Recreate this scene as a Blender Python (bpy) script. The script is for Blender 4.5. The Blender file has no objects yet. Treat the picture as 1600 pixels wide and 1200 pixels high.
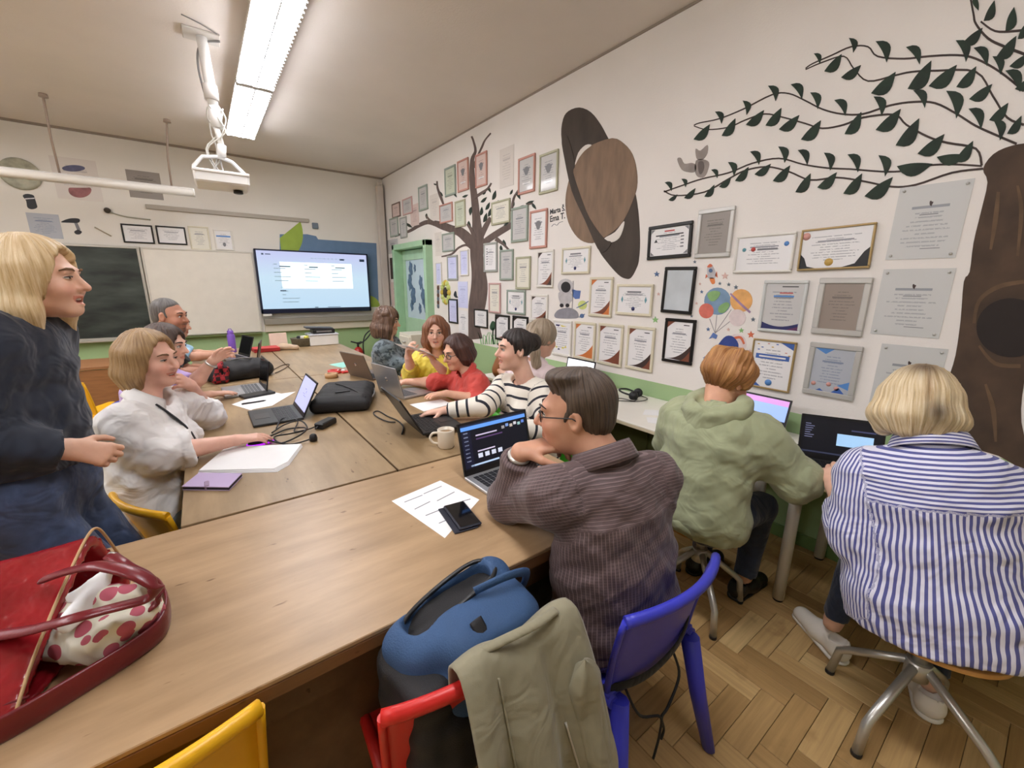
import bpy, bmesh, math, random
import numpy as np
from math import sin, cos, pi, radians, sqrt, atan2
from mathutils import Vector, Matrix, Euler

random.seed(7)
rng = np.random.default_rng(7)
SC = bpy.context.scene
COL = SC.collection

# ------------------------------------------------------------------ camera
CAM_F, CAM_PITCH, CAM_YAW, CAM_ROLL, CAM_H = 645.0, 13.5, 36.6, 0.5, 1.52
_p, _y, _r = radians(CAM_PITCH), radians(CAM_YAW), radians(CAM_ROLL)
FW = Vector((sin(_y) * cos(_p), cos(_y) * cos(_p), -sin(_p)))
_rt = Vector((cos(_y), -sin(_y), 0))
_up = _rt.cross(FW)
RT = (_rt * cos(_r) + _up * sin(_r)).normalized()
UP = RT.cross(FW).normalized()
CAMP = Vector((0, 0, CAM_H))
cam_data = bpy.data.cameras.new('camera')
cam_data.sensor_fit = 'HORIZONTAL'
cam_data.sensor_width = 36.0
cam_data.lens = CAM_F / 1600.0 * 36.0
cam_data.clip_start = 0.02
cam = bpy.data.objects.new('camera', cam_data)
COL.objects.link(cam)
M3 = Matrix((RT, UP, -FW)).transposed()
cam.matrix_world = Matrix.Translation(CAMP) @ M3.to_4x4()
SC.camera = cam

# ------------------------------------------------------------------ world and exposure
world = bpy.data.worlds.new('world')
SC.world = world
world.use_nodes = True
world.node_tree.nodes['Background'].inputs[0].default_value = (0.9, 0.88, 0.85, 1)
world.node_tree.nodes['Background'].inputs[1].default_value = 0.25
SC.view_settings.view_transform = 'Standard'
SC.view_settings.look = 'None'
SC.view_settings.gamma = 1.0
SC.view_settings.exposure = 1.40
SC.view_settings.use_curve_mapping = False
SC.cycles.max_bounces = 6
SC.cycles.diffuse_bounces = 4
SC.cycles.glossy_bounces = 2
SC.cycles.caustics_reflective = False
SC.cycles.caustics_refractive = False
LAMP_POWER = 13.0          # emission strength of the ceiling tubes (their diffusers are the room's lamps)

# room dimensions (metres); the camera stands at x = y = 0
XR, YB, ZC = 2.73, 7.40, 3.25
XL, YF = -4.2, -2.6
TZ = 0.75                  # table tops
BZ = 0.68                  # wall bench top


def ray(px, py):
    return (FW * CAM_F + RT * (px - 800) + UP * (600 - py)).normalized()


def onz(px, py, z):
    d = ray(px, py)
    return CAMP + d * ((z - CAM_H) / d.z)


def onx(px, py, x):
    d = ray(px, py)
    return CAMP + d * (x / d.x)


def ony(px, py, y):
    d = ray(px, py)
    return CAMP + d * (y / d.y)


def ont(px, py, t):
    return CAMP + ray(px, py) * t


def proj(P):
    v = Vector(P) - CAMP
    z = v.dot(FW)
    return (800 + CAM_F * v.dot(RT) / z, 600 - CAM_F * v.dot(UP) / z, z)


# ------------------------------------------------------------------ materials
def lin(c):
    def f(u):
        u /= 255.0
        return u / 12.92 if u <= 0.04045 else ((u + 0.055) / 1.055) ** 2.4
    return (f(c[0]), f(c[1]), f(c[2]), 1.0)


MATS = {}


class NT:
    """small node-tree helper"""
    def __init__(s, name):
        m = bpy.data.materials.new(name)
        m.use_nodes = True
        s.m = m
        s.t = m.node_tree
        s.b = s.t.nodes['Principled BSDF']

    def n(s, kind, **kw):
        nd = s.t.nodes.new(kind)
        for k, v in kw.items():
            if k.startswith('i_'):
                nd.inputs[k[2:].replace('_', ' ')].default_value = v
            else:
                setattr(nd, k, v)
        return nd

    def l(s, a, ao, b, bi):
        s.t.links.new(a.outputs[ao], b.inputs[bi])

    def ramp(s, stops):
        r = s.n('ShaderNodeValToRGB')
        e = r.color_ramp.elements
        e[0].position, e[0].color = stops[0]
        e[1].position, e[1].color = stops[-1]
        for p, c in stops[1:-1]:
            x = e.new(p)
            x.color = c
        return r


def mat(name, rgb, rough=0.6, metal=0.0, var=0.0, scale=8.0, bump=0.0, bscale=60.0, stretch=None, spec=None,
        emit=0.0, alpha=None, sheen=0.0, trans=0.0):
    """procedural material: base colour broken by noise, fine noise bump"""
    if name in MATS:
        return MATS[name]
    k = NT(name)
    c = lin(rgb)
    b = k.b
    b.inputs['Roughness'].default_value = rough
    b.inputs['Metallic'].default_value = metal
    if spec is not None:
        b.inputs['Specular IOR Level'].default_value = spec
    if trans:
        b.inputs['Transmission Weight'].default_value = trans
    if sheen:
        b.inputs['Sheen Weight'].default_value = sheen
    tc = k.n('ShaderNodeTexCoord')
    mp = k.n('ShaderNodeMapping')
    k.l(tc, 'Object', mp, 'Vector')
    if stretch:
        mp.inputs['Scale'].default_value = stretch
    v = max(var, 0.02)
    nz = k.n('ShaderNodeTexNoise', i_Scale=scale, i_Detail=4.0)
    k.l(mp, 'Vector', nz, 'Vector')
    r = k.ramp([(0.3, tuple(x * (1 - v) for x in c[:3]) + (1,)), (0.7, tuple(min(1, x * (1 + v)) for x in c[:3]) + (1,))])
    k.l(nz, 'Fac', r, 'Fac')
    k.l(r, 'Color', b, 'Base Color')
    if emit:
        k.l(r, 'Color', b, 'Emission Color')
        b.inputs['Emission Strength'].default_value = emit
    if bump:
        n2 = k.n('ShaderNodeTexNoise', i_Scale=bscale, i_Detail=3.0)
        k.l(mp, 'Vector', n2, 'Vector')
        bp = k.n('ShaderNodeBump', i_Strength=bump, i_Distance=0.01)
        k.l(n2, 'Fac', bp, 'Height')
        k.l(bp, 'Normal', b, 'Normal')
    if alpha is not None:
        b.inputs['Alpha'].default_value = alpha
    MATS[name] = k.m
    return k.m


# ------------------------------------------------------------------ objects
def link(o, parent=None):
    COL.objects.link(o)
    if parent is not None:
        o.parent = parent
    return o


def tag(o, label=None, cat=None, group=None, kind=None):
    if label:
        o['label'] = label
    if cat:
        o['category'] = cat
    if group:
        o['group'] = group
    if kind:
        o['kind'] = kind
    return o


def empty(name, loc=(0, 0, 0), rz=0.0, label=None, cat=None, group=None):
    o = bpy.data.objects.new(name, None)
    o.empty_display_size = 0.05
    o.location = loc
    o.rotation_euler = (0, 0, rz)
    link(o)
    return tag(o, label, cat, group)


def copy_tree(o, parent=None):
    c = o.copy()
    COL.objects.link(c)
    c.parent = parent
    for ch in [x for x in CH.get(o.name, [])]:
        d = copy_tree(ch, c)
        CH.setdefault(c.name, []).append(d)
    return c


CH = {}


class MB:
    """collects polygons, builds ONE mesh object"""
    def __init__(s):
        s.v, s.f, s.sm = [], [], []

    def add(s, vs, fs, M=None, smooth=False):
        o = len(s.v)
        if M is not None:
            vs = [M @ Vector(p) for p in vs]
        s.v += [tuple(p) for p in vs]
        s.f += [tuple(i + o for i in f) for f in fs]
        s.sm += [smooth] * len(fs)
        return s

    def box(s, c, d, M=None, ch=0.0):
        """box centred at c with full size d; ch = chamfer"""
        cx, cy, cz = c
        a, b, e = d[0] / 2, d[1] / 2, d[2] / 2
        if ch <= 0:
            vs = [(cx + i * a, cy + j * b, cz + k * e) for i in (-1, 1) for j in (-1, 1) for k in (-1, 1)]
            fs = [(0, 1, 3, 2), (4, 6, 7, 5), (0, 4, 5, 1), (2, 3, 7, 6), (0, 2, 6, 4), (1, 5, 7, 3)]
            return s.add(vs, fs, M)
        ch = min(ch, a * .99, b * .99, e * .99)
        vs, idx = [], {}
        for i in (-1, 1):
            for j in (-1, 1):
                for k in (-1, 1):
                    for ax in range(3):
                        p = [i * a, j * b, k * e]
                        for q in range(3):
                            if q != ax:
                                p[q] -= (i, j, k)[q] * ch
                        idx[(i, j, k, ax)] = len(vs)
                        vs.append((cx + p[0], cy + p[1], cz + p[2]))
        fs = []
        for ax in range(3):
            o1, o2 = [(1, 2), (2, 0), (0, 1)][ax]
            for sg in (-1, 1):
                q = []
                for (u, w) in ((-1, -1), (1, -1), (1, 1), (-1, 1)):
                    t = [0, 0, 0]
                    t[ax], t[o1], t[o2] = sg, u, w
                    q.append(idx[(t[0], t[1], t[2], ax)])
                fs.append(tuple(q if sg > 0 else q[::-1]))
        for ax in range(3):
            o1, o2 = [(1, 2), (2, 0), (0, 1)][ax]
            for u in (-1, 1):
                for w in (-1, 1):
                    def g(sa, which):
                        t = [0, 0, 0]
                        t[ax], t[o1], t[o2] = sa, u, w
                        return idx[(t[0], t[1], t[2], which)]
                    q = [g(-1, o1), g(1, o1), g(1, o2), g(-1, o2)]
                    fs.append(tuple(q if u * w < 0 else q[::-1]))
        for i in (-1, 1):
            for j in (-1, 1):
                for k in (-1, 1):
                    q = [idx[(i, j, k, 0)], idx[(i, j, k, 1)], idx[(i, j, k, 2)]]
                    fs.append(tuple(q if i * j * k > 0 else q[::-1]))
        return s.add(vs, fs, M)

    def tube(s, pts, r, n=8, cap=True, M=None, flat=None, closed=False):
        """round tube along a polyline; r a number or list; flat=(axis vector, ratio)"""
        P = [Vector(p) for p in pts]
        R = r if isinstance(r, (list, tuple)) else [r] * len(P)
        vs, fs = [], []
        prev = None
        L = len(P)
        for i, p in enumerate(P):
            if closed:
                t = (P[(i + 1) % L] - P[i - 1]).normalized()
            else:
                t = ((P[min(i + 1, L - 1)] - P[max(i - 1, 0)])).normalized()
            if prev is None:
                a = Vector((0, 0, 1)) if abs(t.z) < 0.9 else Vector((1, 0, 0))
                if flat:
                    a = Vector(flat[0])
                u = (a - t * a.dot(t)).normalized()
            else:
                u = prev - t * prev.dot(t)
                if flat:
                    u = Vector(flat[0]) - t * Vector(flat[0]).dot(t)
                u.normalize()
            prev = u
            w = t.cross(u)
            k = flat[1] if flat else 1.0
            for j in range(n):
                an = 2 * pi * j / n
                vs.append(p + u * cos(an) * R[i] * k + w * sin(an) * R[i])
        for i in range(L if closed else L - 1):
            i2 = (i + 1) % L
            for j in range(n):
                fs.append((i * n + j, i * n + (j + 1) % n, i2 * n + (j + 1) % n, i2 * n + j))
        s.add(vs, fs, M, True)
        if cap and not closed:
            o = len(s.v) - len(vs)
            s.f += [tuple(o + j for j in range(n))[::-1], tuple(o + (L - 1) * n + j for j in range(n))]
            s.sm += [False, False]
        return s

    def lathe(s, prof, n=20, M=None, a0=0, a1=2 * pi):
        """profile [(r, z)] turned about z"""
        vs, fs = [], []
        full = abs(a1 - a0 - 2 * pi) < 1e-6
        m = n if full else n + 1
        for (r, z) in prof:
            for j in range(m):
                an = a0 + (a1 - a0) * j / n
                vs.append((max(r, 1e-4) * cos(an), max(r, 1e-4) * sin(an), z))
        for i in range(len(prof) - 1):
            for j in range(n):
                j2 = (j + 1) % m
                fs.append((i * m + j, i * m + j2, (i + 1) * m + j2, (i + 1) * m + j))
        return s.add(vs, fs, M, True)

    def prism(s, poly, h0, h1, M=None):
        """2-D polygon extruded along local z"""
        n = len(poly)
        area = sum(poly[i][0] * poly[(i + 1) % n][1] - poly[(i + 1) % n][0] * poly[i][1] for i in range(n))
        if area < 0:
            poly = poly[::-1]
        vs = [(x, y, h0) for x, y in poly] + [(x, y, h1) for x, y in poly]
        fs = [tuple(range(n))[::-1], tuple(range(n, 2 * n))]
        fs += [(i, (i + 1) % n, n + (i + 1) % n, n + i) for i in range(n)]
        return s.add(vs, fs, M)

    def grid(s, fn, nu, nv, M=None, smooth=True, cu=False, cv=False):
        vs = [fn(i / (nu if cu else nu - 1), j / (nv if cv else nv - 1)) for i in range(nu) for j in range(nv)]
        fs = []
        for i in range(nu if cu else nu - 1):
            for j in range(nv if cv else nv - 1):
                i2, j2 = (i + 1) % nu, (j + 1) % nv
                fs.append((i * nv + j, i2 * nv + j, i2 * nv + j2, i * nv + j2))
        return s.add(vs, fs, M, smooth)

    def mesh(s, name, m=None):
        me = bpy.data.meshes.new(name)
        me.from_pydata([tuple(p) for p in s.v], [], s.f)
        me.polygons.foreach_set('use_smooth', s.sm)
        if m is not None:
            for q in (m if isinstance(m, (list, tuple)) else [m]):
                me.materials.append(q)
        me.update()
        return me

    def build(s, name, m, parent=None, loc=None, solid=0.0, bevel=0.0, subsurf=0):
        o = bpy.data.objects.new(name, s.mesh(name, m))
        link(o, parent)
        if loc is not None:
            o.location = loc
        if parent is not None:
            CH.setdefault(parent.name, []).append(o)
        if solid:
            q = o.modifiers.new('solid', 'SOLIDIFY')
            q.thickness = solid
            q.offset = 0
        if bevel:
            q = o.modifiers.new('bevel', 'BEVEL')
            q.width = bevel
            q.segments = 2
        if subsurf:
            q = o.modifiers.new('sub', 'SUBSURF')
            q.levels = q.render_levels = subsurf
        return o


def frame_M(o, x, y, z):
    """matrix with origin o and axes x, y, z"""
    m = Matrix((Vector(x), Vector(y), Vector(z))).transposed().to_4x4()
    m.translation = Vector(o)
    return m


def smooth_path(P, n=4):
    """Catmull-Rom through the points"""
    P = [Vector(p) for p in P]
    out = []
    for i in range(len(P) - 1):
        a, b, c, d = P[max(i - 1, 0)], P[i], P[i + 1], P[min(i + 2, len(P) - 1)]
        for k in range(n):
            t = k / n
            out.append(0.5 * ((2 * b) + (c - a) * t + (2 * a - 5 * b + 4 * c - d) * t * t + (3 * b - a - 3 * c + d) * t ** 3))
    out.append(P[-1])
    return out


def struct(name, mb, m, parent=None):
    o = mb.build(name, m, parent)
    if parent is None:
        o['kind'] = 'structure'
    return o

# ================================================================== THE ROOM
def wall_paint(name, rgb, green_z=None, green=(160, 188, 138)):
    """emulsion with fine roller relief and faint scuffs; optional oil-paint dado below green_z"""
    k = NT(name)
    tc = k.n('ShaderNodeTexCoord')
    nz = k.n('ShaderNodeTexNoise', i_Scale=1.3, i_Detail=5.0)
    k.l(tc, 'Object', nz, 'Vector')
    c = lin(rgb)
    r = k.ramp([(0.3, tuple(x * .95 for x in c[:3]) + (1,)), (0.7, tuple(min(1, x * 1.03) for x in c[:3]) + (1,))])
    k.l(nz, 'Fac', r, 'Fac')
    out = r
    if green_z:
        sx = k.n('ShaderNodeSeparateXYZ')
        k.l(tc, 'Object', sx, 'Vector')
        lt = k.n('ShaderNodeMath', operation='LESS_THAN')
        lt.inputs[1].default_value = green_z
        k.l(sx, 'Z', lt, 0)
        mx = k.n('ShaderNodeMix', data_type='RGBA')
        k.l(lt, 'Value', mx, 'Factor')
        k.l(r, 'Color', mx, 'A')
        mx.inputs['B'].default_value = lin(green)
        k.t.links.new(mx.outputs['Result'], k.b.inputs['Base Color'])
    else:
        k.l(r, 'Color', k.b, 'Base Color')
    n2 = k.n('ShaderNodeTexNoise', i_Scale=90.0, i_Detail=3.0)
    k.l(tc, 'Object', n2, 'Vector')
    bp = k.n('ShaderNodeBump', i_Strength=0.12, i_Distance=0.01)
    k.l(n2, 'Fac', bp, 'Height')
    k.l(bp, 'Normal', k.b, 'Normal')
    k.b.inputs['Roughness'].default_value = 0.75
    return k.m


M_WALL_R = wall_paint('wall_paint_right', (232, 226, 220), 0.80)
M_WALL_B = wall_paint('wall_paint_back', (230, 225, 216), 0.78)
M_WALL = wall_paint('wall_paint_plain', (224, 218, 208), 0.80)
M_CEIL = wall_paint('ceiling_paint', (230, 222, 216))

# parquet: herringbone of single blocks, tone of each block from the object's random value
def parquet_mat(name, per_object):
    k = NT(name)
    tc = k.n('ShaderNodeTexCoord')
    if per_object:
        oi = k.n('ShaderNodeObjectInfo')
        src = (oi, 'Random')
    else:
        at = k.n('ShaderNodeAttribute', attribute_name='tone')
        src = (at, 'Fac')
    r = k.ramp([(0.0, lin((160, 126, 80))), (0.35, lin((180, 145, 95))), (0.7, lin((194, 160, 108))), (1.0, lin((208, 177, 124)))])
    k.l(src[0], src[1], r, 'Fac')
    mp = k.n('ShaderNodeMapping')
    mp.inputs['Scale'].default_value = (3, 60, 10) if per_object else (25, 25, 10)
    k.l(tc, 'Object', mp, 'Vector')
    ad = k.n('ShaderNodeVectorMath', operation='ADD')
    k.l(mp, 'Vector', ad, 0)
    if per_object:
        sc = k.n('ShaderNodeVectorMath', operation='SCALE')
        k.l(oi, 'Location', sc, 0)
        sc.inputs['Scale'].default_value = 37.0
        k.l(sc, 'Vector', ad, 1)
    nz = k.n('ShaderNodeTexNoise', i_Scale=1.0, i_Detail=6.0, i_Roughness=0.6)
    k.l(ad, 'Vector', nz, 'Vector')
    r2 = k.ramp([(0.3, (0.72, 0.70, 0.66, 1)), (0.65, (1.05, 1.05, 1.05, 1))])
    k.l(nz, 'Fac', r2, 'Fac')
    mx = k.n('ShaderNodeMix', data_type='RGBA', blend_type='MULTIPLY')
    mx.inputs['Factor'].default_value = 0.8
    k.l(r, 'Color', mx, 'A')
    k.l(r2, 'Color', mx, 'B')
    # dark stains of their own shape
    n3 = k.n('ShaderNodeTexNoise', i_Scale=5.0, i_Detail=4.0)
    ge = k.n('ShaderNodeNewGeometry')
    k.l(ge, 'Position', n3, 'Vector')
    r3 = k.ramp([(0.24, (0.6, 0.53, 0.45, 1)), (0.36, (1, 1, 1, 1))])
    k.l(n3, 'Fac', r3, 'Fac')
    m2 = k.n('ShaderNodeMix', data_type='RGBA', blend_type='MULTIPLY')
    m2.inputs['Factor'].default_value = 1.0
    k.t.links.new(mx.outputs['Result'], m2.inputs['A'])
    k.l(r3, 'Color', m2, 'B')
    k.t.links.new(m2.outputs['Result'], k.b.inputs['Base Color'])
    k.b.inputs['Roughness'].default_value = 0.42
    bp = k.n('ShaderNodeBump', i_Strength=0.15, i_Distance=0.004)
    k.l(nz, 'Fac', bp, 'Height')
    k.l(bp, 'Normal', k.b, 'Normal')
    return k.m


mb = MB()
mb.box(((XL + XR) / 2, (YF + YB) / 2, -0.06), (XR - XL, YB - YF, 0.08))
floor = struct('floor', mb, mat('floor_bitumen', (70, 50, 32), 0.8, var=.2))
tag(floor, 'herringbone oak parquet floor')
PW, PL, PT = 0.0845, 0.300, 0.018
bm_me = MB().box((0, 0, -PT / 2), (PL - .0016, PW - .0016, PT), ch=0.0012).mesh('parquet_block', parquet_mat('oak_parquet_block', True))
far_v, far_tone, blocks = MB(), [], []
OX, OY = 1.64 - PL, 0.28 + PW
for kb in range(-22, 24):
    for ka in range(-60, 130):
        bx0, by0 = OX + ka * PW + kb * PL, OY - ka * PW + kb * PL
        for kind in (0, 1):
            if kind == 0:
                cx, cy, rz = bx0 + PL / 2, by0 - PW / 2, 0.0
            else:
                cx, cy, rz = bx0 + PL + PW / 2, by0 - PW + PL / 2, pi / 2
            if not (XL - .1 < cx < XR + .1 and YF - .1 < cy < YB + .1):
                continue
            u, w, z = proj((cx, cy, 0))
            vis = z > 0.1 and -60 < u < 1660 and 480 < w < 1270
            blocks.append((0 if (vis and u > 850 and w > 740) else 1, z if vis else 99, cx, cy, rz, vis))
blocks.sort()
for i, (pri, z, cx, cy, rz, vis) in enumerate(blocks):
    if i < 290 and pri == 0:
        o = bpy.data.objects.new('parquet_block', bm_me)
        link(o, floor)
        o.location = (cx, cy, 0)
        o.rotation_euler = (0, 0, rz)
    else:
        n0 = len(far_v.f)
        hx, hy = (PL / 2 - .0008, PW / 2 - .0008) if rz == 0 else (PW / 2 - .0008, PL / 2 - .0008)
        far_v.add([(cx - hx, cy - hy, 0), (cx + hx, cy - hy, 0), (cx + hx, cy + hy, 0), (cx - hx, cy + hy, 0)], [(0, 1, 2, 3)])
        far_tone.append(random.random())
rest = far_v.build('parquet_blocks_rest', parquet_mat('oak_parquet_rest', False), floor)
rest['kind'] = 'stuff'
at = rest.data.attributes.new('tone', 'FLOAT', 'FACE')
at.data.foreach_set('value', far_tone)
q = rest.modifiers.new('solid', 'SOLIDIFY')
q.thickness = PT
q.offset = -1

T = 0.12
struct('ceiling', MB().box(((XL + XR) / 2, (YF + YB) / 2, ZC + T / 2), (XR - XL + 2 * T, YB - YF + 2 * T, T)), M_CEIL)
# door opening in the right wall, near the far corner
DY0, DY1, DZ1 = 4.95, 6.02, 2.08
d0, d1 = onx(680, 520, XR), onx(629, 520, XR)
DY0, DY1 = d0.y, d1.y
DZ1 = onx(655, 378, XR).z
mb = MB()
mb.box((XR + T / 2, (YF + DY0) / 2, ZC / 2 - .05), (T, DY0 - YF, ZC + .1))
mb.box((XR + T / 2, (DY1 + YB + T) / 2, ZC / 2 - .05), (T, YB + T - DY1, ZC + .1))
mb.box((XR + T / 2, (DY0 + DY1) / 2, (ZC + DZ1) / 2), (T, DY1 - DY0, ZC - DZ1))
wall_right = struct('wall_right', mb, M_WALL_R)
struct('wall_back', MB().box(((XL + XR) / 2, YB + T / 2, ZC / 2 - .05), (XR - XL, T, ZC + .1)), M_WALL_B)
struct('wall_left', MB().box((XL - T / 2, (YF + YB) / 2, ZC / 2 - .05), (T, YB - YF, ZC + .1)), M_WALL)
struct('wall_front', MB().box(((XL + XR) / 2, YF - T / 2, ZC / 2 - .05), (XR - XL, T, ZC + .1)), M_WALL)
# thin grey trim strip where the back and right walls meet the ceiling
M_TRIM = mat('trim_grey', (150, 138, 126), .7)
struct('trim_1', MB().box(((XL + XR) / 2, YB - .012, ZC - .012), (XR - XL, .024, .024)), M_TRIM)
struct('trim_2', MB().box((XR - .004, (YF + YB) / 2, ZC - .008), (.008, YB - YF, .016)), M_TRIM)
# pipe chase in the corner
pc = onx(594, 300, XR)
struct('trim_3', MB().box((XR - .09, YB - .08, 1.55), (.10, .10, 3.1), ch=.006).box((XR - .09, YB - .08, 3.13), (.06, .06, .06)),
       mat('pipe_chase_paint', (206, 196, 186), .6))
struct('baseboard_right', MB().box((XR - .009, (YF + DY0) / 2, .04), (.018, DY0 - YF - .1, .08), ch=.004), mat('baseboard_paint', (112, 140, 84), .5))
struct('baseboard_back', MB().box(((XL + XR) / 2, YB - .009, .04), (XR - XL - .04, .018, .08), ch=.004), MATS['baseboard_paint'])

# door: green frame, green leaf with a frosted pane carrying blue flower stickers
M_DGREEN = mat('door_green_gloss', (168, 206, 168), .35, var=.05)
M_DGREEN2 = mat('door_green_leaf', (176, 210, 178), .4, var=.05)
door = empty('door_1', (XR, (DY0 + DY1) / 2, 0))
door['kind'] = 'structure'
tag(door, 'pale green door with a frosted blue-stickered pane beside the corner')
w = DY1 - DY0
fr = MB()
for sy in (-1, 1):
    fr.box((-.015, sy * (w / 2 - .04), DZ1 / 2), (.19, .08, DZ1), ch=.006)
fr.box((-.015, 0, DZ1 - .04), (.19, w, .08), ch=.006)
fr.build('door_frame', M_DGREEN, door)
lw = w - .17
leaf = MB()
z0, z1 = 0.98, DZ1 - .24
leaf.box((.05, 0, z0 / 2), (.04, lw, z0), ch=.004)
leaf.box((.05, 0, (z1 + DZ1 - .09) / 2), (.04, lw, DZ1 - .09 - z1), ch=.004)
for sy in (-1, 1):
    leaf.box((.05, sy * (lw / 2 - .05), (z0 + z1) / 2), (.04, .10, z1 - z0))
lf = leaf.build('door_leaf', M_DGREEN2, door)
MB().box((.05, 0, (z0 + z1) / 2), (.012, lw - .20, z1 - z0)).build('pane', mat('frosted_glass', (196, 214, 224), .35, var=.06, scale=3), lf)
M_STK = mat('blue_flower_sticker', (84, 110, 140), .5, var=.25, scale=20)
for (uy, uz, s) in ((.28, .85, .10), (.34, .62, .11), (.22, .40, .13), (.30, .22, .08), (-.12, .62, .09), (-.2, .40, .11), (-.05, .18, .07), (.1, .86, .05), (-.28, .25, .10)):
    pts = []
    for j in range(18):
        an = 2 * pi * j / 18
        rr = s * (0.62 + .38 * abs(sin(2.5 * an)))
        pts.append((rr * cos(an) * .8, rr * sin(an) * 1.3))
    yy, zz = uy * (lw - .2), z0 + uz * (z1 - z0)
    MB().prism(pts, 0, .003, frame_M((.041, yy, zz), (0, -1, 0), (0, 0, 1), (-1, 0, 0))).build('flower_sticker', M_STK, lf)
hd = MB()
hd.tube([(.03, -lw / 2 + .06, 1.02), (-.02, -lw / 2 + .06, 1.02), (-.025, -lw / 2 + .16, 1.02)], .009)
hd.build('door_handle', mat('brushed_metal', (180, 178, 174), .3, 1.0), lf)
struct('trim_4', MB().box((XR + T + .02, (DY0 + DY1) / 2, DZ1 / 2), (.03, w + .2, DZ1 + .1)), mat('corridor_grey', (176, 190, 182), .8))

# ================================================================== CEILING LAMPS
def emit_mat(name, rgb, strength):
    if name in MATS:
        return MATS[name]
    k = NT(name)
    k.b.inputs['Base Color'].default_value = lin(rgb)
    k.b.inputs['Emission Color'].default_value = lin(rgb)
    k.b.inputs['Emission Strength'].default_value = strength
    MATS[name] = k.m
    return k.m


M_TUBE = emit_mat('lamp_diffuser_glow', (250, 250, 255), LAMP_POWER)
M_HOUSE = mat('lamp_housing_white', (205, 200, 194), .45)
M_LOUV = mat('lamp_louvre', (226, 226, 228), .3, .3)


def ceiling_lamp(x, y0, y1, label):
    L = y1 - y0
    t = empty('ceiling_lamp', (x, (y0 + y1) / 2, ZC), 0, label, 'ceiling lamp', 'fluorescent ceiling lamps in rows')
    h = MB()
    h.box((0, 0, -.045), (.17, L - .01, .09), ch=.006)
    h.box((0, L / 2 - .012, -.105), (.27, .012, .05))
    h.box((0, -L / 2 + .012, -.105), (.27, .012, .05))
    h.box((0, 0, -.082), (.27, L - .01, .012))
    h.build('housing', M_HOUSE, t)
    for s in (-1, 1):
        MB().box((s * .0655, 0, -.112), (.112, L - .05, .044), ch=.012).build('diffuser', M_TUBE, t)
        MB().box((s * .131, 0, -.092), (.006, L - .012, .018)).build('side_rail', M_HOUSE, t)
    MB().box((0, 0, -.122), (.012, L - .03, .03), ch=.003).build('center_rail', M_LOUV, t)
    lv = MB()
    n = int(L / .055)
    for i in range(n):
        yy = -L / 2 + .03 + (L - .06) * i / (n - 1)
        for s in (-1, 1):
            lv.box((s * .118, yy, -.134), (.022, .006, .010))
            lv.box((s * .013, yy, -.134), (.020, .006, .010))
    o = lv.build('louvre_fins', M_LOUV, t)
    o['kind'] = 'stuff'
    return t


ceiling_lamp(.61, 4.52, 6.02, 'long white twin-tube ceiling lamp right of the projector, far section')
ceiling_lamp(.61, 3.00, 4.48, 'long white twin-tube ceiling lamp at the top edge, section nearest the viewer')
for (x, y, lb) in ((.61, .55, 'overhead of the viewer, right row'), (-2.2, 5.27, 'in the left row beside the back wall'), (-2.2, 3.74, 'in the left row, second from the back wall'),
                   (-2.2, 2.2, 'in the left row, third from the back wall'), (-2.2, .55, 'in the left row, farthest from the back wall')):
    ceiling_lamp(x, y - .74, y + .74, 'added unseen twin-tube ceiling lamp ' + lb)  # these lamps are out of view, added to light the room

# ================================================================== PROJECTOR
M_WHITE = mat('white_plastic', (232, 230, 226), .4)
M_GREYPL = mat('grey_plastic', (120, 118, 116), .5)
M_BLACK = mat('black_plastic', (22, 22, 24), .42)
M_CABLE = mat('black_cable', (16, 15, 16), .5)
M_WCABLE = mat('white_cable', (206, 202, 194), .5)
PY = 3.95
pb = [ony(*p, PY) for p in ((300, 256), (389, 271), (390, 296), (310, 286))]
pc = (pb[0] + pb[1] + pb[2] + pb[3]) / 4
pr = empty('projector', (pc.x, PY + .16, pc.z), radians(-2), 'white ceiling projector on an articulated arm left of the lamp', 'projector')
pw = (pb[1] - pb[0]).length
MB().box((0, 0, 0), (pw, .34, .085), ch=.012).build('body', M_WHITE, pr)
MB().box((0, -.172, .035), (pw * 1.02, .012, .02), ch=.004).build('front_lip', M_WHITE, pr)
MB().box((0, 0, .05), (pw * .55, .22, .012), ch=.003).build('top_panel', mat('dark_blue_panel', (40, 42, 70), .4), pr)
MB().lathe([(0, 0), (.032, 0), (.034, .02), (.026, .024), (0, .02)], 18, Matrix.Translation((.1, .05, -.045)) @ Matrix.Rotation(pi, 4, 'X')).build('lens', M_BLACK, pr)
b = MB()
hw = pw / 2 - .01
br = [(-hw, 0, .03), (-hw, 0, .09), (-hw + .06, 0, .16), (0, 0, .175), (hw - .08, 0, .15), (hw, 0, .07), (hw, 0, .03)]
b.tube(br, .013, 8)
b.build('bracket', M_WHITE, pr)
dz = ZC - pc.z
ps = MB()
ps.tube([(.02, 0, .17), (.03, .0, .26)], [.028, .03], 12)
ps.tube([(.03, 0, .26), (.01, .02, .40)], .020, 10)
ps.tube([(.02, .02, .38), (.015, .02, .52)], .038, 12)
ps.tube([(.015, .02, .50), (.0, .02, dz)], .034, 12)
ps.build('pole', M_WHITE, pr)
MB().tube([(.01, .02, .56), (.008, .02, .66)], .046, 12).build('pole_clamp', M_HOUSE, pr)
MB().box((0, .02, dz - .008), (.22, .18, .014), ch=.004).build('ceiling_plate', M_HOUSE, pr)
cb = MB()
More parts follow.
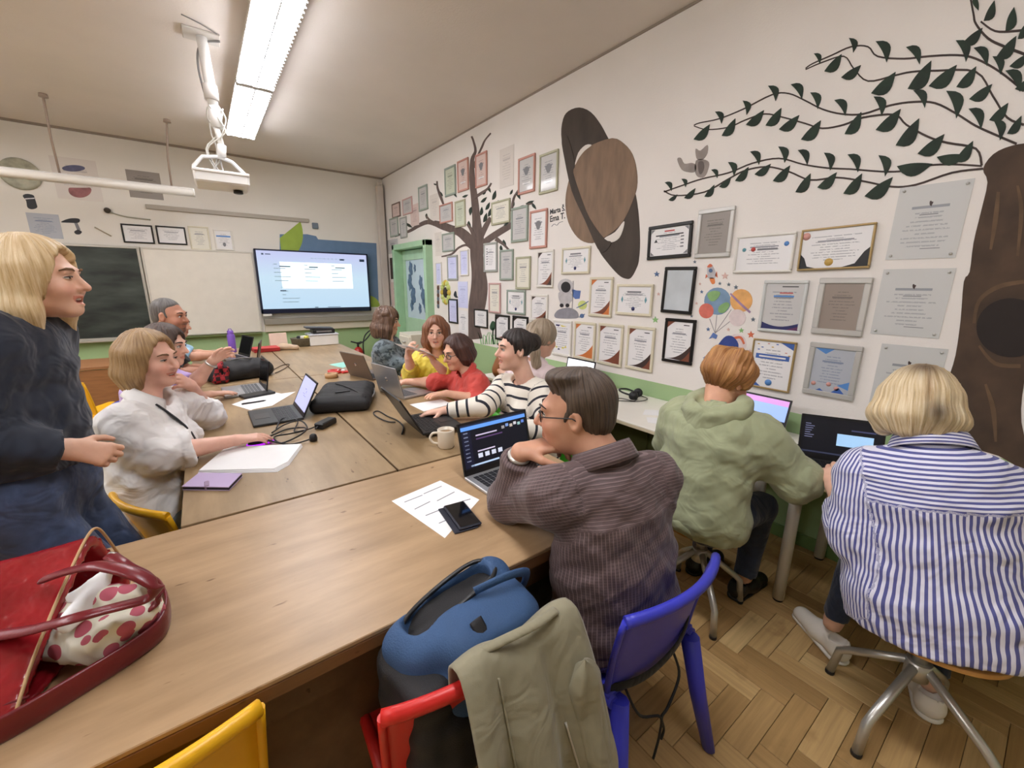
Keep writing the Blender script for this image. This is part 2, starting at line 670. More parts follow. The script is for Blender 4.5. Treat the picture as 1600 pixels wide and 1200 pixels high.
for k in range(5):
    a = k * 1.3
    cb.tube(smooth_path([(.02 + .05 * cos(a), .02 + .04 * sin(a), .52), (.02 + .06 * cos(a + 1), .02 + .05 * sin(a), .44), (.02 + .045 * cos(a + 2), .045 * sin(a), .34),
                         (.06 * cos(a) - .02, .02, .22), (-.06 + .02 * k, .02, .06)], 4), .005, 6)
cb.build('cable_bundle', M_WCABLE, pr)
cb = MB()
cb.tube(smooth_path([(-.03, .02, .6), (-.045, .02, .75), (-.03, .02, dz - .1), (.02, .02, dz - .04), (.11, .0, dz - .02)], 4), .007, 6)
cb.tube(smooth_path([(-.1, -.2, dz - .004), (.0, -.16, dz - .01), (.1, -.06, dz - .006)], 4), .004, 6)
cb.build('power_cable', M_GREYPL, pr)

# ================================================================== BOARD LAMP hanging before the back wall
BY = 6.6
a, c = ony(-60, 268, BY), ony(303, 297, BY)
bl = empty('board_lamp', (0, BY, (a.z + c.z) / 2), 0, 'long white tubular lamp hanging above the chalkboard', 'lamp')
L = c.x - a.x + 1.2
cx = c.x - L / 2
MB().tube([(cx - L / 2, 0, 0), (cx + L / 2, 0, 0)], .052, 14, flat=((0, 0, 1), .85)).build('shade', mat('board_lamp_white', (226, 220, 210), .4), bl)
MB().tube([(c.x - .012, 0, 0), (c.x + .004, 0, 0)], .055, 14, flat=((0, 0, 1), .85)).build('end_cap', M_WHITE, bl)
MB().box((cx, 0, .04), (L, .05, .02), ch=.004).build('top_rail', M_HOUSE, bl)
zt = ZC - (a.z + c.z) / 2
M_ROD = mat('rod_beige', (164, 146, 132), .5)
for (px, py) in ((92, 265), (268, 290)):
    x = ony(px, py, BY).x
    yo = onz(70 if px < 100 else 252, 147 if px < 100 else 185, ZC).y - BY
    MB().tube([(x, 0, .04), (x + .01, yo * .3, zt * .5), (x + .06, yo, zt)], .010, 8).build('hanging_rod', M_ROD, bl)
    MB().lathe([(0, 0), (.035, 0), (.03, .03), (0, .03)], 12, Matrix.Translation((x + .06, yo, zt - .03))).build('ceiling_rose', M_ROD, bl)

# ================================================================== BACK WALL
def bw(px, py, off=0.0):
    p = ony(px, py, YB - off)
    return p


def board_frame(o, w, h, t, d, m, name, parent):
    """four mitre-less frame bars round a w x h panel in the local x-z plane"""
    for (x, z, sx, sz) in ((0, h / 2, w + t, t), (0, -h / 2, w + t, t), (-w / 2, 0, t, h), (w / 2, 0, t, h)):
        MB().box((x, -d / 2, z), (sx, d, sz), ch=.004).build(name, m, parent)


# chalkboard (two leaves, the left one continues out of view) and the white panels over it
zt, zb = 1.945, .80
k = NT('chalkboard_slate')
tc = k.n('ShaderNodeTexCoord')
mp = k.n('ShaderNodeMapping')
mp.inputs['Scale'].default_value = (1, 1, 3)
k.l(tc, 'Object', mp, 'Vector')
nz = k.n('ShaderNodeTexNoise', i_Scale=2.2, i_Detail=6.0)
k.l(mp, 'Vector', nz, 'Vector')
r = k.ramp([(.35, lin((26, 32, 28))), (.75, lin((70, 78, 70)))])
k.l(nz, 'Fac', r, 'Fac')
k.l(r, 'Color', k.b, 'Base Color')
k.b.inputs['Roughness'].default_value = .55
M_SLATE = k.m
M_ALU = mat('board_aluminium', (190, 186, 176), .4, .5)
x0, x1 = -2.3, -.565
cb = empty('chalkboard', ((x0 + x1) / 2, YB, (zt + zb) / 2), 0, 'dark green chalkboard behind the standing woman', 'chalkboard')
MB().box((0, -.02, 0), (x1 - x0, .03, zt - zb)).build('slate', M_SLATE, cb)
board_frame(cb, x1 - x0, zt - zb, .03, .045, M_ALU, 'frame_bar', cb)
MB().box((0, -.06, -(zt - zb) / 2 - .02), (x1 - x0, .09, .025), ch=.004).build('chalk_tray', M_ALU, cb)
M_WB = mat('whiteboard_enamel', (226, 220, 208), .28, var=.03)
x0, x1 = -.53, .69
wb = empty('whiteboard', ((x0 + x1) / 2, YB, (zt + zb) / 2), 0, 'blank white writing board between chalkboard and screen', 'whiteboard')
MB().box((0, -.02, 0), (x1 - x0, .03, zt - zb)).build('panel', M_WB, wb)
board_frame(wb, x1 - x0, zt - zb, .022, .042, mat('whiteboard_edge', (206, 200, 188), .4), 'frame_bar', wb)
MB().box((0, -.05, -(zt - zb) / 2 - .03), (x1 - x0, .06, .022), ch=.004).build('pen_tray', mat('tray_green', (104, 118, 70), .5), wb)

# painted blue field with a green circle behind the screen (wall painting)
M_BLUE = mat('mural_blue_paint', (104, 132, 164), .7, var=.06)
M_LIME = mat('mural_lime_paint', (154, 178, 72), .7, var=.06)
pts = [(437, 366), (480, 366), (494, 369), (497, 374), (540, 377), (588, 380), (592, 478), (437, 478)]
wp = [bw(*p) for p in pts]
o = empty('wall_painting', (1.8, YB, 1.6), 0, 'blue painted field with a lime green circle behind the screen', 'wall painting')
MB().prism([(p.x - 1.8, p.z - 1.6) for p in wp], 0, .002, frame_M((0, 0, 0), (1, 0, 0), (0, 0, 1), (0, -1, 0))).build('blue_field', M_BLUE, o)
cc = bw(437, 372)
pts = [(0, 0)] + [(.33 * cos(a), -.35 * sin(a) * 1.2 + .12) for a in np.linspace(-.35, pi / 2, 14)]
MB().prism([(cc.x - 1.8 + u, cc.z - 1.6 + w) for u, w in pts], .002, .004, frame_M((0, 0, 0), (1, 0, 0), (0, 0, 1), (0, -1, 0))).build('lime_circle', M_LIME, o)
cc = bw(590, 475)
MB().prism([(cc.x - 1.8 - .16 + .2 * cos(a), cc.z - 1.6 - .05 + .2 * sin(a)) for a in np.linspace(0, pi, 14)], .002, .004,
           frame_M((0, 0, 0), (1, 0, 0), (0, 0, 1), (0, -1, 0))).build('lime_patch', M_LIME, o)

# interactive display
SY = YB - .10
c4 = [ony(*p, SY) for p in ((396, 387), (574, 398), (580, 485), (409, 491))]
xa, xb = (c4[0].x + c4[3].x) / 2, (c4[1].x + c4[2].x) / 2
za, zb2 = (c4[2].z + c4[3].z) / 2, (c4[0].z + c4[1].z) / 2
tv = empty('interactive_display', ((xa + xb) / 2, SY, (za + zb2) / 2), 0, 'large wall screen showing a pale web page', 'screen')
W, H = xb - xa, zb2 - za
M_BEZ = mat('display_bezel', (18, 24, 52), .35)
MB().box((0, .045, 0), (W, .07, H), ch=.008).build('casing', M_BEZ, tv)
for (x, z, sx, sz) in ((0, H / 2 - .012, W, .024), (0, -H / 2 + .03, W, .06), (-W / 2 + .012, 0, .024, H), (W / 2 - .012, 0, .024, H)):
    MB().box((x, .005, z), (sx, .02, sz), ch=.003).build('bezel', M_BEZ, tv)
k = NT('display_page_glow')
tc = k.n('ShaderNodeTexCoord')
sx = k.n('ShaderNodeSeparateXYZ')
k.l(tc, 'Generated', sx, 'Vector')
r = k.ramp([(0.0, lin((196, 226, 250))), (.55, lin((206, 232, 250))), (1.0, lin((200, 206, 246)))])
k.l(sx, 'Z', r, 'Fac')
k.l(r, 'Color', k.b, 'Emission Color')
k.b.inputs['Emission Strength'].default_value = .36
k.b.inputs['Base Color'].default_value = (.02, .02, .02, 1)
k.b.inputs['Roughness'].default_value = .25
scr = MB().box((0, -.002, .024), (W - .05, .006, H - .09)).build('screen', k.m, tv)
M_PAGE = emit_mat('page_card_glow', (222, 242, 250), .40)
M_TXT = emit_mat('page_text', (120, 140, 150), .3)
M_TXTD = emit_mat('page_text_dark', (40, 54, 74), .25)
MB().box((.02, -.006, .10), (W * .64, .002, H * .42)).build('page_card', M_PAGE, scr)
tx = MB()
for cxx in (-.46, -.06, .32):
    for i, wv in enumerate((.05, .16, .10, .22, .18)):
        tx.box((cxx * 1.05 - .11 + wv / 2, -.008, .26 - i * .06), (wv, .002, .010))
for i, wv in enumerate((.03, .09, .05, .24, .22)):
    tx.box((-.52 + wv / 2, -.008, -.08 - i * .055), (wv, .002, .010))
tag(tx.build('page_text', M_TXT, scr), kind='stuff')
tx = MB()
for (x, z, wv, h) in ((-.72, .40, .03, .022), (-.65, .40, .07, .012), (.40, .36, .07, .024), (.72, .36, .08, .04), (-.44, .23, .15, .016), (-.04, .23, .13, .016), (.36, .23, .15, .014), (-.50, -.13, .08, .016),
                      (-.05, -.39, .05, .012), (.22, -.39, .2, .008)):
    tx.box((x, -.008, z), (wv, .002, h))
tag(tx.build('page_heading', M_TXTD, scr), kind='stuff')
lt = MB()
for i in range(9):
    lt.box((-.05 + i * .06, -.008, .365), (.03, .002, .007))
tag(lt.build('page_menu', M_TXT, scr), kind='stuff')
MB().box((-W / 2 + .07, -.008, -H / 2 - .02), (.12, .03, .03), ch=.004).build('sensor_bar', M_WHITE, tv)
# ledge under the display
a, c = bw(408, 498), bw(590, 506)
o = empty('display_ledge', ((.74 + 2.5) / 2, YB, .90), 0, 'cream wooden ledge on the wall under the screen', 'ledge')
MB().box((0, -.05, .04), (1.76, .10, .09), ch=.004).build('upper_board', mat('ledge_grey', (150, 144, 132), .5), o)
MB().box((0, -.03, -.06), (1.76, .06, .12), ch=.004).build('lower_board', mat('ledge_cream', (214, 204, 184), .5), o)

# surface conduit, switch boxes
a, c = bw(228, 323), bw(482, 345)
o = MB().box(((a.x + c.x) / 2, YB - .015, (a.z + c.z) / 2), (c.x - a.x, .03, .055), ch=.004).build('cable_duct', mat('duct_grey', (176, 168, 156), .5))
tag(o, 'grey surface cable duct on the wall above the boards', 'cable duct')
p = bw(492, 353)
o = MB().box((p.x, YB - .02, p.z), (.085, .04, .085), ch=.006).build('wall_switch_box', mat('switch_blue_grey', (112, 124, 138), .5))
tag(o, 'small blue-grey switch box at the end of the cable duct', 'switch box')
p = bw(168, 329)
hk = empty('wall_hook', (p.x, YB, p.z), 0, 'small dark round hook with a trailing cord above the certificates', 'hook')
MB().lathe([(0, 0), (.03, 0), (.034, .02), (.02, .045), (0, .05)], 14, Matrix.Rotation(pi / 2, 4, 'X')).build('knob', mat('dark_knob', (70, 60, 50), .5), hk)
e = bw(200, 339) - p
MB().tube(smooth_path([(0, -.02, -.01), (e.x * .5, -.012, e.z * .7), (e.x, -.01, e.z), (e.x * 2.2, -.01, e.z * 1.25)], 5), .008, 6).build('cord', mat('pale_cord', (170, 168, 150), .6), hk)

# ================================================================== TABLES
def wood_mat(name, a, b, along='x', rough=.38):
    k = NT(name)
    tc = k.n('ShaderNodeTexCoord')
    mp = k.n('ShaderNodeMapping')
    mp.inputs['Scale'].default_value = (1.0, 6, 6) if along == 'x' else (6, 1.0, 6)
    k.l(tc, 'Object', mp, 'Vector')
    nz = k.n('ShaderNodeTexNoise', i_Scale=2.2, i_Detail=7.0, i_Roughness=.62)
    k.l(mp, 'Vector', nz, 'Vector')
    r = k.ramp([(.25, lin(a)), (.5, tuple((p + q) / 2 for p, q in zip(lin(a), lin(b)))), (.75, lin(b))])
    k.l(nz, 'Fac', r, 'Fac')
    n2 = k.n('ShaderNodeTexNoise', i_Scale=3.0, i_Detail=5.0)
    k.l(tc, 'Object', n2, 'Vector')
    r2 = k.ramp([(.28, (.68, .66, .62, 1)), (.5, (1, 1, 1, 1))])
    k.l(n2, 'Fac', r2, 'Fac')
    mx = k.n('ShaderNodeMix', data_type='RGBA', blend_type='MULTIPLY')
    mx.inputs['Factor'].default_value = .55
    k.l(r, 'Color', mx, 'A')
    k.l(r2, 'Color', mx, 'B')
    # small dark nicks
    vo = k.n('ShaderNodeTexNoise', i_Scale=34.0, i_Detail=2.0)
    mp2 = k.n('ShaderNodeMapping')
    mp2.inputs['Scale'].default_value = (.5, 1.2, 1) if along == 'x' else (1.2, .5, 1)
    k.l(tc, 'Object', mp2, 'Vector')
    k.l(mp2, 'Vector', vo, 'Vector')
    r3 = k.ramp([(.23, (.45, .36, .28, 1)), (.29, (1, 1, 1, 1))])
    k.l(vo, 'Fac', r3, 'Fac')
    m2 = k.n('ShaderNodeMix', data_type='RGBA', blend_type='MULTIPLY')
    m2.inputs['Factor'].default_value = 1
    k.t.links.new(mx.outputs['Result'], m2.inputs['A'])
    k.l(r3, 'Color', m2, 'B')
    k.t.links.new(m2.outputs['Result'], k.b.inputs['Base Color'])
    k.b.inputs['Roughness'].default_value = rough
    bp = k.n('ShaderNodeBump', i_Strength=.05, i_Distance=.002)
    k.l(nz, 'Fac', bp, 'Height')
    k.l(bp, 'Normal', k.b, 'Normal')
    return k.m


M_TTOP_X = wood_mat('table_top_wood_x', (148, 119, 86), (186, 155, 118), 'x')
M_TTOP_Y = wood_mat('table_top_wood_y', (138, 114, 82), (174, 148, 112), 'y')
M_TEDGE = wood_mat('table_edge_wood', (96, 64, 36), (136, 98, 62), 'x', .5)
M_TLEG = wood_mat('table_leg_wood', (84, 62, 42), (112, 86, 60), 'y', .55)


def table(x0, x1, y0, y1, label, mt, z=TZ, drop=0.0):
    t = empty('work_table', ((x0 + x1) / 2, (y0 + y1) / 2, 0), 0, label, 'table', 'wooden work tables pushed together')
    w, d = x1 - x0, y1 - y0
    MB().box((0, 0, z - .006 - drop), (w - .003, d - .003, .012), ch=.002).build('tabletop', mt, t)
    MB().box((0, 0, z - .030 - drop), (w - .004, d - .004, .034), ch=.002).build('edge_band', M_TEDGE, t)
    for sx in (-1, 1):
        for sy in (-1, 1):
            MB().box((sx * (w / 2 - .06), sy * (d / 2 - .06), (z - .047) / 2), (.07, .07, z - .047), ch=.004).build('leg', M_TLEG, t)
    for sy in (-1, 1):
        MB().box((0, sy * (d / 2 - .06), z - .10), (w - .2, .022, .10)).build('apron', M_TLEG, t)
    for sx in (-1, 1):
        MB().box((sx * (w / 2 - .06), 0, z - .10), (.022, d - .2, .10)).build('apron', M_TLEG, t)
    return t


ft = table(-1.12, 1.22, .81, 1.578, 'scratched wooden table in the foreground under the red handbag', M_TTOP_X)
# solid side panel of the front table, seen between the yellow and the red chair
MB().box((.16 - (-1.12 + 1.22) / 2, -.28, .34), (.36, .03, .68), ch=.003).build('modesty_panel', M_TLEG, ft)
table(-.15, .578, 1.592, 3.79, 'wooden table on the left under the white paper stack', M_TTOP_Y)
table(.584, 1.295, 1.59, 3.79, 'wooden table on the right under the coffee mug', M_TTOP_Y)
table(-.15, .58, 3.80, 5.95, 'far wooden table on the left under the purple bottle', M_TTOP_Y)
table(.586, 1.40, 3.80, 5.95, 'far wooden table on the right, bare, before the storage boxes', M_TTOP_Y)

# wall bench: white tops on round white legs
M_BTOP = mat('bench_white_laminate', (236, 232, 222), .35)
M_BEDGE = mat('bench_edge', (214, 200, 170), .5)
M_BLEG = mat('bench_leg_white', (222, 216, 204), .35)
M_FOOT = mat('black_foot', (24, 22, 22), .5)
for (y0, y1, lab) in ((-.62, .69, 'white wall bench under the striped-shirt woman\'s laptop'), (.70, 3.30, 'white wall bench under the black headphones')):
    b = empty('wall_bench', ((XR + 2.07) / 2, (y0 + y1) / 2, 0), 0, lab, 'bench table', 'white tables along the right wall')
    w, d = XR - 2.07 - .012, y1 - y0
    MB().box((0, 0, BZ - .004), (w, d - .004, .008), ch=.002).build('tabletop', M_BTOP, b)
    MB().box((0, 0, BZ - .018), (w - .001, d - .005, .020), ch=.002).build('edge_band', M_BEDGE, b)
    for sx in (-1, 1):
        for sy in (-1, 1):
            lx, ly = sx * (w / 2 - .05), sy * (d / 2 - .075)
            g = MB().tube([(lx, ly, .012), (lx, ly, BZ - .028)], .026, 16).build('leg', M_BLEG, b)
            MB().tube([(lx, ly, 0), (lx, ly, .013)], .022, 14).build('foot_pad', M_FOOT, g)
# dark cupboard under the far half of the bench
o = empty('under_bench_cupboard', (XR - .14, 1.66, 0), 0, 'low olive green cupboard under the wall bench', 'cupboard')
M_OL = mat('olive_panel', (86, 92, 52), .6, var=.1)
MB().box((0, 0, .32), (.24, 1.1, .60), ch=.004).build('body', M_OL, o)
for sy in (-.27, .27):
    MB().box((-.125, sy, .32), (.014, .52, .56), ch=.003).build('door', M_OL, o)

# ================================================================== FRAMED SHEETS ON THE WALLS
def paper_mat(name, rgb, ink=(110, 112, 124), rows=15, strength=.55, title=True, coat=.0, lo=.16, hi=.86, wmin=.12, wmax=.36):
    """paper with rows of centred print"""
    if name in MATS:
        return MATS[name]
    k = NT(name)

    def math(op, a, b=None):
        n = k.n('ShaderNodeMath', operation=op)
        for i, q in enumerate((a, b)):
            if q is None:
                continue
            if isinstance(q, tuple):
                k.l(q[0], q[1], n, i)
            else:
                n.inputs[i].default_value = q
        return (n, 'Value')
    tc = k.n('ShaderNodeTexCoord')
    sx = k.n('ShaderNodeSeparateXYZ')
    k.l(tc, 'Generated', sx, 'Vector')
    x, y = (sx, 'X'), (sx, 'Y')
    oi = k.n('ShaderNodeObjectInfo')
    ys = math('MULTIPLY', y, float(rows))
    fr = math('FRACT', ys)
    row = math('FLOOR', ys)
    wn = k.n('ShaderNodeTexWhiteNoise', noise_dimensions='2D')
    cmb = k.n('ShaderNodeCombineXYZ')
    k.l(row[0], row[1], cmb, 'X')
    k.l(oi, 'Random', cmb, 'Y')
    k.l(cmb, 'Vector', wn, 'Vector')
    half = math('ADD', math('MULTIPLY', (wn, 'Value'), wmax - wmin), wmin)
    dx = math('ABSOLUTE', math('SUBTRACT', x, .5))
    m = math('MULTIPLY', math('LESS_THAN', dx, half), math('LESS_THAN', fr, .36))
    m = math('MULTIPLY', m, math('GREATER_THAN', y, lo))
    m = math('MULTIPLY', m, math('LESS_THAN', y, hi))
    # broken into words
    n2 = k.n('ShaderNodeTexNoise', i_Scale=28.0, i_Detail=1.0)
    k.l(tc, 'Generated', n2, 'Vector')
    m = math('MULTIPLY', m, math('GREATER_THAN', (n2, 'Fac'), .42))
    m = math('MULTIPLY', m, strength)
    if title:
        t1 = math('MULTIPLY', math('LESS_THAN', dx, .26), math('LESS_THAN', math('ABSOLUTE', math('SUBTRACT', y, .70)), .018))
        m = math('MAXIMUM', m, math('MULTIPLY', t1, min(1, strength * 1.5)))
    mx = k.n('ShaderNodeMix', data_type='RGBA')
    k.l(m[0], m[1], mx, 'Factor')
    mx.inputs['A'].default_value = lin(rgb)
    mx.inputs['B'].default_value = lin(ink)
    k.t.links.new(mx.outputs['Result'], k.b.inputs['Base Color'])
    k.b.inputs['Roughness'].default_value = .5
    k.b.inputs['Coat Weight'].default_value = coat
    k.b.inputs['Coat Roughness'].default_value = .08
    MATS[name] = k.m
    return k.m


PAP = {
    'white': paper_mat('paper_white', (232, 230, 230), coat=.4),
    'cream': paper_mat('paper_cream', (226, 222, 208), coat=.3),
    'grey': paper_mat('paper_grey', (196, 194, 192), coat=.3),
    'dgrey': paper_mat('paper_dark_grey', (150, 142, 136), ink=(96, 90, 88), coat=.4),
    'brown': paper_mat('paper_brown_silver', (150, 136, 126), ink=(104, 94, 90), coat=.5),
    'green': paper_mat('paper_green', (198, 204, 184), ink=(120, 126, 110)),
    'pink': paper_mat('paper_pink', (214, 192, 184), ink=(150, 120, 124)),
    'lav_lit': paper_mat('paper_lavender_lit', (206, 208, 240), ink=(160, 164, 206), coat=.4),  # lavender reflection of the screen, painted into the paper colour
    'faint': paper_mat('paper_faint', (218, 210, 202), ink=(186, 178, 174)),
    'acryl': paper_mat('paper_acrylic', (200, 200, 198), ink=(130, 134, 142), coat=.7, rows=18, hi=.66),
    'bluegr': paper_mat('paper_blue_grey', (178, 182, 190), ink=(110, 122, 150), coat=.5),
    'black': mat('paper_black_brown', (58, 46, 42), .5, var=.1),
    'shiny': mat('framed_blank_glass', (196, 202, 206), .12, var=.10, scale=5),
}


def fcol(name, rgb, rough=.45, metal=0):
    return mat('frame_' + name, rgb, rough, metal)


FRM = {'cream': fcol('cream', (216, 208, 184)), 'black': fcol('black', (20, 18, 18), .3), 'red': fcol('salmon', (196, 142, 128)),
       'olive': fcol('olive', (178, 176, 148)), 'green': fcol('grey_green', (150, 162, 150)), 'grey': fcol('grey', (160, 162, 156)),
       'silver': fcol('silver', (200, 198, 194), .3, .3), 'gold': fcol('gold', (178, 152, 104), .35, .4), 'pink': fcol('pink', (204, 164, 160)),
       'brown': fcol('brown', (120, 98, 86)), 'white': fcol('white', (226, 222, 214)), 'clear': fcol('clear_edge', (206, 208, 206), .2)}
INK = {n: mat('print_' + n, c, .5) for n, c in {
    'orange': (206, 120, 62), 'brown': (122, 68, 48), 'dark': (60, 42, 38), 'blue': (62, 98, 170), 'navy': (40, 44, 96), 'red': (186, 66, 58), 'gold': (196, 160, 84),
    'black': (30, 30, 34), 'purple': (96, 50, 90), 'yellow': (214, 200, 90), 'teal': (96, 150, 160), 'grey': (120, 120, 124), 'skyblue': (84, 136, 200), 'pinkish': (206, 150, 140)}.items()}


def wall_root(name, c, side, label, cat, group=None):
    o = empty(name, (0, 0, 0), 0, label, cat, group)
    o.matrix_world = frame_M(c, (0, -1, 0), (0, 0, 1), (-1, 0, 0)) if side == 'R' else frame_M(c, (1, 0, 0), (0, 0, 1), (0, -1, 0))
    return o


def sheet_rect(xl, xr, yt, yb, side):
    f = (lambda a, b: onx(a, b, XR)) if side == 'R' else (lambda a, b: ony(a, b, YB))
    xm, ym = (xl + xr) / 2, (yt + yb) / 2
    L, R_, Tt, Bt = f(xl, ym), f(xr, ym), f(xm, yt), f(xm, yb)
    ax = 1 if side == 'R' else 0
    w = abs(L[ax] - R_[ax])
    h = Tt.z - Bt.z
    c = [XR, YB, (Tt.z + Bt.z) / 2]
    c[ax] = (L[ax] + R_[ax]) / 2
    return Vector(c), w, h


def swoosh(pap, w, h, z, c1, c2):
    """corner wedge and sweeping curve printed on the certificate"""
    MB().prism([(-w / 2, h / 2), (-w / 2 + w * .30, h / 2), (-w / 2 + w * .16, h / 2 - h * .07), (-w / 2, h / 2 - h * .17)], z, z + .001).build('corner_wedge', INK[c1], pap)
    pts = [(w / 2, -h / 2), (w / 2, -h / 2 + h * .40)]
    for t in np.linspace(0, 1, 10):
        pts.append((w / 2 - w * .95 * t, -h / 2 + h * .40 * (1 - t) ** 2.2 + h * .03))
    MB().prism(pts, z, z + .0008).build('sweep', INK[c2], pap)
    pts2 = [(w / 2, -h / 2), (w / 2, -h / 2 + h * .30)]
    for t in np.linspace(0, 1, 8):
        pts2.append((w / 2 - w * .42 * t, -h / 2 + h * .30 * (1 - t) ** 1.8))
    MB().prism(pts2, z + .0008, z + .0016).build('sweep_inner', INK[c1], pap)
    MB().box((w * .26, h * .42, z), (w * .22, h * .022, .001)).build('logo', INK['black'], pap)


def sheet(xl, xr, yt, yb, frame, paper, label, style='', side='R', fw=None, name='framed_certificate', cat='certificate', tilt=0.0, mount=0.0):
    c, w, h = sheet_rect(xl, xr, yt, yb, side)
    o = wall_root(name, c, side, label, cat, 'framed sheets on the right wall' if side == 'R' else 'framed sheets on the back wall')
    if tilt:
        o.matrix_world = o.matrix_world @ Matrix.Rotation(radians(tilt), 4, 'Z')
    fw = fw if fw is not None else (min(w, h) * .085 if frame else 0)
    dep = .018 if frame else .002
    pw, ph = w, h
    if frame:
        f = MB()
        for (x, y, a, b) in ((0, h / 2 - fw / 2, w, fw), (0, -h / 2 + fw / 2, w, fw), (-w / 2 + fw / 2, 0, fw, h - 2 * fw), (w / 2 - fw / 2, 0, fw, h - 2 * fw)):
            f.box((x, y, dep / 2), (a, b, dep), ch=min(.004, fw * .3))
        f.build('frame', FRM[frame], o)
        pw, ph = w - 2 * fw + .002, h - 2 * fw + .002
    zp = .010 if frame else .003
    pap = MB().box((0, 0, zp / 2), (pw, ph, zp)).build('sheet', PAP[paper], o)
    if mount:
        k = MB().box((0, 0, zp), (pw, ph, .001))
    if style.startswith('sw:'):
        _, c1, c2 = style.split(':')
        swoosh(pap, pw, ph, zp, c1, c2)
    elif style == 'emblem':
        pts = [(.016 * w * 4 * (0.75 + .25 * sin(3 * a)) * cos(a) * .45, .10 * h * (.7 + .3 * cos(2 * a + .6)) * sin(a) * .62 + h * .24) for a in np.linspace(0, 2 * pi, 22)[:-1]]
        MB().prism(pts, zp, zp + .001).build('emblem', INK['dark'], pap)
        MB().box((0, h * .10, zp), (w * .26, h * .012, .001)).build('heading', INK['grey'], pap)
        MB().box((w * .12, -h * .36, zp), (w * .28, h * .01, .001)).build('signature', INK['grey'], pap)
        for sx in (-1, 1):
            for sy in (-1, 1):
                MB().lathe([(0, .006), (.006, .005), (.006, 0)], 10, Matrix.Translation((sx * (w / 2 - .018), sy * (h / 2 - .018), zp))).build('standoff', FRM['silver'], o)
    elif style == 'bluegold':
        MB().prism([(w * .15, h * .46), (w * .46, h * .46), (w * .46, h * .33)], zp, zp + .001).build('corner', INK['blue'], pap)
        MB().box((0, h * .16, zp), (w * .78, h * .10, .001)).build('banner', INK['blue'], pap)
        MB().box((0, h * .16, zp + .001), (w * .62, h * .03, .0006)).build('banner_lettering', PAP['white'], pap)
        MB().lathe([(0, .002), (w * .08, .002), (w * .08, 0)], 16, Matrix.Translation((0, -h * .36, zp))).build('seal', INK['skyblue'], pap)
        MB().prism([(-w * .46, -h * .46), (-w * .18, -h * .46), (-w * .46, -h * .30)], zp, zp + .001).build('corner', INK['blue'], pap)
        for i, (u, v) in enumerate(((-.36, .40), (-.26, .34), (-.12, .42), (-.02, .36), (.08, .42), (.30, .27), (.38, .22), (-.34, .29))):
            MB().box((u * w, v * h, zp), (.012, .006, .001), Matrix.Rotation(i * .0, 4, 'Z')).build('confetti', INK[('gold', 'blue', 'pinkish')[i % 3]], pap)
    elif style == 'tri':
        for (a, b2, cc, col) in (((-.42, .42), (.02, .42), (-.16, .30), 'skyblue'), ((.16, -.26), (.44, -.14), (.44, -.34), 'skyblue'), ((-.3, -.44), (-.02, -.44), (-.16, -.36), 'blue'), ((.02, -.44), (.36, -.44), (.2, -.30), 'blue')):
            MB().prism([(a[0] * w, a[1] * h), (b2[0] * w, b2[1] * h), (cc[0] * w, cc[1] * h)], zp, zp + .001).build('triangle', INK[col], pap)
        for (u, v) in ((-.3, -.28), (0, -.26), (.16, -.32)):
            MB().lathe([(0, .001), (w * .05, .001), (w * .05, 0)], 12, Matrix.Translation((u * w, v * h, zp))).build('face_dot', INK['pinkish'], pap)
    elif style == 'wave':
        pts = [(-w * .44, -h * .46), (w * .44, -h * .46), (w * .44, -h * .30)] + [(w * (.44 - .88 * t), h * (-.30 - .10 * sin(t * pi * .9) + .03 * t)) for t in np.linspace(.05, 1, 9)]
        MB().prism(pts, zp, zp + .001).build('wave', INK['navy'], pap)
        MB().prism([(w * .1, -h * .46), (w * .44, -h * .46), (w * .44, -h * .36), (w * .25, -h * .41)], zp + .001, zp + .002).build('wave_tip', INK['purple'], pap)
        MB().box((.0, h * .20, zp), (w * .46, h * .03, .001)).build('heading', INK['skyblue'], pap)
        MB().box((.05 * w, h * .26, zp), (w * .30, h * .02, .001)).build('subheading', INK['red'], pap)
        MB().box((.12 * w, h * .38, zp), (w * .36, h * .018, .001)).build('logo', INK['black'], pap)
    elif style == 'goldblack':
        MB().prism([(-w * .47, -h * .46), (-w * .22, -h * .46), (-w * .36, -h * .40), (-w * .41, -h * .2), (-w * .47, -h * .1)], zp, zp + .001).build('corner', INK['black'], pap)
        MB().prism([(w * .47, -h * .46), (w * .12, -h * .46), (w * .3, -h * .38), (w * .40, -h * .12), (w * .47, -h * .02)], zp, zp + .001).build('corner', INK['black'], pap)
        MB().lathe([(0, .001), (h * .09, .001), (h * .09, 0)], 16, Matrix.Translation((-w * .42, h * .33, zp))).build('logo', INK['pinkish'], pap)
        MB().lathe([(0, .001), (h * .09, .001), (h * .09, 0)], 16, Matrix.Translation((-w * .05, -h * .32, zp))).build('seal', INK['gold'], pap)
    elif style == 'logos':
        for (u, v, r_, col) in ((-.34, .12, .035, 'teal'), (-.18, .12, .04, 'red'), (.36, .22, .04, 'skyblue')):
            MB().lathe([(0, .001), (w * r_, .001), (w * r_, 0)], 14, Matrix.Translation((u * w, v * h, zp))).build('logo', INK[col], pap)
        MB().box((.06 * w, .11 * h, zp), (w * .34, h * .05, .001)).build('heading', INK['grey'], pap)
    elif style == 'ornate':
        for sx in (-1, 1):
            for sy in (-1, 1):
                MB().prism([(sx * pw * .48, sy * ph * .47), (sx * pw * .38, sy * ph * .47), (sx * pw * .44, sy * ph * .40), (sx * pw * .48, sy * ph * .34)], zp, zp + .001).build('corner_ornament', INK['grey'], pap)
        MB().box((0, ph * .38, zp), (pw * .26, ph * .05, .001)).build('red_title', INK['red'], pap)
        MB().box((0, ph * .24, zp), (pw * .72, ph * .045, .001)).build('heading', INK['black'], pap)
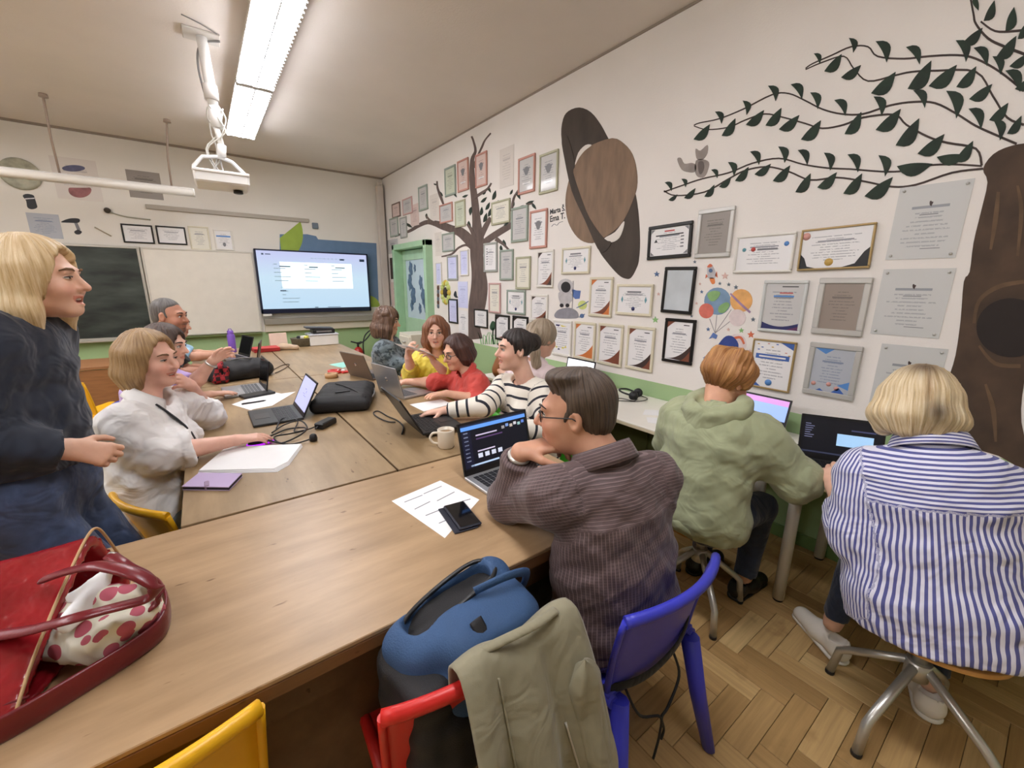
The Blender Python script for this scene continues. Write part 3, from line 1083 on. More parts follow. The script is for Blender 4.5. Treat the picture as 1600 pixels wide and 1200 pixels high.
        MB().prism([(-pw * .40, 0), (-pw * .30, 0), (-pw * .35, ph * .12)], zp, zp + .001).build('logo', INK['black'], pap)
        for i in range(4):
            MB().box((pw * .34, ph * (.14 - .12 * i), zp), (pw * .08, ph * .05, .001)).build('side_note', INK['grey'], pap)
    elif style == 'award':
        MB().box((0, ph * .30, zp), (pw * .42, ph * .06, .001)).build('heading', INK['grey'], pap)
        MB().lathe([(0, .001), (ph * .08, .001), (ph * .08, 0)], 14, Matrix.Translation((0, -ph * .34, zp))).build('seal', INK['navy'], pap)
        for sx in (-1, 1):
            MB().prism([(sx * pw * .36, -ph * .12), (sx * pw * .40, 0), (sx * pw * .36, ph * .14), (sx * pw * .33, 0)], zp, zp + .001).build('laurel', INK['teal'], pap)
    elif style == 'picture':
        MB().prism([(pw * .18 * cos(a) * (1 + .25 * sin(3 * a)), ph * .12 + ph * .13 * sin(a)) for a in np.linspace(0, 2 * pi, 16)[:-1]], zp, zp + .001).build('drawing', INK['grey'], pap)
        MB().box((0, -ph * .25, zp), (pw * .55, ph * .05, .001)).build('caption', PAP['white'], pap)
    elif style == 'bluey':
        MB().prism([(-pw * .38, ph * .42), (-pw * .1, ph * .42), (-pw * .2, ph * .36), (-pw * .38, ph * .38)], zp, zp + .001).build('blue_mark', INK['navy'], pap)
        MB().prism([(-pw * .1, ph * .42), (pw * .3, ph * .38), (0, ph * .36)], zp, zp + .001).build('yellow_mark', INK['yellow'], pap)
        for i, (u, v, col) in enumerate(((-.3, -.3, 'yellow'), (-.15, -.36, 'navy'), (.1, -.3, 'yellow'), (.26, -.26, 'yellow'))):
            MB().prism([(pw * (u - .08), ph * (v - .03)), (pw * (u + .08), ph * (v - .03)), (pw * u, ph * (v + .04))], zp, zp + .001).build('mark', INK[col], pap)
    elif style == 'dots':
        for i in range(7):
            MB().box((-pw * .3, ph * (.34 - .1 * i), zp), (pw * .12, ph * .04, .001)).build('bullet', INK['grey'], pap)
    elif style == 'band':
        MB().box((0, ph * .2, zp), (pw * .9, ph * .08, .001)).build('blue_band', INK['skyblue'], pap)
        MB().prism([(pw * .1 * cos(a), -ph * .25 + ph * .12 * sin(a)) for a in np.linspace(0, 2 * pi, 12)[:-1]], zp, zp + .001).build('badge', INK['grey'], pap)
    return o


S = sheet
# --- cluster round the painted tree, far end of the right wall
S(613.5, 626, 317, 340, 'brown', 'pink', 'small brown-framed pinkish certificate nearest the corner, top row')
S(630, 645, 309, 335, 'pink', 'grey', 'pink-framed certificate with a small inner window near the corner')
S(641.6, 654.6, 319, 353, None, 'pink', 'unframed pale pink sheet overlapping the left branch tip', name='wall_sheet', cat='paper sheet')
S(655, 669, 290, 329, 'green', 'grey', 'grey-green framed certificate above the left branch, alone')
S(672, 686.6, 303, 345, None, 'faint', 'faint cream sheet left of the salmon frame on the branch', name='wall_sheet', cat='paper sheet')
S(696, 713, 260, 306, 'green', 'green', 'grey-green framed sheet left of the upper trunk, highest of its colour')
S(688, 708, 318, 348, 'red', 'grey', 'salmon frame resting just above the left branch')
S(716, 733, 249, 299, 'red', 'pink', 'salmon-framed sheet touching the left side of the upper trunk', 'picture')
S(744, 762, 239, 292, 'red', 'pink', 'salmon-framed sheet right of the forked trunk top', 'picture')
S(712, 728, 313, 355, 'olive', 'green', 'tall olive frame where the left branch meets the trunk')
S(610, 623, 340, 370, 'green', 'grey', 'teal-grey framed sheet at the tip of the left branch')
S(626, 636.5, 339, 372, 'grey', 'grey', 'narrow grey frame crossing the thin end of the left branch')
S(606, 622, 374, 396, None, 'grey', 'grey unframed sheet above the dark board by the corner', name='wall_sheet', cat='paper sheet')
S(610, 626, 402, 436, None, 'black', 'dark brown blank board left of the green door', name='wall_board', cat='board')
S(612, 627, 441, 478, None, 'pink', 'pale pink poster under the dark board by the door', name='wall_poster', cat='poster')
S(680, 690, 363, 400, None, 'faint', 'plain sheet above the right corner of the green door', name='wall_sheet', cat='paper sheet')
S(692, 711, 364, 393, 'green', 'grey', 'grey-green frame just below the left branch')
S(682, 691, 410, 446, 'white', 'lav_lit', 'narrow lavender-lit sheet right beside the green door')
S(700, 716, 399, 438, 'grey', 'lav_lit', 'lavender-lit grey frame, second from the green door')
S(720, 733, 390, 431, 'white', 'lav_lit', 'lavender-lit pale sheet touching the trunk')
S(716, 731, 440, 481, None, 'lav_lit', 'unframed lavender-lit sheet left of the trunk above the yellow-shirt woman', name='wall_sheet', cat='paper sheet')
S(702, 716, 467, 505, 'black', 'lav_lit', 'black double frame behind the yellow-shirt woman')
S(717, 731, 485, 522, None, 'white', 'plain white sheet at the foot of the painted trunk', name='wall_sheet', cat='paper sheet')
S(742, 763, 483, 512, 'black', 'white', 'black-framed certificate hung on the trunk base')
S(775, 797, 492, 532, 'black', 'white', 'black-framed certificate right of the trunk base, left one of two', 'sw:dark:brown')
S(802, 826, 494, 534, 'black', 'white', 'black-framed certificate half hidden behind the grey-blond hair', 'sw:dark:brown')
S(781, 803, 230, 292, None, 'faint', 'pale unframed certificate in the top row left of the salmon frame', name='wall_sheet', cat='paper sheet')
S(811, 837, 244, 302, 'red', 'grey', 'salmon-framed certificate in the top row left of the planet', 'picture')
S(844, 873, 238, 301, 'olive', 'grey', 'olive-framed certificate nearest the planet ring, top row', 'picture')
S(769, 798, 313, 350, 'olive', 'cream', 'olive frame among the leaves right of the trunk')
S(800, 826, 323, 378, 'green', 'grey', 'grey-green framed certificate at the end of the right branch')
S(829, 856, 328, 388, 'red', 'white', 'salmon-framed certificate left of the handwritten names', 'picture')
S(757, 778, 379, 425, 'grey', 'white', 'grey frame with a column of marks, right against the trunk', 'dots')
S(782, 803, 390, 438, 'green', 'grey', 'dark green-framed certificate under the right branch')
S(807, 830, 401, 452, 'olive', 'cream', 'cream-olive frame beside the dark green-framed certificate')
S(840, 866, 391, 449, 'white', 'white', 'white-framed certificate with a brown sweep, below the handwriting', 'sw:dark:brown')
S(765, 783, 442, 489, 'pink', 'cream', 'thin pink frame right of the trunk, lower row')
S(793, 822, 453, 491, 'green', 'white', 'grey-green landscape frame above the two black frames', 'award')
S(830, 857, 460, 502, 'white', 'white', 'pale certificate with a dark corner left of the astronaut', 'sw:dark:brown')
# --- middle
S(879, 923, 386, 428, 'cream', 'white', 'cream landscape frame just left of the planet ring tip', 'award')
S(922, 958, 433, 495, 'cream', 'white', 'cream portrait frame with an orange sweep, upper one beside the astronaut', 'sw:orange:brown')
S(964, 1021, 444, 493, 'cream', 'white', 'cream landscape frame under the planet', 'award')
S(864, 894, 500, 556, 'white', 'white', 'white sheet with blue and yellow marks under the astronaut', 'bluey')
S(898, 931, 503, 562, 'cream', 'white', 'cream portrait frame with an orange sweep, bottom row first from the left', 'sw:orange:orange')
S(935, 974, 506, 571, 'cream', 'white', 'cream portrait frame with a brown sweep, middle of the bottom three', 'sw:brown:brown')
S(980, 1023, 510, 579, 'cream', 'white', 'cream portrait frame with a brown sweep, nearest the black frames', 'sw:brown:dark')
S(1037, 1086, 417, 490, 'black', 'shiny', 'black portrait frame with blank glossy glass', fw=.022, tilt=-1.0)
S(1038, 1086, 498, 568, 'black', 'white', 'black portrait frame with a dark red sweep under the glossy one', 'sw:brown:dark', fw=.022)
S(1014, 1082, 350, 404, 'black', 'white', 'black landscape frame at the left of the upper row, ornate diploma', 'ornate', fw=.024, tilt=1.5)
S(1090, 1146, 326, 402, 'silver', 'dgrey', 'silver frame with dark grey sheet beside the ornate diploma', fw=.026)
# --- right
S(1150, 1242, 366, 426, 'white', 'white', 'white landscape frame with small coloured logos', 'logos', fw=.014)
S(1251, 1365, 354, 421, 'gold', 'white', 'gold-edged landscape diploma with black corners', 'goldblack', fw=.010, tilt=1.5)
S(1396, 1507, 288, 404, None, 'acryl', 'clear acrylic plaque with a dark emblem, topmost of three', 'emblem', name='acrylic_plaque', cat='plaque')
S(1190, 1259, 438, 520, 'clear', 'grey', 'framed certificate with a navy wave at its foot', 'wave', fw=.018)
S(1275, 1357, 434, 524, 'silver', 'brown', 'silver frame with a brownish sheet left of the middle plaque', fw=.030)
S(1370, 1481, 420, 526, None, 'acryl', 'clear acrylic plaque with a dark emblem, middle of three', 'emblem', name='acrylic_plaque', cat='plaque')
S(1173, 1241, 531, 609, 'gold', 'white', 'gold-framed certificate with a blue banner beside the auburn hair', 'bluegold', fw=.010)
S(1260, 1343, 537, 621, 'silver', 'bluegr', 'silver frame with blue triangles above the dark laptop', 'tri', fw=.028)
S(1366, 1470, 540, 646, None, 'acryl', 'clear acrylic plaque with a dark emblem, lowest, behind the blond bob', 'emblem', name='acrylic_plaque', cat='plaque')
# --- back wall
S(191, 240, 351, 380, 'black', 'white', 'thin black landscape frame above the chalkboard, left of two', side='B', fw=.018)
S(245, 291, 354, 382, 'black', 'white', 'thin black landscape frame above the whiteboard, right of two', side='B', fw=.018)
S(296, 328, 354, 391, 'cream', 'cream', 'pale cream certificate above the whiteboard', side='B')
S(335, 364, 359, 391, 'white', 'white', 'white sheet with a blue band above the whiteboard', 'band', side='B')
S(45, 95, 334, 372, None, 'bluegr', 'pale blue poster sheet above the standing woman\'s hair', side='B', name='wall_poster', cat='poster')
S(84, 155, 248, 312, None, 'faint', 'cream poster with a purple and red shape behind the hanging lamp', side='B', name='wall_poster', cat='poster')
S(200, 252, 268, 310, None, 'dgrey', 'brown picture board behind the hanging lamp', side='B', name='picture_board', cat='picture')

# ================================================================== WALL PAINTINGS AND STICKERS
def rw(px, py):
    """pixel on the right wall -> local wall coordinates (u towards the viewer's right, v up)"""
    p = onx(px, py, XR)
    return (-p.y, p.z)


def mural_root(name, label, cat='wall painting'):
    o = empty(name, (0, 0, 0), 0, label, cat)
    o.matrix_world = frame_M((XR, 0, 0), (0, -1, 0), (0, 0, 1), (-1, 0, 0))
    return o


def spoly(pts, n=3):
    P = [Vector((a, b, 0)) for a, b in pts]
    L = len(P)
    out = []
    for i in range(L):
        a, b, c, d = P[i - 1], P[i], P[(i + 1) % L], P[(i + 2) % L]
        for k in range(n):
            t = k / n
            q = 0.5 * ((2 * b) + (c - a) * t + (2 * a - 5 * b + 4 * c - d) * t * t + (3 * b - a - 3 * c + d) * t ** 3)
            out.append((q.x, q.y))
    return out


def paint(pts, name, m, parent, z0=0.0, z1=.002, smooth=True):
    w = [rw(*p) for p in pts]
    if smooth:
        w = spoly(w)
    return MB().prism(w, z0, z1).build(name, m, parent)


def stroke(pts, name, m, parent, z1=.002):
    """tapered brush stroke through (px, py, width px); ribbon with rounded joins"""
    P = smooth_path([(p[0], p[1], p[2]) for p in pts], 4)
    lft, rgt = [], []
    for i, p in enumerate(P):
        t = (P[min(i + 1, len(P) - 1)] - P[max(i - 1, 0)])
        t = Vector((t.x, t.y)).normalized()
        nrm = Vector((-t.y, t.x)) * (p.z / 2)
        lft.append(rw(p.x + nrm.x, p.y + nrm.y))
        rgt.append(rw(p.x - nrm.x, p.y - nrm.y))
    mb = MB()
    n = len(P)
    vs = [(a, b, z1) for a, b in lft] + [(a, b, z1) for a, b in rgt] + [(a, b, 0) for a, b in lft] + [(a, b, 0) for a, b in rgt]
    fs = []
    for i in range(n - 1):
        fs += [(i, i + 1, n + i + 1, n + i), (2 * n + i, 2 * n + i + 1, i + 1, i), (n + i, n + i + 1, 3 * n + i + 1, 3 * n + i)]
    mb.add(vs, fs)
    return mb.build(name, m, parent)


M_BARK1 = mat('mural_bark_grey_brown', (96, 80, 74), .75, var=.22, scale=6, stretch=(3, 1, 1))
M_BARK2 = mat('mural_bark_dark_brown', (74, 56, 42), .75, var=.35, scale=5, stretch=(1.4, 1, 1))
M_LEAF = mat('mural_leaf_green', (26, 44, 30), .7, var=.45, scale=14)
M_VINE = mat('mural_vine_brown', (58, 44, 38), .7, var=.3)
M_RING = mat('mural_ring_dark', (66, 56, 48), .75, var=.22, scale=4, stretch=(2, 1, 1))
M_PLAN = mat('mural_planet_brown', (132, 108, 88), .75, var=.20, scale=4, stretch=(4, 1, 1))
M_WALLP = mat('mural_gap_white', (224, 217, 208), .75)

# planet with a ring
pl = mural_root('planet_mural', 'large brown ringed planet painted on the wall')
K = lambda L, ox=840, oy=150, s=4.444: [(ox + a / s, oy + b / s) for a, b in L]
paint(K([(165, 270), (178, 160), (215, 105), (290, 80), (370, 112), (440, 200), (500, 310), (600, 480), (670, 640), (700, 800), (712, 1000), (705, 1130), (690, 1190), (650, 1262), (610, 1268), (560, 1240), (480, 1150), (420, 1060),
         (330, 860), (240, 660), (190, 440)]), 'ring', M_RING, pl, 0, .002)
paint(K([(255, 480), (300, 400), (380, 340), (520, 293), (600, 330), (660, 405), (690, 520), (690, 640), (650, 760), (600, 862), (540, 930), (460, 985), (380, 1022), (300, 1000), (240, 930), (205, 840), (195, 720), (215, 600)]),
      'planet_ball', M_PLAN, pl, 0, .004)
paint(K([(262, 480), (285, 395), (335, 342), (378, 342), (330, 380), (290, 430)]), 'gap', M_WALLP, pl, 0, .005)
paint(K([(465, 990), (540, 945), (600, 870), (600, 910), (570, 985), (515, 1016)]), 'gap', M_WALLP, pl, 0, .005)
paint(K([(170, 300), (210, 280), (262, 470), (250, 530), (300, 690), (365, 850), (465, 990), (515, 1016), (470, 1080), (420, 1060), (330, 860), (240, 660), (190, 440)]), 'ring_front', M_RING, pl, 0, .006)

# the grey-brown tree by the door
t1 = mural_root('tree_mural', 'grey-brown tree painted among the certificates near the door')
stroke([(743, 530, 22), (741, 505, 18), (745, 480, 26), (749, 450, 26), (748, 425, 22), (745, 400, 20), (746, 380, 22), (745, 350, 14), (742, 315, 11), (738, 280, 9), (738, 250, 6), (743, 236, 4), (740, 221, 3), (737, 213, 3)], 'trunk', M_BARK1, t1)
for s in ([(740, 262, 5), (747, 243, 3), (753, 230, 3), (758, 219, 2.4), (767, 208, 2)],
          [(744, 390, 12), (734, 376, 16), (720, 363, 15), (706, 358, 12), (692, 353, 12), (680, 349, 9), (668, 347, 7), (655, 352, 6), (640, 361, 4.5), (617, 369, 3)],
          [(748, 388, 10), (762, 375, 10), (780, 363, 10), (797, 353, 9), (812, 345, 5)], [(741, 392, 6), (730, 383, 4), (717, 387, 3), (706, 397, 3), (690, 401, 2)],
          [(748, 378, 8), (758, 356, 8), (767, 340, 6)], [(742, 372, 6), (736, 358, 5), (730, 350, 3)], [(775, 373, 7), (786, 381, 4), (793, 388, 3), (799, 395, 3)],
          [(694, 322, 2), (689, 308, 4), (684, 294, 3), (683, 283, 2)], [(684, 350, 3), (672, 344, 3), (666, 337, 2)], [(740, 310, 4), (752, 302, 4), (762, 295, 3), (768, 286, 2)],
          [(812, 345, 3), (822, 322, 2.5), (833, 318, 2.5)], [(800, 330, 3), (803, 310, 3), (811, 296, 2)]):
    BR_ = globals().get('BR_', .0022) + .0003
    stroke(s, 'branch', M_BARK1, t1, BR_)


LEAF_N = [0]


def leaf_px(cx, cy, L, ang, wd, bend, name, m, parent, z1=.003):
    """crescent leaf outline in pixels, painted on the wall; the sign of wd tells which side bulges"""
    ca, sa = cos(radians(ang)), sin(radians(ang))
    LEAF_N[0] += 1
    pts = []
    for t in np.linspace(0, 1, 9):
        pts.append(((t - .5) * L, wd * sin(pi * t ** .75)))
    for t in np.linspace(1, 0, 9)[1:-1]:
        pts.append(((t - .5) * L, bend * wd * sin(pi * t)))
    return paint([(cx + x * ca - y * sa, cy + x * sa + y * ca) for x, y in pts], name, m, parent, 0, z1 + .00004 * (LEAF_N[0] % 40), False)


for (x, y, L, a) in ((757, 300, 10, -60), (765, 296, 11, 70), (772, 305, 16, -70), (756, 312, 13, -40), (762, 322, 14, -60), (752, 330, 14, -80), (736, 330, 14, 100), (758, 340, 16, -70), (765, 332, 14, -70), (734, 352, 14, 80), (776, 318, 12, -60),
                     (801, 318, 14, -80), (811, 306, 12, 70), (828, 316, 14, -20), (835, 322, 12, 60), (817, 322, 10, -10), (789, 380, 12, 70), (784, 389, 12, 80), (791, 350, 9, -30), (690, 303, 9, 60), (681, 288, 7, 20), (667, 338, 9, 90), (640, 352, 12, 40),
                     (712, 305, 8, 60), (727, 306, 10, -20), (799, 300, 9, -60)):
    leaf_px(x, y, L, a, L * .24, -.5, 'leaf', M_LEAF, t1)
# shrubs and grass painted at the foot of that tree
M_GRASS = mat('mural_grass_green', (130, 176, 120), .7, var=.2)
M_BUSH = mat('mural_bush_green', (40, 74, 48), .7, var=.2)
g = mural_root('bush_mural', 'dark green bush and pale grass painted right of the trunk base')
paint([(766, 508), (769, 502), (773, 503), (774, 511), (771, 517), (766, 514)], 'bush', M_BUSH, g)
stroke([(771, 512, 2), (770, 525, 2), (772, 538, 2)], 'bush_stem', M_BUSH, g)
for i in range(9):
    x = 752 + i * 3.1
    stroke([(x, 538, 1.6), (x + (i % 3 - 1) * 1.5, 528, 1.4), (x + (i % 3 - 1) * 5, 519 + (i % 2) * 4, .6)], 'grass_blade', M_GRASS, g)

# big dark trunk at the right edge with its leafy boughs
t2 = mural_root('oak_mural', 'huge dark brown tree with leafy boughs painted at the right edge')
M2 = lambda L: [(1000 + a / 2.6667, b / 2.6667) for a, b in L]
paint([(1536, 264), (1552, 241), (1580, 228), (1612, 224), (1650, 232), (1668, 300), (1640, 420), (1618, 520), (1600, 600), (1596, 660), (1610, 735), (1560, 712), (1500, 692), (1484, 660), (1476, 618), (1482, 592), (1493, 555), (1501, 500), (1506, 440), (1515, 425),
       (1521, 380), (1533, 330), (1543, 285)], 'trunk', M_BARK2, t2, 0, .002)
paint([(1580 + 54 * cos(a), 512 + 46 * sin(a)) for a in np.linspace(0, 2 * pi, 20)[:-1]], 'knot_hole', mat('mural_knot_dark', (36, 27, 24), .75, var=.2), t2, 0, .004)
M_BARK3 = mat('mural_bark_mid_brown', (98, 76, 54), .75, var=.3, scale=9)
for s in ([(1522, 505, 5), (1530, 470, 6), (1560, 448, 7), (1600, 440, 6)], [(1530, 540, 4), (1555, 568, 6), (1595, 572, 6)], [(1560, 300, 5), (1556, 340, 8), (1548, 390, 4)], [(1540, 600, 4), (1552, 640, 8), (1556, 690, 4)], [(1590, 290, 4), (1596, 330, 7), (1590, 400, 4)]):
    stroke(s, 'bark_stroke', M_BARK3, t2, .003)
def vine(pts, w0, w1):
    P = M2(pts)
    n = len(P)
    stroke([(p[0], p[1], w0 + (w1 - w0) * i / (n - 1)) for i, p in enumerate(P)], 'bough', M_VINE, t2, .002)


vine([(100, 800), (170, 775), (260, 745), (370, 720), (470, 680), (580, 660), (680, 685), (780, 700), (880, 705), (1010, 715), (1100, 712), (1200, 690), (1300, 685), (1425, 692)], 2, 3)
vine([(100, 795), (150, 815), (270, 800), (370, 745), (440, 710), (530, 695), (620, 715), (710, 750), (820, 740), (930, 755), (1050, 778), (1150, 770), (1300, 720), (1430, 703)], 2, 3.4)
vine([(225, 522), (250, 512), (330, 495), (430, 455), (550, 395), (620, 390), (690, 420), (760, 455), (840, 475), (930, 475), (1040, 440), (1140, 425), (1230, 430), (1320, 475), (1400, 525), (1500, 570), (1570, 600)], 1.6, 4)
vine([(225, 525), (280, 540), (370, 530), (440, 500), (520, 475), (600, 490), (690, 515), (760, 535), (850, 520), (930, 490), (1060, 478), (1110, 520), (1200, 570), (1280, 595), (1400, 620), (1424, 690)], 1.6, 4)
vine([(690, 285), (720, 265), (800, 230), (880, 195), (950, 195), (990, 235), (1100, 245), (1200, 235), (1320, 230), (1400, 245), (1500, 300), (1600, 380)], 1.6, 4)
vine([(690, 290), (760, 260), (850, 235), (890, 285), (950, 338), (1060, 315), (1130, 300), (1230, 295), (1400, 300), (1470, 400), (1530, 490), (1600, 520)], 1.6, 4)
vine([(1375, -20), (1390, 60), (1400, 100), (1450, 160), (1520, 195), (1640, 240)], 3, 5)
vine([(1420, 90), (1480, 130), (1560, 130), (1640, 120)], 3, 4)
UPL = [(118, 775, 38), (182, 760, 32), (310, 722, 36), (380, 700, 52), (478, 655, 56), (590, 640, 62), (678, 652, 62), (780, 668, 66), (887, 675, 72), (1008, 685, 78), (327, 487, 48), (437, 445, 52), (550, 385, 60), (652, 378, 66), (725, 415, 64),
       (833, 445, 68), (990, 437, 74), (1163, 408, 74), (1297, 428, 104), (1395, 490, 86), (1485, 535, 80), (737, 242, 42), (880, 185, 54), (1005, 210, 84), (1137, 227, 78), (1337, 207, 84), (1418, 232, 80), (1485, 268, 70), (1552, 332, 90)]
for i, (x, y, s) in enumerate(UPL):
    p = M2([(x, y)])[0]
    leaf_px(p[0], p[1] + s * .03, s * .44, 52 + (i * 37 % 24), -s * .21, .12, 'leaf', M_LEAF, t2, .004)
LOL = [(138, 822, 38), (208, 805, 54), (290, 795, 56), (355, 760, 54), (425, 725, 70), (512, 705, 70), (590, 722, 84), (680, 762, 88), (780, 750, 90), (887, 765, 100), (995, 778, 124), (258, 550, 80), (370, 530, 80), (480, 490, 84), (557, 487, 86), (622, 510, 90),
       (713, 542, 100), (888, 513, 100), (1035, 498, 118), (1115, 550, 130), (1213, 600, 120), (805, 262, 88), (880, 298, 84), (1015, 345, 118), (1165, 312, 134), (1262, 315, 128), (1360, 320, 104), (1420, 382, 100), (1495, 465, 94), (1560, 520, 84),
       (1385, 150, 94), (1525, 197, 112), (1580, 250, 84), (1455, 45, 84), (1145, 688, 130), (1300, 650, 110), (1350, 630, 100), (1600, 345, 80)]
for i, (x, y, s) in enumerate(LOL):
    p = M2([(x, y)])[0]
    a = -32 - (i * 53 % 22) if not (1120 < x < 1320 and 640 < y < 700) else -4
    if x > 1400 and y < 100:
        a = -62
    leaf_px(p[0], p[1], s * .43, a, s * .135, -.18, 'leaf', M_LEAF, t2, .004)
for (x, y, L, a) in ((1578, 30, 40, -70), (1527, 5, 24, 80), (1598, 48, 30, -60)):
    leaf_px(x, y, L, a, L * .30, -.3, 'leaf', M_LEAF, t2, .004)

# small grey squirrel painted over the lowest bough
sq = mural_root('squirrel_mural', 'small faint grey squirrel painted above the lowest bough')
M_SQ = mat('mural_squirrel_grey', (150, 140, 134), .75, var=.2)
M_SQD = mat('mural_squirrel_dark', (104, 94, 90), .75)
paint(K([(970, 440), (995, 430), (1020, 470), (1070, 465), (1100, 480), (1095, 525), (1050, 530), (1000, 510)]), 'tail', M_SQ, sq)
paint(K([(1100, 450), (1150, 440), (1190, 460), (1185, 510), (1160, 560), (1120, 565), (1095, 530)]), 'body', M_SQ, sq)
paint(K([(1100, 365), (1130, 380), (1180, 340), (1180, 395), (1150, 440), (1110, 440), (1098, 405)]), 'head', M_SQ, sq)
paint(K([(1118, 460), (1150, 455), (1158, 500), (1135, 545), (1118, 520)]), 'belly', M_SQD, sq, 0, .003)

# handwriting beside the planet
def wall_text(body, px, py, size, name, m, parent, side='R'):
    cu = bpy.data.curves.new(name, 'FONT')
    cu.body = body
    cu.size = size
    cu.extrude = .0008
    cu.offset = .0015
    cu.align_x = 'CENTER'
    ob = bpy.data.objects.new(name, cu)
    COL.objects.link(ob)
    bpy.context.view_layer.update()
    me = bpy.data.meshes.new_from_object(ob.evaluated_get(bpy.context.evaluated_depsgraph_get()))
    bpy.data.objects.remove(ob)
    me.materials.append(m)
    o = bpy.data.objects.new(name, me)
    link(o, parent)
    u, v = rw(px, py)
    o.location = (u, v, .001)
    o.rotation_euler = (0, 0, radians(3))
    return o


hw_ = mural_root('handwritten_names', 'black handwritten names on the wall left of the planet', 'handwriting')
wall_text('Marta Š.', 871, 332, .062, 'first_line', INK['black'], hw_)
wall_text('Ema T.', 871, 344, .074, 'second_line', INK['black'], hw_)
stroke([(862, 354, .8), (866, 350, .8), (870, 352, .8), (874, 348, .8), (880, 346, .8)], 'third_line', INK['grey'], hw_)

# stickers: astronaut, rocket, planet balloons, whale, stars
def sticker(name, label):
    return mural_root(name, label, 'sticker')


def disc(cx, cy, rx, ry, name, m, parent, z=.001, n=20):
    return paint([(cx + rx * cos(a), cy + ry * sin(a)) for a in np.linspace(0, 2 * pi, n + 1)[:-1]], name, m, parent, 0, z, False)


SK = {n: mat('sticker_' + n, c, .55, var=.12, scale=20) for n, c in {'suit': (188, 184, 186), 'visor': (28, 24, 30), 'rock': (140, 138, 146), 'blue': (88, 116, 176), 'earth': (120, 148, 176), 'land': (132, 172, 110), 'orange': (226, 168, 100),
      'red': (214, 112, 96), 'pale': (222, 206, 204), 'lime': (196, 206, 120), 'purple': (160, 128, 160), 'navy': (44, 66, 136), 'flame': (222, 130, 70), 'string': (150, 144, 144), 'star_o': (208, 106, 70), 'star_g': (130, 176, 110), 'star_b': (84, 110, 150), 'star_p': (214, 176, 164), 'star_d': (96, 108, 120)}.items()}
a_ = sticker('astronaut_sticker', 'grey astronaut with a blue flag standing on a rock')
Q = lambda x, y: (840 + x / 4.444, 380 + y / 4.444)
paint([Q(*p) for p in ((120, 490), (150, 460), (220, 448), (270, 470), (285, 500), (270, 522), (150, 522), (120, 512))], 'rock', SK['rock'], a_)
paint([Q(*p) for p in ((150, 340), (200, 335), (235, 345), (245, 390), (225, 415), (215, 445), (195, 445), (190, 420), (182, 445), (160, 445), (155, 410), (145, 375))], 'suit', SK['suit'], a_, 0, .002)
c = Q(195, 300)
disc(c[0], c[1], 12, 12, 'helmet', SK['suit'], a_, .003)
c = Q(198, 305)
disc(c[0], c[1], 7.5, 8.5, 'visor', SK['visor'], a_, .004)
for bx in ((168, 432), (208, 432)):
    c = Q(*bx)
    disc(c[0], c[1], 3, 3, 'boot', SK['visor'], a_, .003)
paint([Q(*p) for p in ((240, 318), (270, 328), (300, 330), (292, 385), (262, 388), (245, 370))], 'flag', SK['blue'], a_, 0, .002, False)
stroke([Q(248, 262) + (1.2,), Q(246, 340) + (1.2,), Q(240, 460) + (1.2,)], 'flag_pole', SK['string'], a_)
for (nm, lab, cx, cy, r_, m1, rg) in (('saturn_sticker', 'tiny lime ringed planet right of the astronaut', 312, 430, 7, 'lime', True), ('comet_sticker', 'tiny blue planet at the astronaut\'s rock', 308, 505, 3.4, 'star_b', True)):
    s_ = sticker(nm, lab)
    c = Q(cx, cy)
    disc(c[0], c[1], r_, r_, 'ball', SK[m1], s_)
    stroke([(c[0] - r_ * 1.3, c[1] + r_ * .6, 1), (c[0], c[1], 1.6), (c[0] + r_ * 1.4, c[1] - r_ * .9, 1)], 'ring', SK['star_b'], s_, .003)
b_ = sticker('planet_balloons_sticker', 'bunch of balloon planets above the blue whale')
for (x, y, r_, m1, nm, z) in ((1250, 403, 21, 'earth', 'earth_balloon', .001), (1415, 398, 17.5, 'orange', 'orange_balloon', .002), (1172, 470, 11.5, 'red', 'red_balloon', .002), (1388, 518, 13, 'pale', 'pale_balloon', .003)):
    c = Q(x, y)
    disc(c[0], c[1], r_, r_ * 1.02, nm, SK[m1], b_, z)
paint([Q(*p) for p in ((1180, 350), (1230, 330), (1270, 345), (1240, 395), (1200, 400))], 'land', SK['land'], b_, 0, .003)
paint([Q(*p) for p in ((1260, 440), (1310, 410), (1335, 430), (1300, 480), (1260, 480))], 'land', SK['land'], b_, 0, .003)
stroke([Q(1340, 350) + (2.5,), Q(1410, 420) + (3.5,), Q(1478, 482) + (3,)], 'ring', SK['purple'], b_, .004)
for p in ((1195, 525), (1245, 500), (1345, 460), (1340, 540)):
    stroke([Q(*p) + (1,), Q((p[0] + 1232) / 2, (p[1] + 625) / 2) + (1,), Q(1232, 625) + (1,)], 'string', SK['string'], b_, .001)
paint([Q(*p) for p in ((1190, 665), (1220, 620), (1250, 640), (1240, 665), (1215, 655))], 'rider', SK['blue'], b_, 0, .003, False)
wv = sticker('whale_sticker', 'dark blue whale over a pale moon behind the auburn hair')
c = Q(1385, 700)
disc(c[0], c[1], 15, 16, 'moon', SK['pale'], wv, .001)
paint([Q(*p) for p in ((1235, 745), (1265, 690), (1310, 645), (1360, 650), (1395, 700), (1380, 745), (1320, 760), (1262, 735))], 'body', SK['navy'], wv, 0, .003)
stroke([Q(1285, 725) + (2,), Q(1320, 750) + (2.5,), Q(1355, 738) + (2,)], 'belly', SK['pale'], wv, .004)
stroke([Q(1365, 660) + (4,), Q(1410, 655) + (4,), Q(1435, 700) + (3,)], 'arc', SK['star_o'], wv, .002)
rk = sticker('rocket_sticker', 'small red and white toy rocket above the balloon planets')
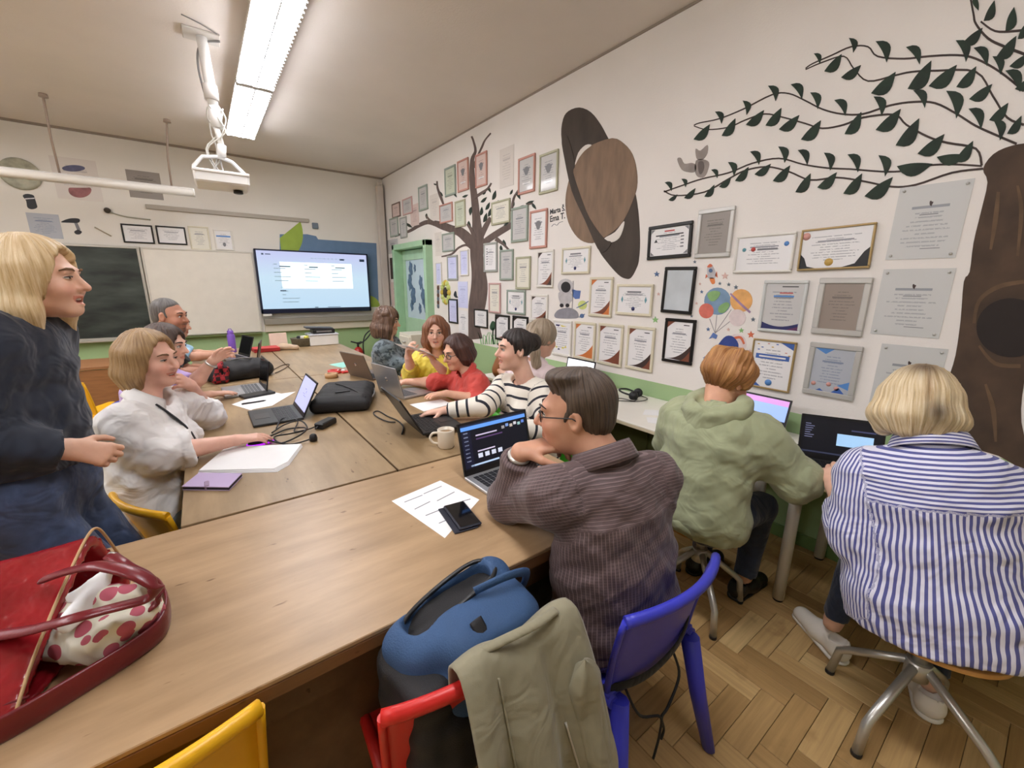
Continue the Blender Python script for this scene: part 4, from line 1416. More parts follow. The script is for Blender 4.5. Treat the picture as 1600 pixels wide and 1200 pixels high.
paint([Q(*p) for p in ((1180, 165), (1200, 148), (1220, 165), (1240, 215), (1225, 245), (1185, 240), (1178, 205))], 'hull', SK['suit'], rk)
paint([Q(*p) for p in ((1178, 165), (1198, 143), (1216, 158), (1198, 168))], 'nose', SK['star_o'], rk, 0, .003)
c = Q(1203, 190)
disc(c[0], c[1], 3, 3, 'porthole', SK['star_b'], rk, .003)
paint([Q(*p) for p in ((1195, 242), (1225, 242), (1232, 275), (1215, 285), (1202, 268))], 'flame', SK['flame'], rk, 0, .002)
for p in (((1165, 245), (1170, 215), (1185, 230)), ((1250, 240), (1245, 195), (1232, 225))):
    paint([Q(*q_) for q_ in p], 'fin', SK['star_o'], rk, 0, .002, False)
STARS = ((828, 215, 5, 'star_b', 'left of the glossy black frame'), (1302, 228, 6, 'star_p', 'right of the rocket'), (818, 532, 5.5, 'star_g', 'between the cream and black frames'), (1482, 635, 6, 'star_o', 'right of the whale'),
         (1415, 606, 4.5, 'star_g', 'above the whale'), (1325, 600, 3, 'star_p', 'over the whale\'s back'), (1185, 598, 3.5, 'star_b', 'left of the balloon strings'), (1497, 530, 4, 'star_d', 'right of the pale balloon'), (1378, 306, 4, 'star_d', 'above the orange balloon'),
         (1328, 287, 3.4, 'star_d', 'between rocket and orange balloon'), (1266, 280, 3, 'star_d', 'under the rocket flame'), (1140, 338, 3, 'star_b', 'left above the earth balloon'), (1128, 283, 2.4, 'star_p', 'left under the rocket'), (1092, 130, 3, 'star_d', 'between the upper frames'),
         (840, 353, 3, 'star_p', 'below the blue star by the glossy frame'), (1104, 418, 2.6, 'star_p', 'left of the red balloon'), (1070, 507, 2.6, 'star_d', 'between the two black portrait frames'), (1160, 797, 3, 'star_b', 'left of the auburn hair'), (1475, 748, 3, 'star_p', 'right below the whale moon'))
for (x, y, r_, m1, lab) in STARS:
    c = Q(x, y)
    col = {'star_b': 'blue', 'star_p': 'pale pink', 'star_g': 'green', 'star_o': 'orange', 'star_d': 'dark grey'}[m1]
    o = paint([(c[0] + (r_ if k % 2 == 0 else r_ * .45) * sin(k * pi / 5), c[1] - (r_ if k % 2 == 0 else r_ * .45) * cos(k * pi / 5)) for k in range(10)], 'star_sticker', SK[m1], None, 0, .002, False)
    o.matrix_world = frame_M((XR, 0, 0), (0, -1, 0), (0, 0, 1), (-1, 0, 0))
    tag(o, 'small %s star sticker %s' % (col, lab), 'sticker', 'star stickers on the wall')

# small hangings between the door and the painted trunk
yw = mural_root('flower_wreath', 'yellow and black round wreath on the wall right of the green door', 'wreath')
cx_, cy_ = 697, 457
u0, v0 = rw(cx_, cy_)
for k_ in range(12):
    a_k = 2 * pi * k_ / 12
    MB().lathe([(.0001, .03), (.03, .024), (.04, .0)], 10, Matrix.Translation((u0 + .10 * cos(a_k), v0 + .13 * sin(a_k), 0))).build('blossom', SK['lime'] if k_ % 3 else mat('wreath_yellow', (206, 180, 70), .7), yw)
MB().lathe([(.0001, .012), (.07, .012), (.07, 0)], 16, Matrix.Translation((u0, v0, 0))).build('centre', mat('wreath_dark', (50, 40, 34), .7), yw)
hs_ = mural_root('bead_string', 'dark string of beads hanging right of the green door', 'beads')
for k_ in range(6):
    u1, v1 = rw(685.5, 450 + k_ * 5.6)
    MB().lathe([(.0001, .026), (.018, .020), (.022, .0)], 10, Matrix.Translation((u1, v1, 0)) @ Matrix.Diagonal((1, 1.7, 1, 1))).build('bead', SK['star_d'] if k_ % 2 else mat('bead_brown', (92, 62, 48), .6), hs_)
fg_ = mural_root('bird_cutout', 'tiny black bird cut-out above the lavender-lit sheet', 'cut-out')
paint([(709, 461), (711, 455), (713, 456), (714, 462), (716, 465), (712, 465)], 'silhouette', INK['black'], fg_)
pp_ = mural_root('plant_cutout', 'dark green plant cut-out left of the green door', 'cut-out')
paint([(622, 462), (625, 456), (628, 460), (627, 468), (629, 476), (625, 480), (623, 472)], 'leaves', M_BUSH, pp_)

# bits on the back wall
def bmural(name, label, cat):
    o = empty(name, (0, 0, 0), 0, label, cat)
    o.matrix_world = frame_M((0, YB, 0), (1, 0, 0), (0, 0, 1), (0, -1, 0))
    return o


def bpaint(pts, name, m, parent, z0=0, z1=.003, sm=True):
    w = [(ony(*p, YB).x, ony(*p, YB).z) for p in pts]
    return MB().prism(spoly(w) if sm else w, z0, z1).build(name, m, parent)


J = lambda L: [(a / 5.0, 150 + b / 5.0) for a, b in L]
o = bmural('penguin_cutout', 'small black and white cut-out figure left above the blue poster', 'cut-out')
bpaint(J([(178, 780), (210, 765), (260, 775), (272, 800), (285, 840), (290, 872), (250, 885), (215, 870), (205, 820)]), 'silhouette', INK['black'], o)
bpaint(J([(195, 800), (270, 795), (270, 803), (197, 808)]), 'white_band', PAP['white'], o, .003, .005, False)
o = bmural('gnome_cutout', 'black and white cut-out with a pointed cap right of the blue poster', 'cut-out')
bpaint(J([(475, 985), (540, 958), (610, 957), (625, 975), (605, 992), (540, 990)]), 'cap', INK['black'], o)
bpaint(J([(580, 992), (605, 992), (630, 1045), (605, 1055)]), 'stem', INK['grey'], o, 0, .003, False)
bpaint(J([(580, 1060), (610, 1045), (640, 1060), (625, 1080), (595, 1080)]), 'base', INK['black'], o, 0, .004)
o = bmural('wall_wreath', 'round dull green and cream plate on the wall behind the hanging lamp', 'wall plate')
wc = ony(32, 272, YB)
o2 = MB()
M_WR = mat('wreath_green_grey', (168, 166, 146), .6, var=.3, scale=12)
o2.lathe([(0, .010), (.10, .012), (.14, .03), (.165, .03), (.168, 0)], 28, Matrix.Translation((wc.x, wc.z, 0)))
o2.build('plate', M_WR, o)
bpaint([(115 + 18 * cos(a), 263 + 5 * sin(a)) for a in np.linspace(0, 2 * pi, 12)[:-1]], 'purple_shape', mat('poster_purple', (92, 92, 120), .6, var=.3, scale=12), bmural('poster_art', 'purple and red painted shape on the cream poster behind the lamp', 'drawing'), .003, .005)
bpaint([(125 + 18 * cos(a), 297 + 12 * max(-.3, sin(a))) for a in np.linspace(0, 2 * pi, 14)[:-1]], 'red_shape', mat('poster_red', (150, 96, 96), .6, var=.3, scale=12), bpy.data.objects['poster_art'], .003, .005)
o = bmural('wall_pointer', 'thin wooden pointer stick hung above the chalkboard', 'stick')
pa, pb_ = ony(148, 355, YB - .01), ony(174, 369, YB - .01)
MB().tube([(pa.x, pa.z, .012), (pb_.x, pb_.z, .012)], .007, 8).build('stick', mat('stick_wood', (178, 164, 140), .6), o)

# ================================================================== ORGANIC SHAPES: distance fields meshed with surface nets
class SDF:
    def __init__(s, lo, hi, h):
        s.h = h
        s.lo = np.array(lo, float) - 2 * h
        n = np.ceil((np.array(hi, float) + 2 * h - s.lo) / h).astype(int) + 1
        s.n = n
        s.ax = [(s.lo[i] + h * np.arange(n[i])).astype(np.float32) for i in range(3)]
        s.F = np.full(tuple(n), .25, np.float32)

    def blk(s, lo, hi):
        sl = []
        for i in range(3):
            a = max(0, int((lo[i] - s.lo[i]) / s.h) - 1)
            b = min(s.n[i], int((hi[i] - s.lo[i]) / s.h) + 3)
            if b <= a:
                return None
            sl.append(slice(a, b))
        return tuple(sl)

    def put(s, sl, d, k, op):
        G = s.F[sl]
        if op == 'sub':
            d = -d
            if k > 0:
                t = np.clip(.5 - .5 * (d - G) / k, 0, 1)
                s.F[sl] = d * (1 - t) + G * t + k * t * (1 - t)
            else:
                s.F[sl] = np.maximum(G, d)
        elif op == 'int':
            s.F[sl] = np.maximum(G, d)
        else:
            if k > 0:
                t = np.clip(.5 + .5 * (d - G) / k, 0, 1)
                s.F[sl] = d * (1 - t) + G * t - k * t * (1 - t)
            else:
                s.F[sl] = np.minimum(G, d)

    def pts(s, sl):
        return (s.ax[0][sl[0]][:, None, None], s.ax[1][sl[1]][None, :, None], s.ax[2][sl[2]][None, None, :])

    def cap(s, a, b, ra, rb=None, k=.02, flat=None, op='add', cut0=False, cut1=False):
        """tapered capsule a-b; flat=(direction, ratio) stretches the section along a direction; cut = flat end"""
        rb = ra if rb is None else rb
        a, b = np.array(a, float), np.array(b, float)
        R = max(ra, rb) * (max(1, flat[1]) if flat else 1) + k + 3 * s.h
        sl = s.blk(np.minimum(a, b) - R, np.maximum(a, b) + R)
        if sl is None:
            return s
        X, Y, Z = s.pts(sl)
        ba = b - a
        L2 = float(ba @ ba) + 1e-12
        t = ((X - a[0]) * ba[0] + (Y - a[1]) * ba[1] + (Z - a[2]) * ba[2]) / L2
        tc = np.clip(t, 0, 1)
        qx, qy, qz = X - a[0] - ba[0] * tc, Y - a[1] - ba[1] * tc, Z - a[2] - ba[2] * tc
        d2 = qx * qx + qy * qy + qz * qz
        if flat:
            f = np.array(flat[0], float)
            f = f - ba * (f @ ba) / L2
            f /= np.linalg.norm(f) + 1e-9
            qf = qx * f[0] + qy * f[1] + qz * f[2]
            d2 = d2 - qf * qf * (1 - 1 / flat[1] ** 2)
        d = np.sqrt(np.maximum(d2, 0)) - (ra + (rb - ra) * tc)
        L = sqrt(L2)
        if cut0:
            d = np.maximum(d, -t * L)
        if cut1:
            d = np.maximum(d, (t - 1) * L)
        s.put(sl, d.astype(np.float32), k, op)
        return s

    def ell(s, c, r, M=None, k=.02, op='add'):
        c, r = np.array(c, float), np.array(r, float)
        R = r.max() + k + 3 * s.h
        sl = s.blk(c - R, c + R)
        if sl is None:
            return s
        X, Y, Z = s.pts(sl)
        x, y, z = X - c[0], Y - c[1], Z - c[2]
        if M is not None:
            M = np.array(M)
            x, y, z = (M[0, 0] * x + M[0, 1] * y + M[0, 2] * z, M[1, 0] * x + M[1, 1] * y + M[1, 2] * z, M[2, 0] * x + M[2, 1] * y + M[2, 2] * z)
        k0 = np.sqrt((x / r[0]) ** 2 + (y / r[1]) ** 2 + (z / r[2]) ** 2)
        k1 = np.sqrt((x / r[0] ** 2) ** 2 + (y / r[1] ** 2) ** 2 + (z / r[2] ** 2) ** 2) + 1e-6
        s.put(sl, (k0 * (k0 - 1) / k1).astype(np.float32), k, op)
        return s

    def box(s, c, hf, rd=.01, M=None, k=.01, op='add'):
        c, hf = np.array(c, float), np.array(hf, float)
        R = np.linalg.norm(hf) + k + 3 * s.h
        sl = s.blk(c - R, c + R)
        if sl is None:
            return s
        X, Y, Z = s.pts(sl)
        x, y, z = X - c[0], Y - c[1], Z - c[2]
        if M is not None:
            M = np.array(M)
            x, y, z = (M[0, 0] * x + M[0, 1] * y + M[0, 2] * z, M[1, 0] * x + M[1, 1] * y + M[1, 2] * z, M[2, 0] * x + M[2, 1] * y + M[2, 2] * z)
        x, y, z = np.abs(x) - hf[0] + rd, np.abs(y) - hf[1] + rd, np.abs(z) - hf[2] + rd
        d = np.sqrt(np.maximum(x, 0) ** 2 + np.maximum(y, 0) ** 2 + np.maximum(z, 0) ** 2) + np.minimum(np.maximum(x, np.maximum(y, z)), 0) - rd
        s.put(sl, d.astype(np.float32), k, op)
        return s

    def plane(s, p, n):
        """keep the side the normal points away from"""
        n = np.array(n, float)
        n /= np.linalg.norm(n)
        sl = (slice(None),) * 3
        X, Y, Z = s.pts(sl)
        s.F = np.maximum(s.F, ((X - p[0]) * n[0] + (Y - p[1]) * n[1] + (Z - p[2]) * n[2]).astype(np.float32))
        return s

    def shell(s, t):
        s.F = np.abs(s.F) - t
        return s

    def wob(s, amp, f, seed=0, dirs=None):
        """soft irregular folds"""
        r = np.random.default_rng(seed)
        X, Y, Z = s.pts((slice(None),) * 3)
        g = 0
        for i in range(4):
            d = r.normal(size=3) if dirs is None else np.array(dirs) + r.normal(size=3) * .35
            d *= f * (1 + .5 * i) / np.linalg.norm(d)
            g = g + np.sin(X * d[0] + Y * d[1] + Z * d[2] + r.uniform(0, 6.28)) / (1 + .5 * i)
        s.F = (s.F + amp * .5 * g).astype(np.float32)
        return s

    def mesh(s):
        F = s.F
        F = np.pad(F, 1, constant_values=.25)
        ins = F < 0
        n = np.array(F.shape)
        c = np.zeros(tuple(n - 1), np.int8)
        for i in (0, 1):
            for j in (0, 1):
                for k in (0, 1):
                    c += ins[i:n[0] - 1 + i, j:n[1] - 1 + j, k:n[2] - 1 + k]
        I, J, K = np.nonzero((c > 0) & (c < 8))
        idx = np.full(tuple(n - 1), -1, np.int32)
        idx[I, J, K] = np.arange(len(I))
        cv = {}
        for i in (0, 1):
            for j in (0, 1):
                for k in (0, 1):
                    cv[i, j, k] = F[I + i, J + j, K + k]
        P = np.zeros((len(I), 3))
        cnt = np.zeros(len(I))
        for ax in range(3):
            for u in (0, 1):
                for w in (0, 1):
                    a = [0, 0, 0]
                    o = [q for q in range(3) if q != ax]
                    a[o[0]], a[o[1]] = u, w
                    b = list(a)
                    b[ax] = 1
                    va, vb = cv[tuple(a)], cv[tuple(b)]
                    m = (va < 0) != (vb < 0)
                    t = np.where(m, va / np.where(m, va - vb, 1), 0)
                    for q in range(3):
                        P[:, q] += m * (t if q == ax else a[q])
                    cnt += m
        P = P / cnt[:, None]
        V = (np.stack([I, J, K], 1) + P - 1) * s.h + s.lo
        Q = []
        for ax in range(3):
            o = [(1, 2), (2, 0), (0, 1)][ax]
            A = [slice(1, -1)] * 3
            A[ax] = slice(0, n[ax] - 1)
            B = [slice(1, -1)] * 3
            B[ax] = slice(1, n[ax])
            fa, fb = ins[tuple(A)], ins[tuple(B)]
            E = np.argwhere(fa != fb)
            if len(E) == 0:
                continue
            fl = fa[fa != fb]
            base = E.copy()
            for q in range(3):
                if q != ax:
                    base[:, q] += 1
            def at(d1, d2):
                b = base.copy()
                b[:, o[0]] += d1
                b[:, o[1]] += d2
                return idx[b[:, 0], b[:, 1], b[:, 2]]
            q4 = np.stack([at(-1, -1), at(0, -1), at(0, 0), at(-1, 0)], 1)
            q4[~fl] = q4[~fl][:, ::-1]
            Q.append(q4)
        return V, np.concatenate(Q) if Q else np.zeros((0, 4), int)

    def build(s, name, m, parent=None, attrs=None, mats=None, post=None):
        V, Q = s.mesh()
        if post is not None:
            V = post(V)
        return np_obj(name, V, Q, m, parent, attrs)


def np_obj(name, V, Q, m, parent=None, attrs=None):
    me = bpy.data.meshes.new(name)
    Q = Q[(Q >= 0).all(1)]
    me.vertices.add(len(V))
    me.vertices.foreach_set('co', V.astype(np.float32).ravel())
    me.loops.add(Q.size)
    me.loops.foreach_set('vertex_index', Q.astype(np.int32).ravel())
    me.polygons.add(len(Q))
    me.polygons.foreach_set('loop_start', np.arange(0, Q.size, 4, dtype=np.int32))
    me.polygons.foreach_set('loop_total', np.full(len(Q), 4, np.int32))
    me.update(calc_edges=True)
    me.polygons.foreach_set('use_smooth', np.ones(len(Q), bool))
    if m is not None:
        me.materials.append(m)
    if attrs:
        for nm, fn in attrs.items():
            val = fn(V)
            if val.ndim == 1:
                a = me.attributes.new(nm, 'FLOAT', 'POINT')
                a.data.foreach_set('value', val.astype(np.float32))
            else:
                a = me.attributes.new(nm, 'FLOAT_COLOR', 'POINT')
                a.data.foreach_set('color', np.concatenate([val, np.ones((len(val), 1))], 1).astype(np.float32).ravel())
    o = bpy.data.objects.new(name, me)
    link(o, parent)
    if parent is not None:
        CH.setdefault(parent.name, []).append(o)
    return o

# ================================================================== CHAIRS AND STOOLS
def plastic(name, rgb):
    return mat(name, rgb, .38, var=.05, bump=.03, bscale=220)


PL_ = {'blue': plastic('chair_plastic_blue', (58, 62, 190)), 'red': plastic('chair_plastic_red', (208, 40, 36)), 'yellow': plastic('chair_plastic_yellow', (236, 178, 26)), 'green': plastic('chair_plastic_green', (92, 196, 58))}


def plastic_chair(x, y, face, color, label, sh=.44, top=.76, w=.40, name='plastic_chair'):
    """one-piece plastic school chair; the sitter looks along `face` (degrees, 0 = +x)"""
    t = empty(name, (x, y, 0), radians(face - 90), label, 'chair', 'coloured plastic school chairs')
    m = PL_[color]
    hw = w / 2

    def seat(u, v):
        xx = (u * 2 - 1) * hw * (1.0 - .08 * v)
        yy = -.19 + .40 * v
        z = sh + .012 * (abs(u * 2 - 1) ** 2) - .02 * sin(pi * min(v * 1.15, 1)) - (.03 * ((v - .82) / .18) ** 2 if v > .82 else 0)
        return (xx, yy, z)
    MB().grid(seat, 13, 13).build('seat', m, t, solid=.011)
    bh = top - sh

    def back(u, v):
        k = u * 2 - 1
        ww = hw * (.94 + .10 * v)
        return (k * ww, -.19 - .055 * v - .03 * v * v + .05 * k * k * (.4 + .6 * v), sh - .015 + bh * v - .012 * k * k * v)
    MB().grid(back, 15, 12).build('backrest', m, t, solid=.010)
    rim = [back(i / 20, 1) for i in range(21)]
    rim = [(p[0], p[1] - .004, p[2]) for p in rim]
    MB().tube(rim, .014, 10, flat=((0, 0, 1), 1.25)).build('top_rim', m, t)
    for s in (0, 1):
        MB().tube([(back(s, v)[0], back(s, v)[1] - .003, back(s, v)[2]) for v in np.linspace(0, 1, 8)], .009, 8).build('side_rim', m, t)
        sg = s * 2 - 1
        MB().tube([(sg * (hw - .03), -.20, sh), (sg * (hw - .005), -.24, sh * .5), (sg * (hw + .025), -.285, .008)], [.024, .021, .016], 10, flat=((0, 1, 0), 1.35)).build('leg', m, t)
        MB().tube([(sg * (hw - .035), .17, sh - .02), (sg * (hw - .015), .19, sh * .5), (sg * (hw + .01), .205, .008)], [.024, .021, .016], 10, flat=((0, 1, 0), 1.35)).build('leg', m, t)
        MB().tube([(sg * (hw - .012), -.20, sh - .005), (sg * (hw - .02), 0, sh - .012), (sg * (hw - .03), .18, sh - .02)], [.018, .015, .018], 8).build('side_rail', m, t)
    return t


plastic_chair(.945, .74, 90, 'blue', 'blue plastic chair under the man in the brown shirt', .43, .745, .41)
plastic_chair(.385, .865, 90, 'red', 'red plastic chair carrying the khaki coat and the backpack', .43, .745, .41)
plastic_chair(-.225, .985, 90, 'yellow', 'yellow plastic chair at the bottom edge, tucked under the front table', .43, .785, .41)
plastic_chair(-.095, 2.15, 27, 'yellow', 'yellow plastic chair of the woman in the white shirt', .38, .70, .40)
plastic_chair(1.54, 3.06, 185, 'green', 'green plastic chair of the woman in the yellow shirt', .38, .68, .40)
plastic_chair(1.55, 2.55, 180, 'green', 'green plastic chair of the woman in the red shirt', .37, .66, .38)
plastic_chair(1.58, 1.93, 175, 'green', 'green plastic chair of the dark-haired woman in stripes', .40, .70, .40)
plastic_chair(1.40, 3.94, -35, 'blue', 'blue plastic chair of the woman with curly brown hair', .40, .70, .40)
plastic_chair(1.62, 4.72, 190, 'red', 'red plastic chair standing empty beside the brown-backed laptop', .42, .76, .40)
plastic_chair(-.44, 3.36, 0, 'yellow', 'yellow plastic chair of the woman in lilac', .40, .70, .40)
plastic_chair(-.36, 4.17, 0, 'blue', 'blue plastic chair of the man in the dark shirt', .40, .62, .38)
plastic_chair(-.82, 5.05, 40, 'yellow', 'far yellow plastic chair behind the woman in the white shirt', .40, .72, .38)
plastic_chair(1.74, 2.20, 5, 'green', 'green plastic chair of the woman in pale pink', .42, .70, .38)

M_PLY = wood_mat('stool_plywood', (196, 138, 70), (222, 168, 98), 'x', .35)
M_STEEL = mat('stool_tube_grey', (196, 194, 188), .32, .65)


def stool(x, y, rz, label, sz=.44, R=.236):
    t = empty('swivel_stool', (x, y, 0), radians(rz), label, 'stool', 'round wooden stools at the wall bench')

    def top(u, v):
        a, r = 2 * pi * u, .185 * v
        return (r * cos(a) * 1.04, r * sin(a), sz - .012 + .020 * (v ** 3) * (cos(a) ** 2) - .004 * (1 - v))
    g = MB()
    n, m = 36, 8
    vs = [(0, 0, sz - .016)] + [top(i / n, (j + 1) / m) for j in range(m) for i in range(n)]
    fs = [(0, 1 + i, 1 + (i + 1) % n) for i in range(n)]
    for j in range(m - 1):
        for i in range(n):
            fs.append((1 + j * n + i, 1 + (j + 1) * n + i, 1 + (j + 1) * n + (i + 1) % n, 1 + j * n + (i + 1) % n))
    g.add(vs, fs, None, True)
    g.build('seat', M_PLY, t, solid=.014, bevel=.003)
    MB().tube([(0, 0, .26), (0, 0, sz - .022)], .020, 14).build('column', M_STEEL, t)
    MB().lathe([(.018, .0), (.075, .0), (.08, .008), (.02, .02)], 18, Matrix.Translation((0, 0, sz - .045))).build('seat_plate', M_STEEL, t)
    MB().tube([(0, 0, .235), (0, 0, .30)], .034, 14).build('hub', M_STEEL, t)
    for k in range(4):
        a = k * pi / 2 + pi / 4
        c, s_ = cos(a), sin(a)
        lg = MB().tube([(c * .02, s_ * .02, .285), (c * R * .80, s_ * R * .80, .155), (c * R * .93, s_ * R * .93, .125), (c * R, s_ * R, .012)], .0145, 10).build('leg', M_STEEL, t)
        MB().tube([(c * R, s_ * R, 0), (c * R, s_ * R, .014)], .016, 10).build('foot_cap', M_FOOT, lg)
    return t


stool(1.79, .09, 28.9, 'round plywood stool under the woman in the striped shirt', .44)
stool(1.775, .86, 6, 'round plywood stool under the person in the green hoodie', .44, .225)

# ================================================================== PEOPLE
def V3(p):
    return np.array([float(p[0]), float(p[1]), float(p[2])])


def nrm(v):
    v = V3(v)
    return v / (np.linalg.norm(v) + 1e-9)


def skin_mat(name, rgb):
    if name in MATS:
        return MATS[name]
    k = NT(name)
    at = k.n('ShaderNodeAttribute', attribute_name='tint')
    tc = k.n('ShaderNodeTexCoord')
    nz = k.n('ShaderNodeTexNoise', i_Scale=24.0, i_Detail=4.0)
    k.l(tc, 'Object', nz, 'Vector')
    c = lin(rgb)
    r = k.ramp([(.3, (c[0] * .93, c[1] * .88, c[2] * .87, 1)), (.7, (min(1, c[0] * 1.04), c[1] * 1.04, c[2] * 1.04, 1))])
    k.l(nz, 'Fac', r, 'Fac')
    mx = k.n('ShaderNodeMix', data_type='RGBA', blend_type='MULTIPLY')
    mx.inputs['Factor'].default_value = 1
    k.l(r, 'Color', mx, 'A')
    k.l(at, 'Color', mx, 'B')
    k.t.links.new(mx.outputs['Result'], k.b.inputs['Base Color'])
    k.b.inputs['Roughness'].default_value = .5
    k.b.inputs['Subsurface Weight'].default_value = .12
    k.b.inputs['Subsurface Radius'].default_value = (.012, .005, .003)
    MATS[name] = k.m
    return k.m


def hair_mat(name, a, b, dark=None):
    """strands: streaks follow the combing angle stored per vertex"""
    if name in MATS:
        return MATS[name]
    k = NT(name)
    at = k.n('ShaderNodeAttribute', attribute_name='comb')
    tc = k.n('ShaderNodeTexCoord')
    cb = k.n('ShaderNodeCombineXYZ')
    m1 = k.n('ShaderNodeMath', operation='MULTIPLY')
    m1.inputs[1].default_value = 16.0
    k.l(at, 'Fac', m1, 0)
    sx = k.n('ShaderNodeSeparateXYZ')
    k.l(tc, 'Object', sx, 'Vector')
    m2 = k.n('ShaderNodeMath', operation='MULTIPLY')
    m2.inputs[1].default_value = 9.0
    k.l(sx, 'Z', m2, 0)
    k.l(m1, 'Value', cb, 'X')
    k.l(m2, 'Value', cb, 'Y')
    nz = k.n('ShaderNodeTexNoise', i_Scale=1.0, i_Detail=6.0, i_Roughness=.65)
    k.l(cb, 'Vector', nz, 'Vector')
    dk = lin(dark) if dark else tuple(x * .5 for x in lin(a)[:3]) + (1,)
    r = k.ramp([(.25, dk), (.42, lin(a)), (.70, lin(b))])
    k.l(nz, 'Fac', r, 'Fac')
    at2 = k.n('ShaderNodeAttribute', attribute_name='tint')
    mx = k.n('ShaderNodeMix', data_type='RGBA', blend_type='MULTIPLY')
    mx.inputs['Factor'].default_value = 1
    k.l(r, 'Color', mx, 'A')
    k.l(at2, 'Color', mx, 'B')
    k.t.links.new(mx.outputs['Result'], k.b.inputs['Base Color'])
    k.b.inputs['Roughness'].default_value = .42
    bp = k.n('ShaderNodeBump', i_Strength=.7, i_Distance=.006)
    k.l(nz, 'Fac', bp, 'Height')
    k.l(bp, 'Normal', k.b, 'Normal')
    MATS[name] = k.m
    return k.m


def cloth_mat(name, rgb, var=.08, rough=.85, fold=.25, stripe=None, scale=14, weave=.1, speck=None):
    """woven cloth; stripe=(rgb, period m, duty, rgb2 or None) follows the attribute `st`"""
    if name in MATS:
        return MATS[name]
    k = NT(name)
    tc = k.n('ShaderNodeTexCoord')
    nz = k.n('ShaderNodeTexNoise', i_Scale=scale, i_Detail=4.0)
    k.l(tc, 'Object', nz, 'Vector')
    c = lin(rgb)
    r = k.ramp([(.3, tuple(x * (1 - var) for x in c[:3]) + (1,)), (.7, tuple(min(1, x * (1 + var)) for x in c[:3]) + (1,))])
    k.l(nz, 'Fac', r, 'Fac')
    src, so = r, 'Color'
    if speck:
        vo = k.n('ShaderNodeTexNoise', i_Scale=speck[1], i_Detail=3.0)
        k.l(tc, 'Object', vo, 'Vector')
        rr = k.ramp([(speck[2], (0, 0, 0, 1)), (speck[2] + .06, (1, 1, 1, 1))])
        k.l(vo, 'Fac', rr, 'Fac')
        mx = k.n('ShaderNodeMix', data_type='RGBA')
        k.l(rr, 'Color', mx, 'Factor')
        k.l(src, so, mx, 'A')
        mx.inputs['B'].default_value = lin(speck[0])
        src, so = mx, 'Result'
    if stripe:
        for j, (rgb2, per, duty, attn) in enumerate(stripe):
            at = k.n('ShaderNodeAttribute', attribute_name=attn)
            m1 = k.n('ShaderNodeMath', operation='MULTIPLY')
            m1.inputs[1].default_value = 1 / per
            k.l(at, 'Fac', m1, 0)
            fr = k.n('ShaderNodeMath', operation='FRACT')
            k.l(m1, 'Value', fr, 0)
            lt = k.n('ShaderNodeMath', operation='LESS_THAN')
            lt.inputs[1].default_value = duty
            k.l(fr, 'Value', lt, 0)
            mx = k.n('ShaderNodeMix', data_type='RGBA')
            k.l(lt, 'Value', mx, 'Factor')
            k.t.links.new(src.outputs[so], mx.inputs['A'])
            mx.inputs['B'].default_value = lin(rgb2)
            src, so = mx, 'Result'
    k.t.links.new(src.outputs[so], k.b.inputs['Base Color'])
    k.b.inputs['Roughness'].default_value = rough
    k.b.inputs['Sheen Weight'].default_value = .15
    n1 = k.n('ShaderNodeTexNoise', i_Scale=9.0, i_Detail=2.0)
    n1.inputs['Distortion'].default_value = 1.2
    k.l(tc, 'Object', n1, 'Vector')
    n2 = k.n('ShaderNodeTexNoise', i_Scale=420.0, i_Detail=1.0)
    k.l(tc, 'Object', n2, 'Vector')
    b1 = k.n('ShaderNodeBump', i_Strength=fold, i_Distance=.05)
    k.l(n1, 'Fac', b1, 'Height')
    b2 = k.n('ShaderNodeBump', i_Strength=weave, i_Distance=.002)
    k.l(n2, 'Fac', b2, 'Height')
    k.l(b1, 'Normal', b2, 'Normal')
    k.l(b2, 'Normal', k.b, 'Normal')
    MATS[name] = k.m
    return k.m


M_EYEW = mat('eye_white', (226, 220, 214), .25)
M_IRIS = mat('iris_brown', (60, 44, 34), .2)
M_TEETH = mat('teeth', (236, 230, 218), .3)
M_MOUTH = mat('mouth_inside', (92, 40, 38), .6)
M_SPEC = mat('spectacle_frame', (26, 24, 26), .3)
M_SPECM = mat('spectacle_wire', (150, 120, 96), .3, .7)
M_LASH = mat('eyelash_dark', (48, 34, 30), .6)


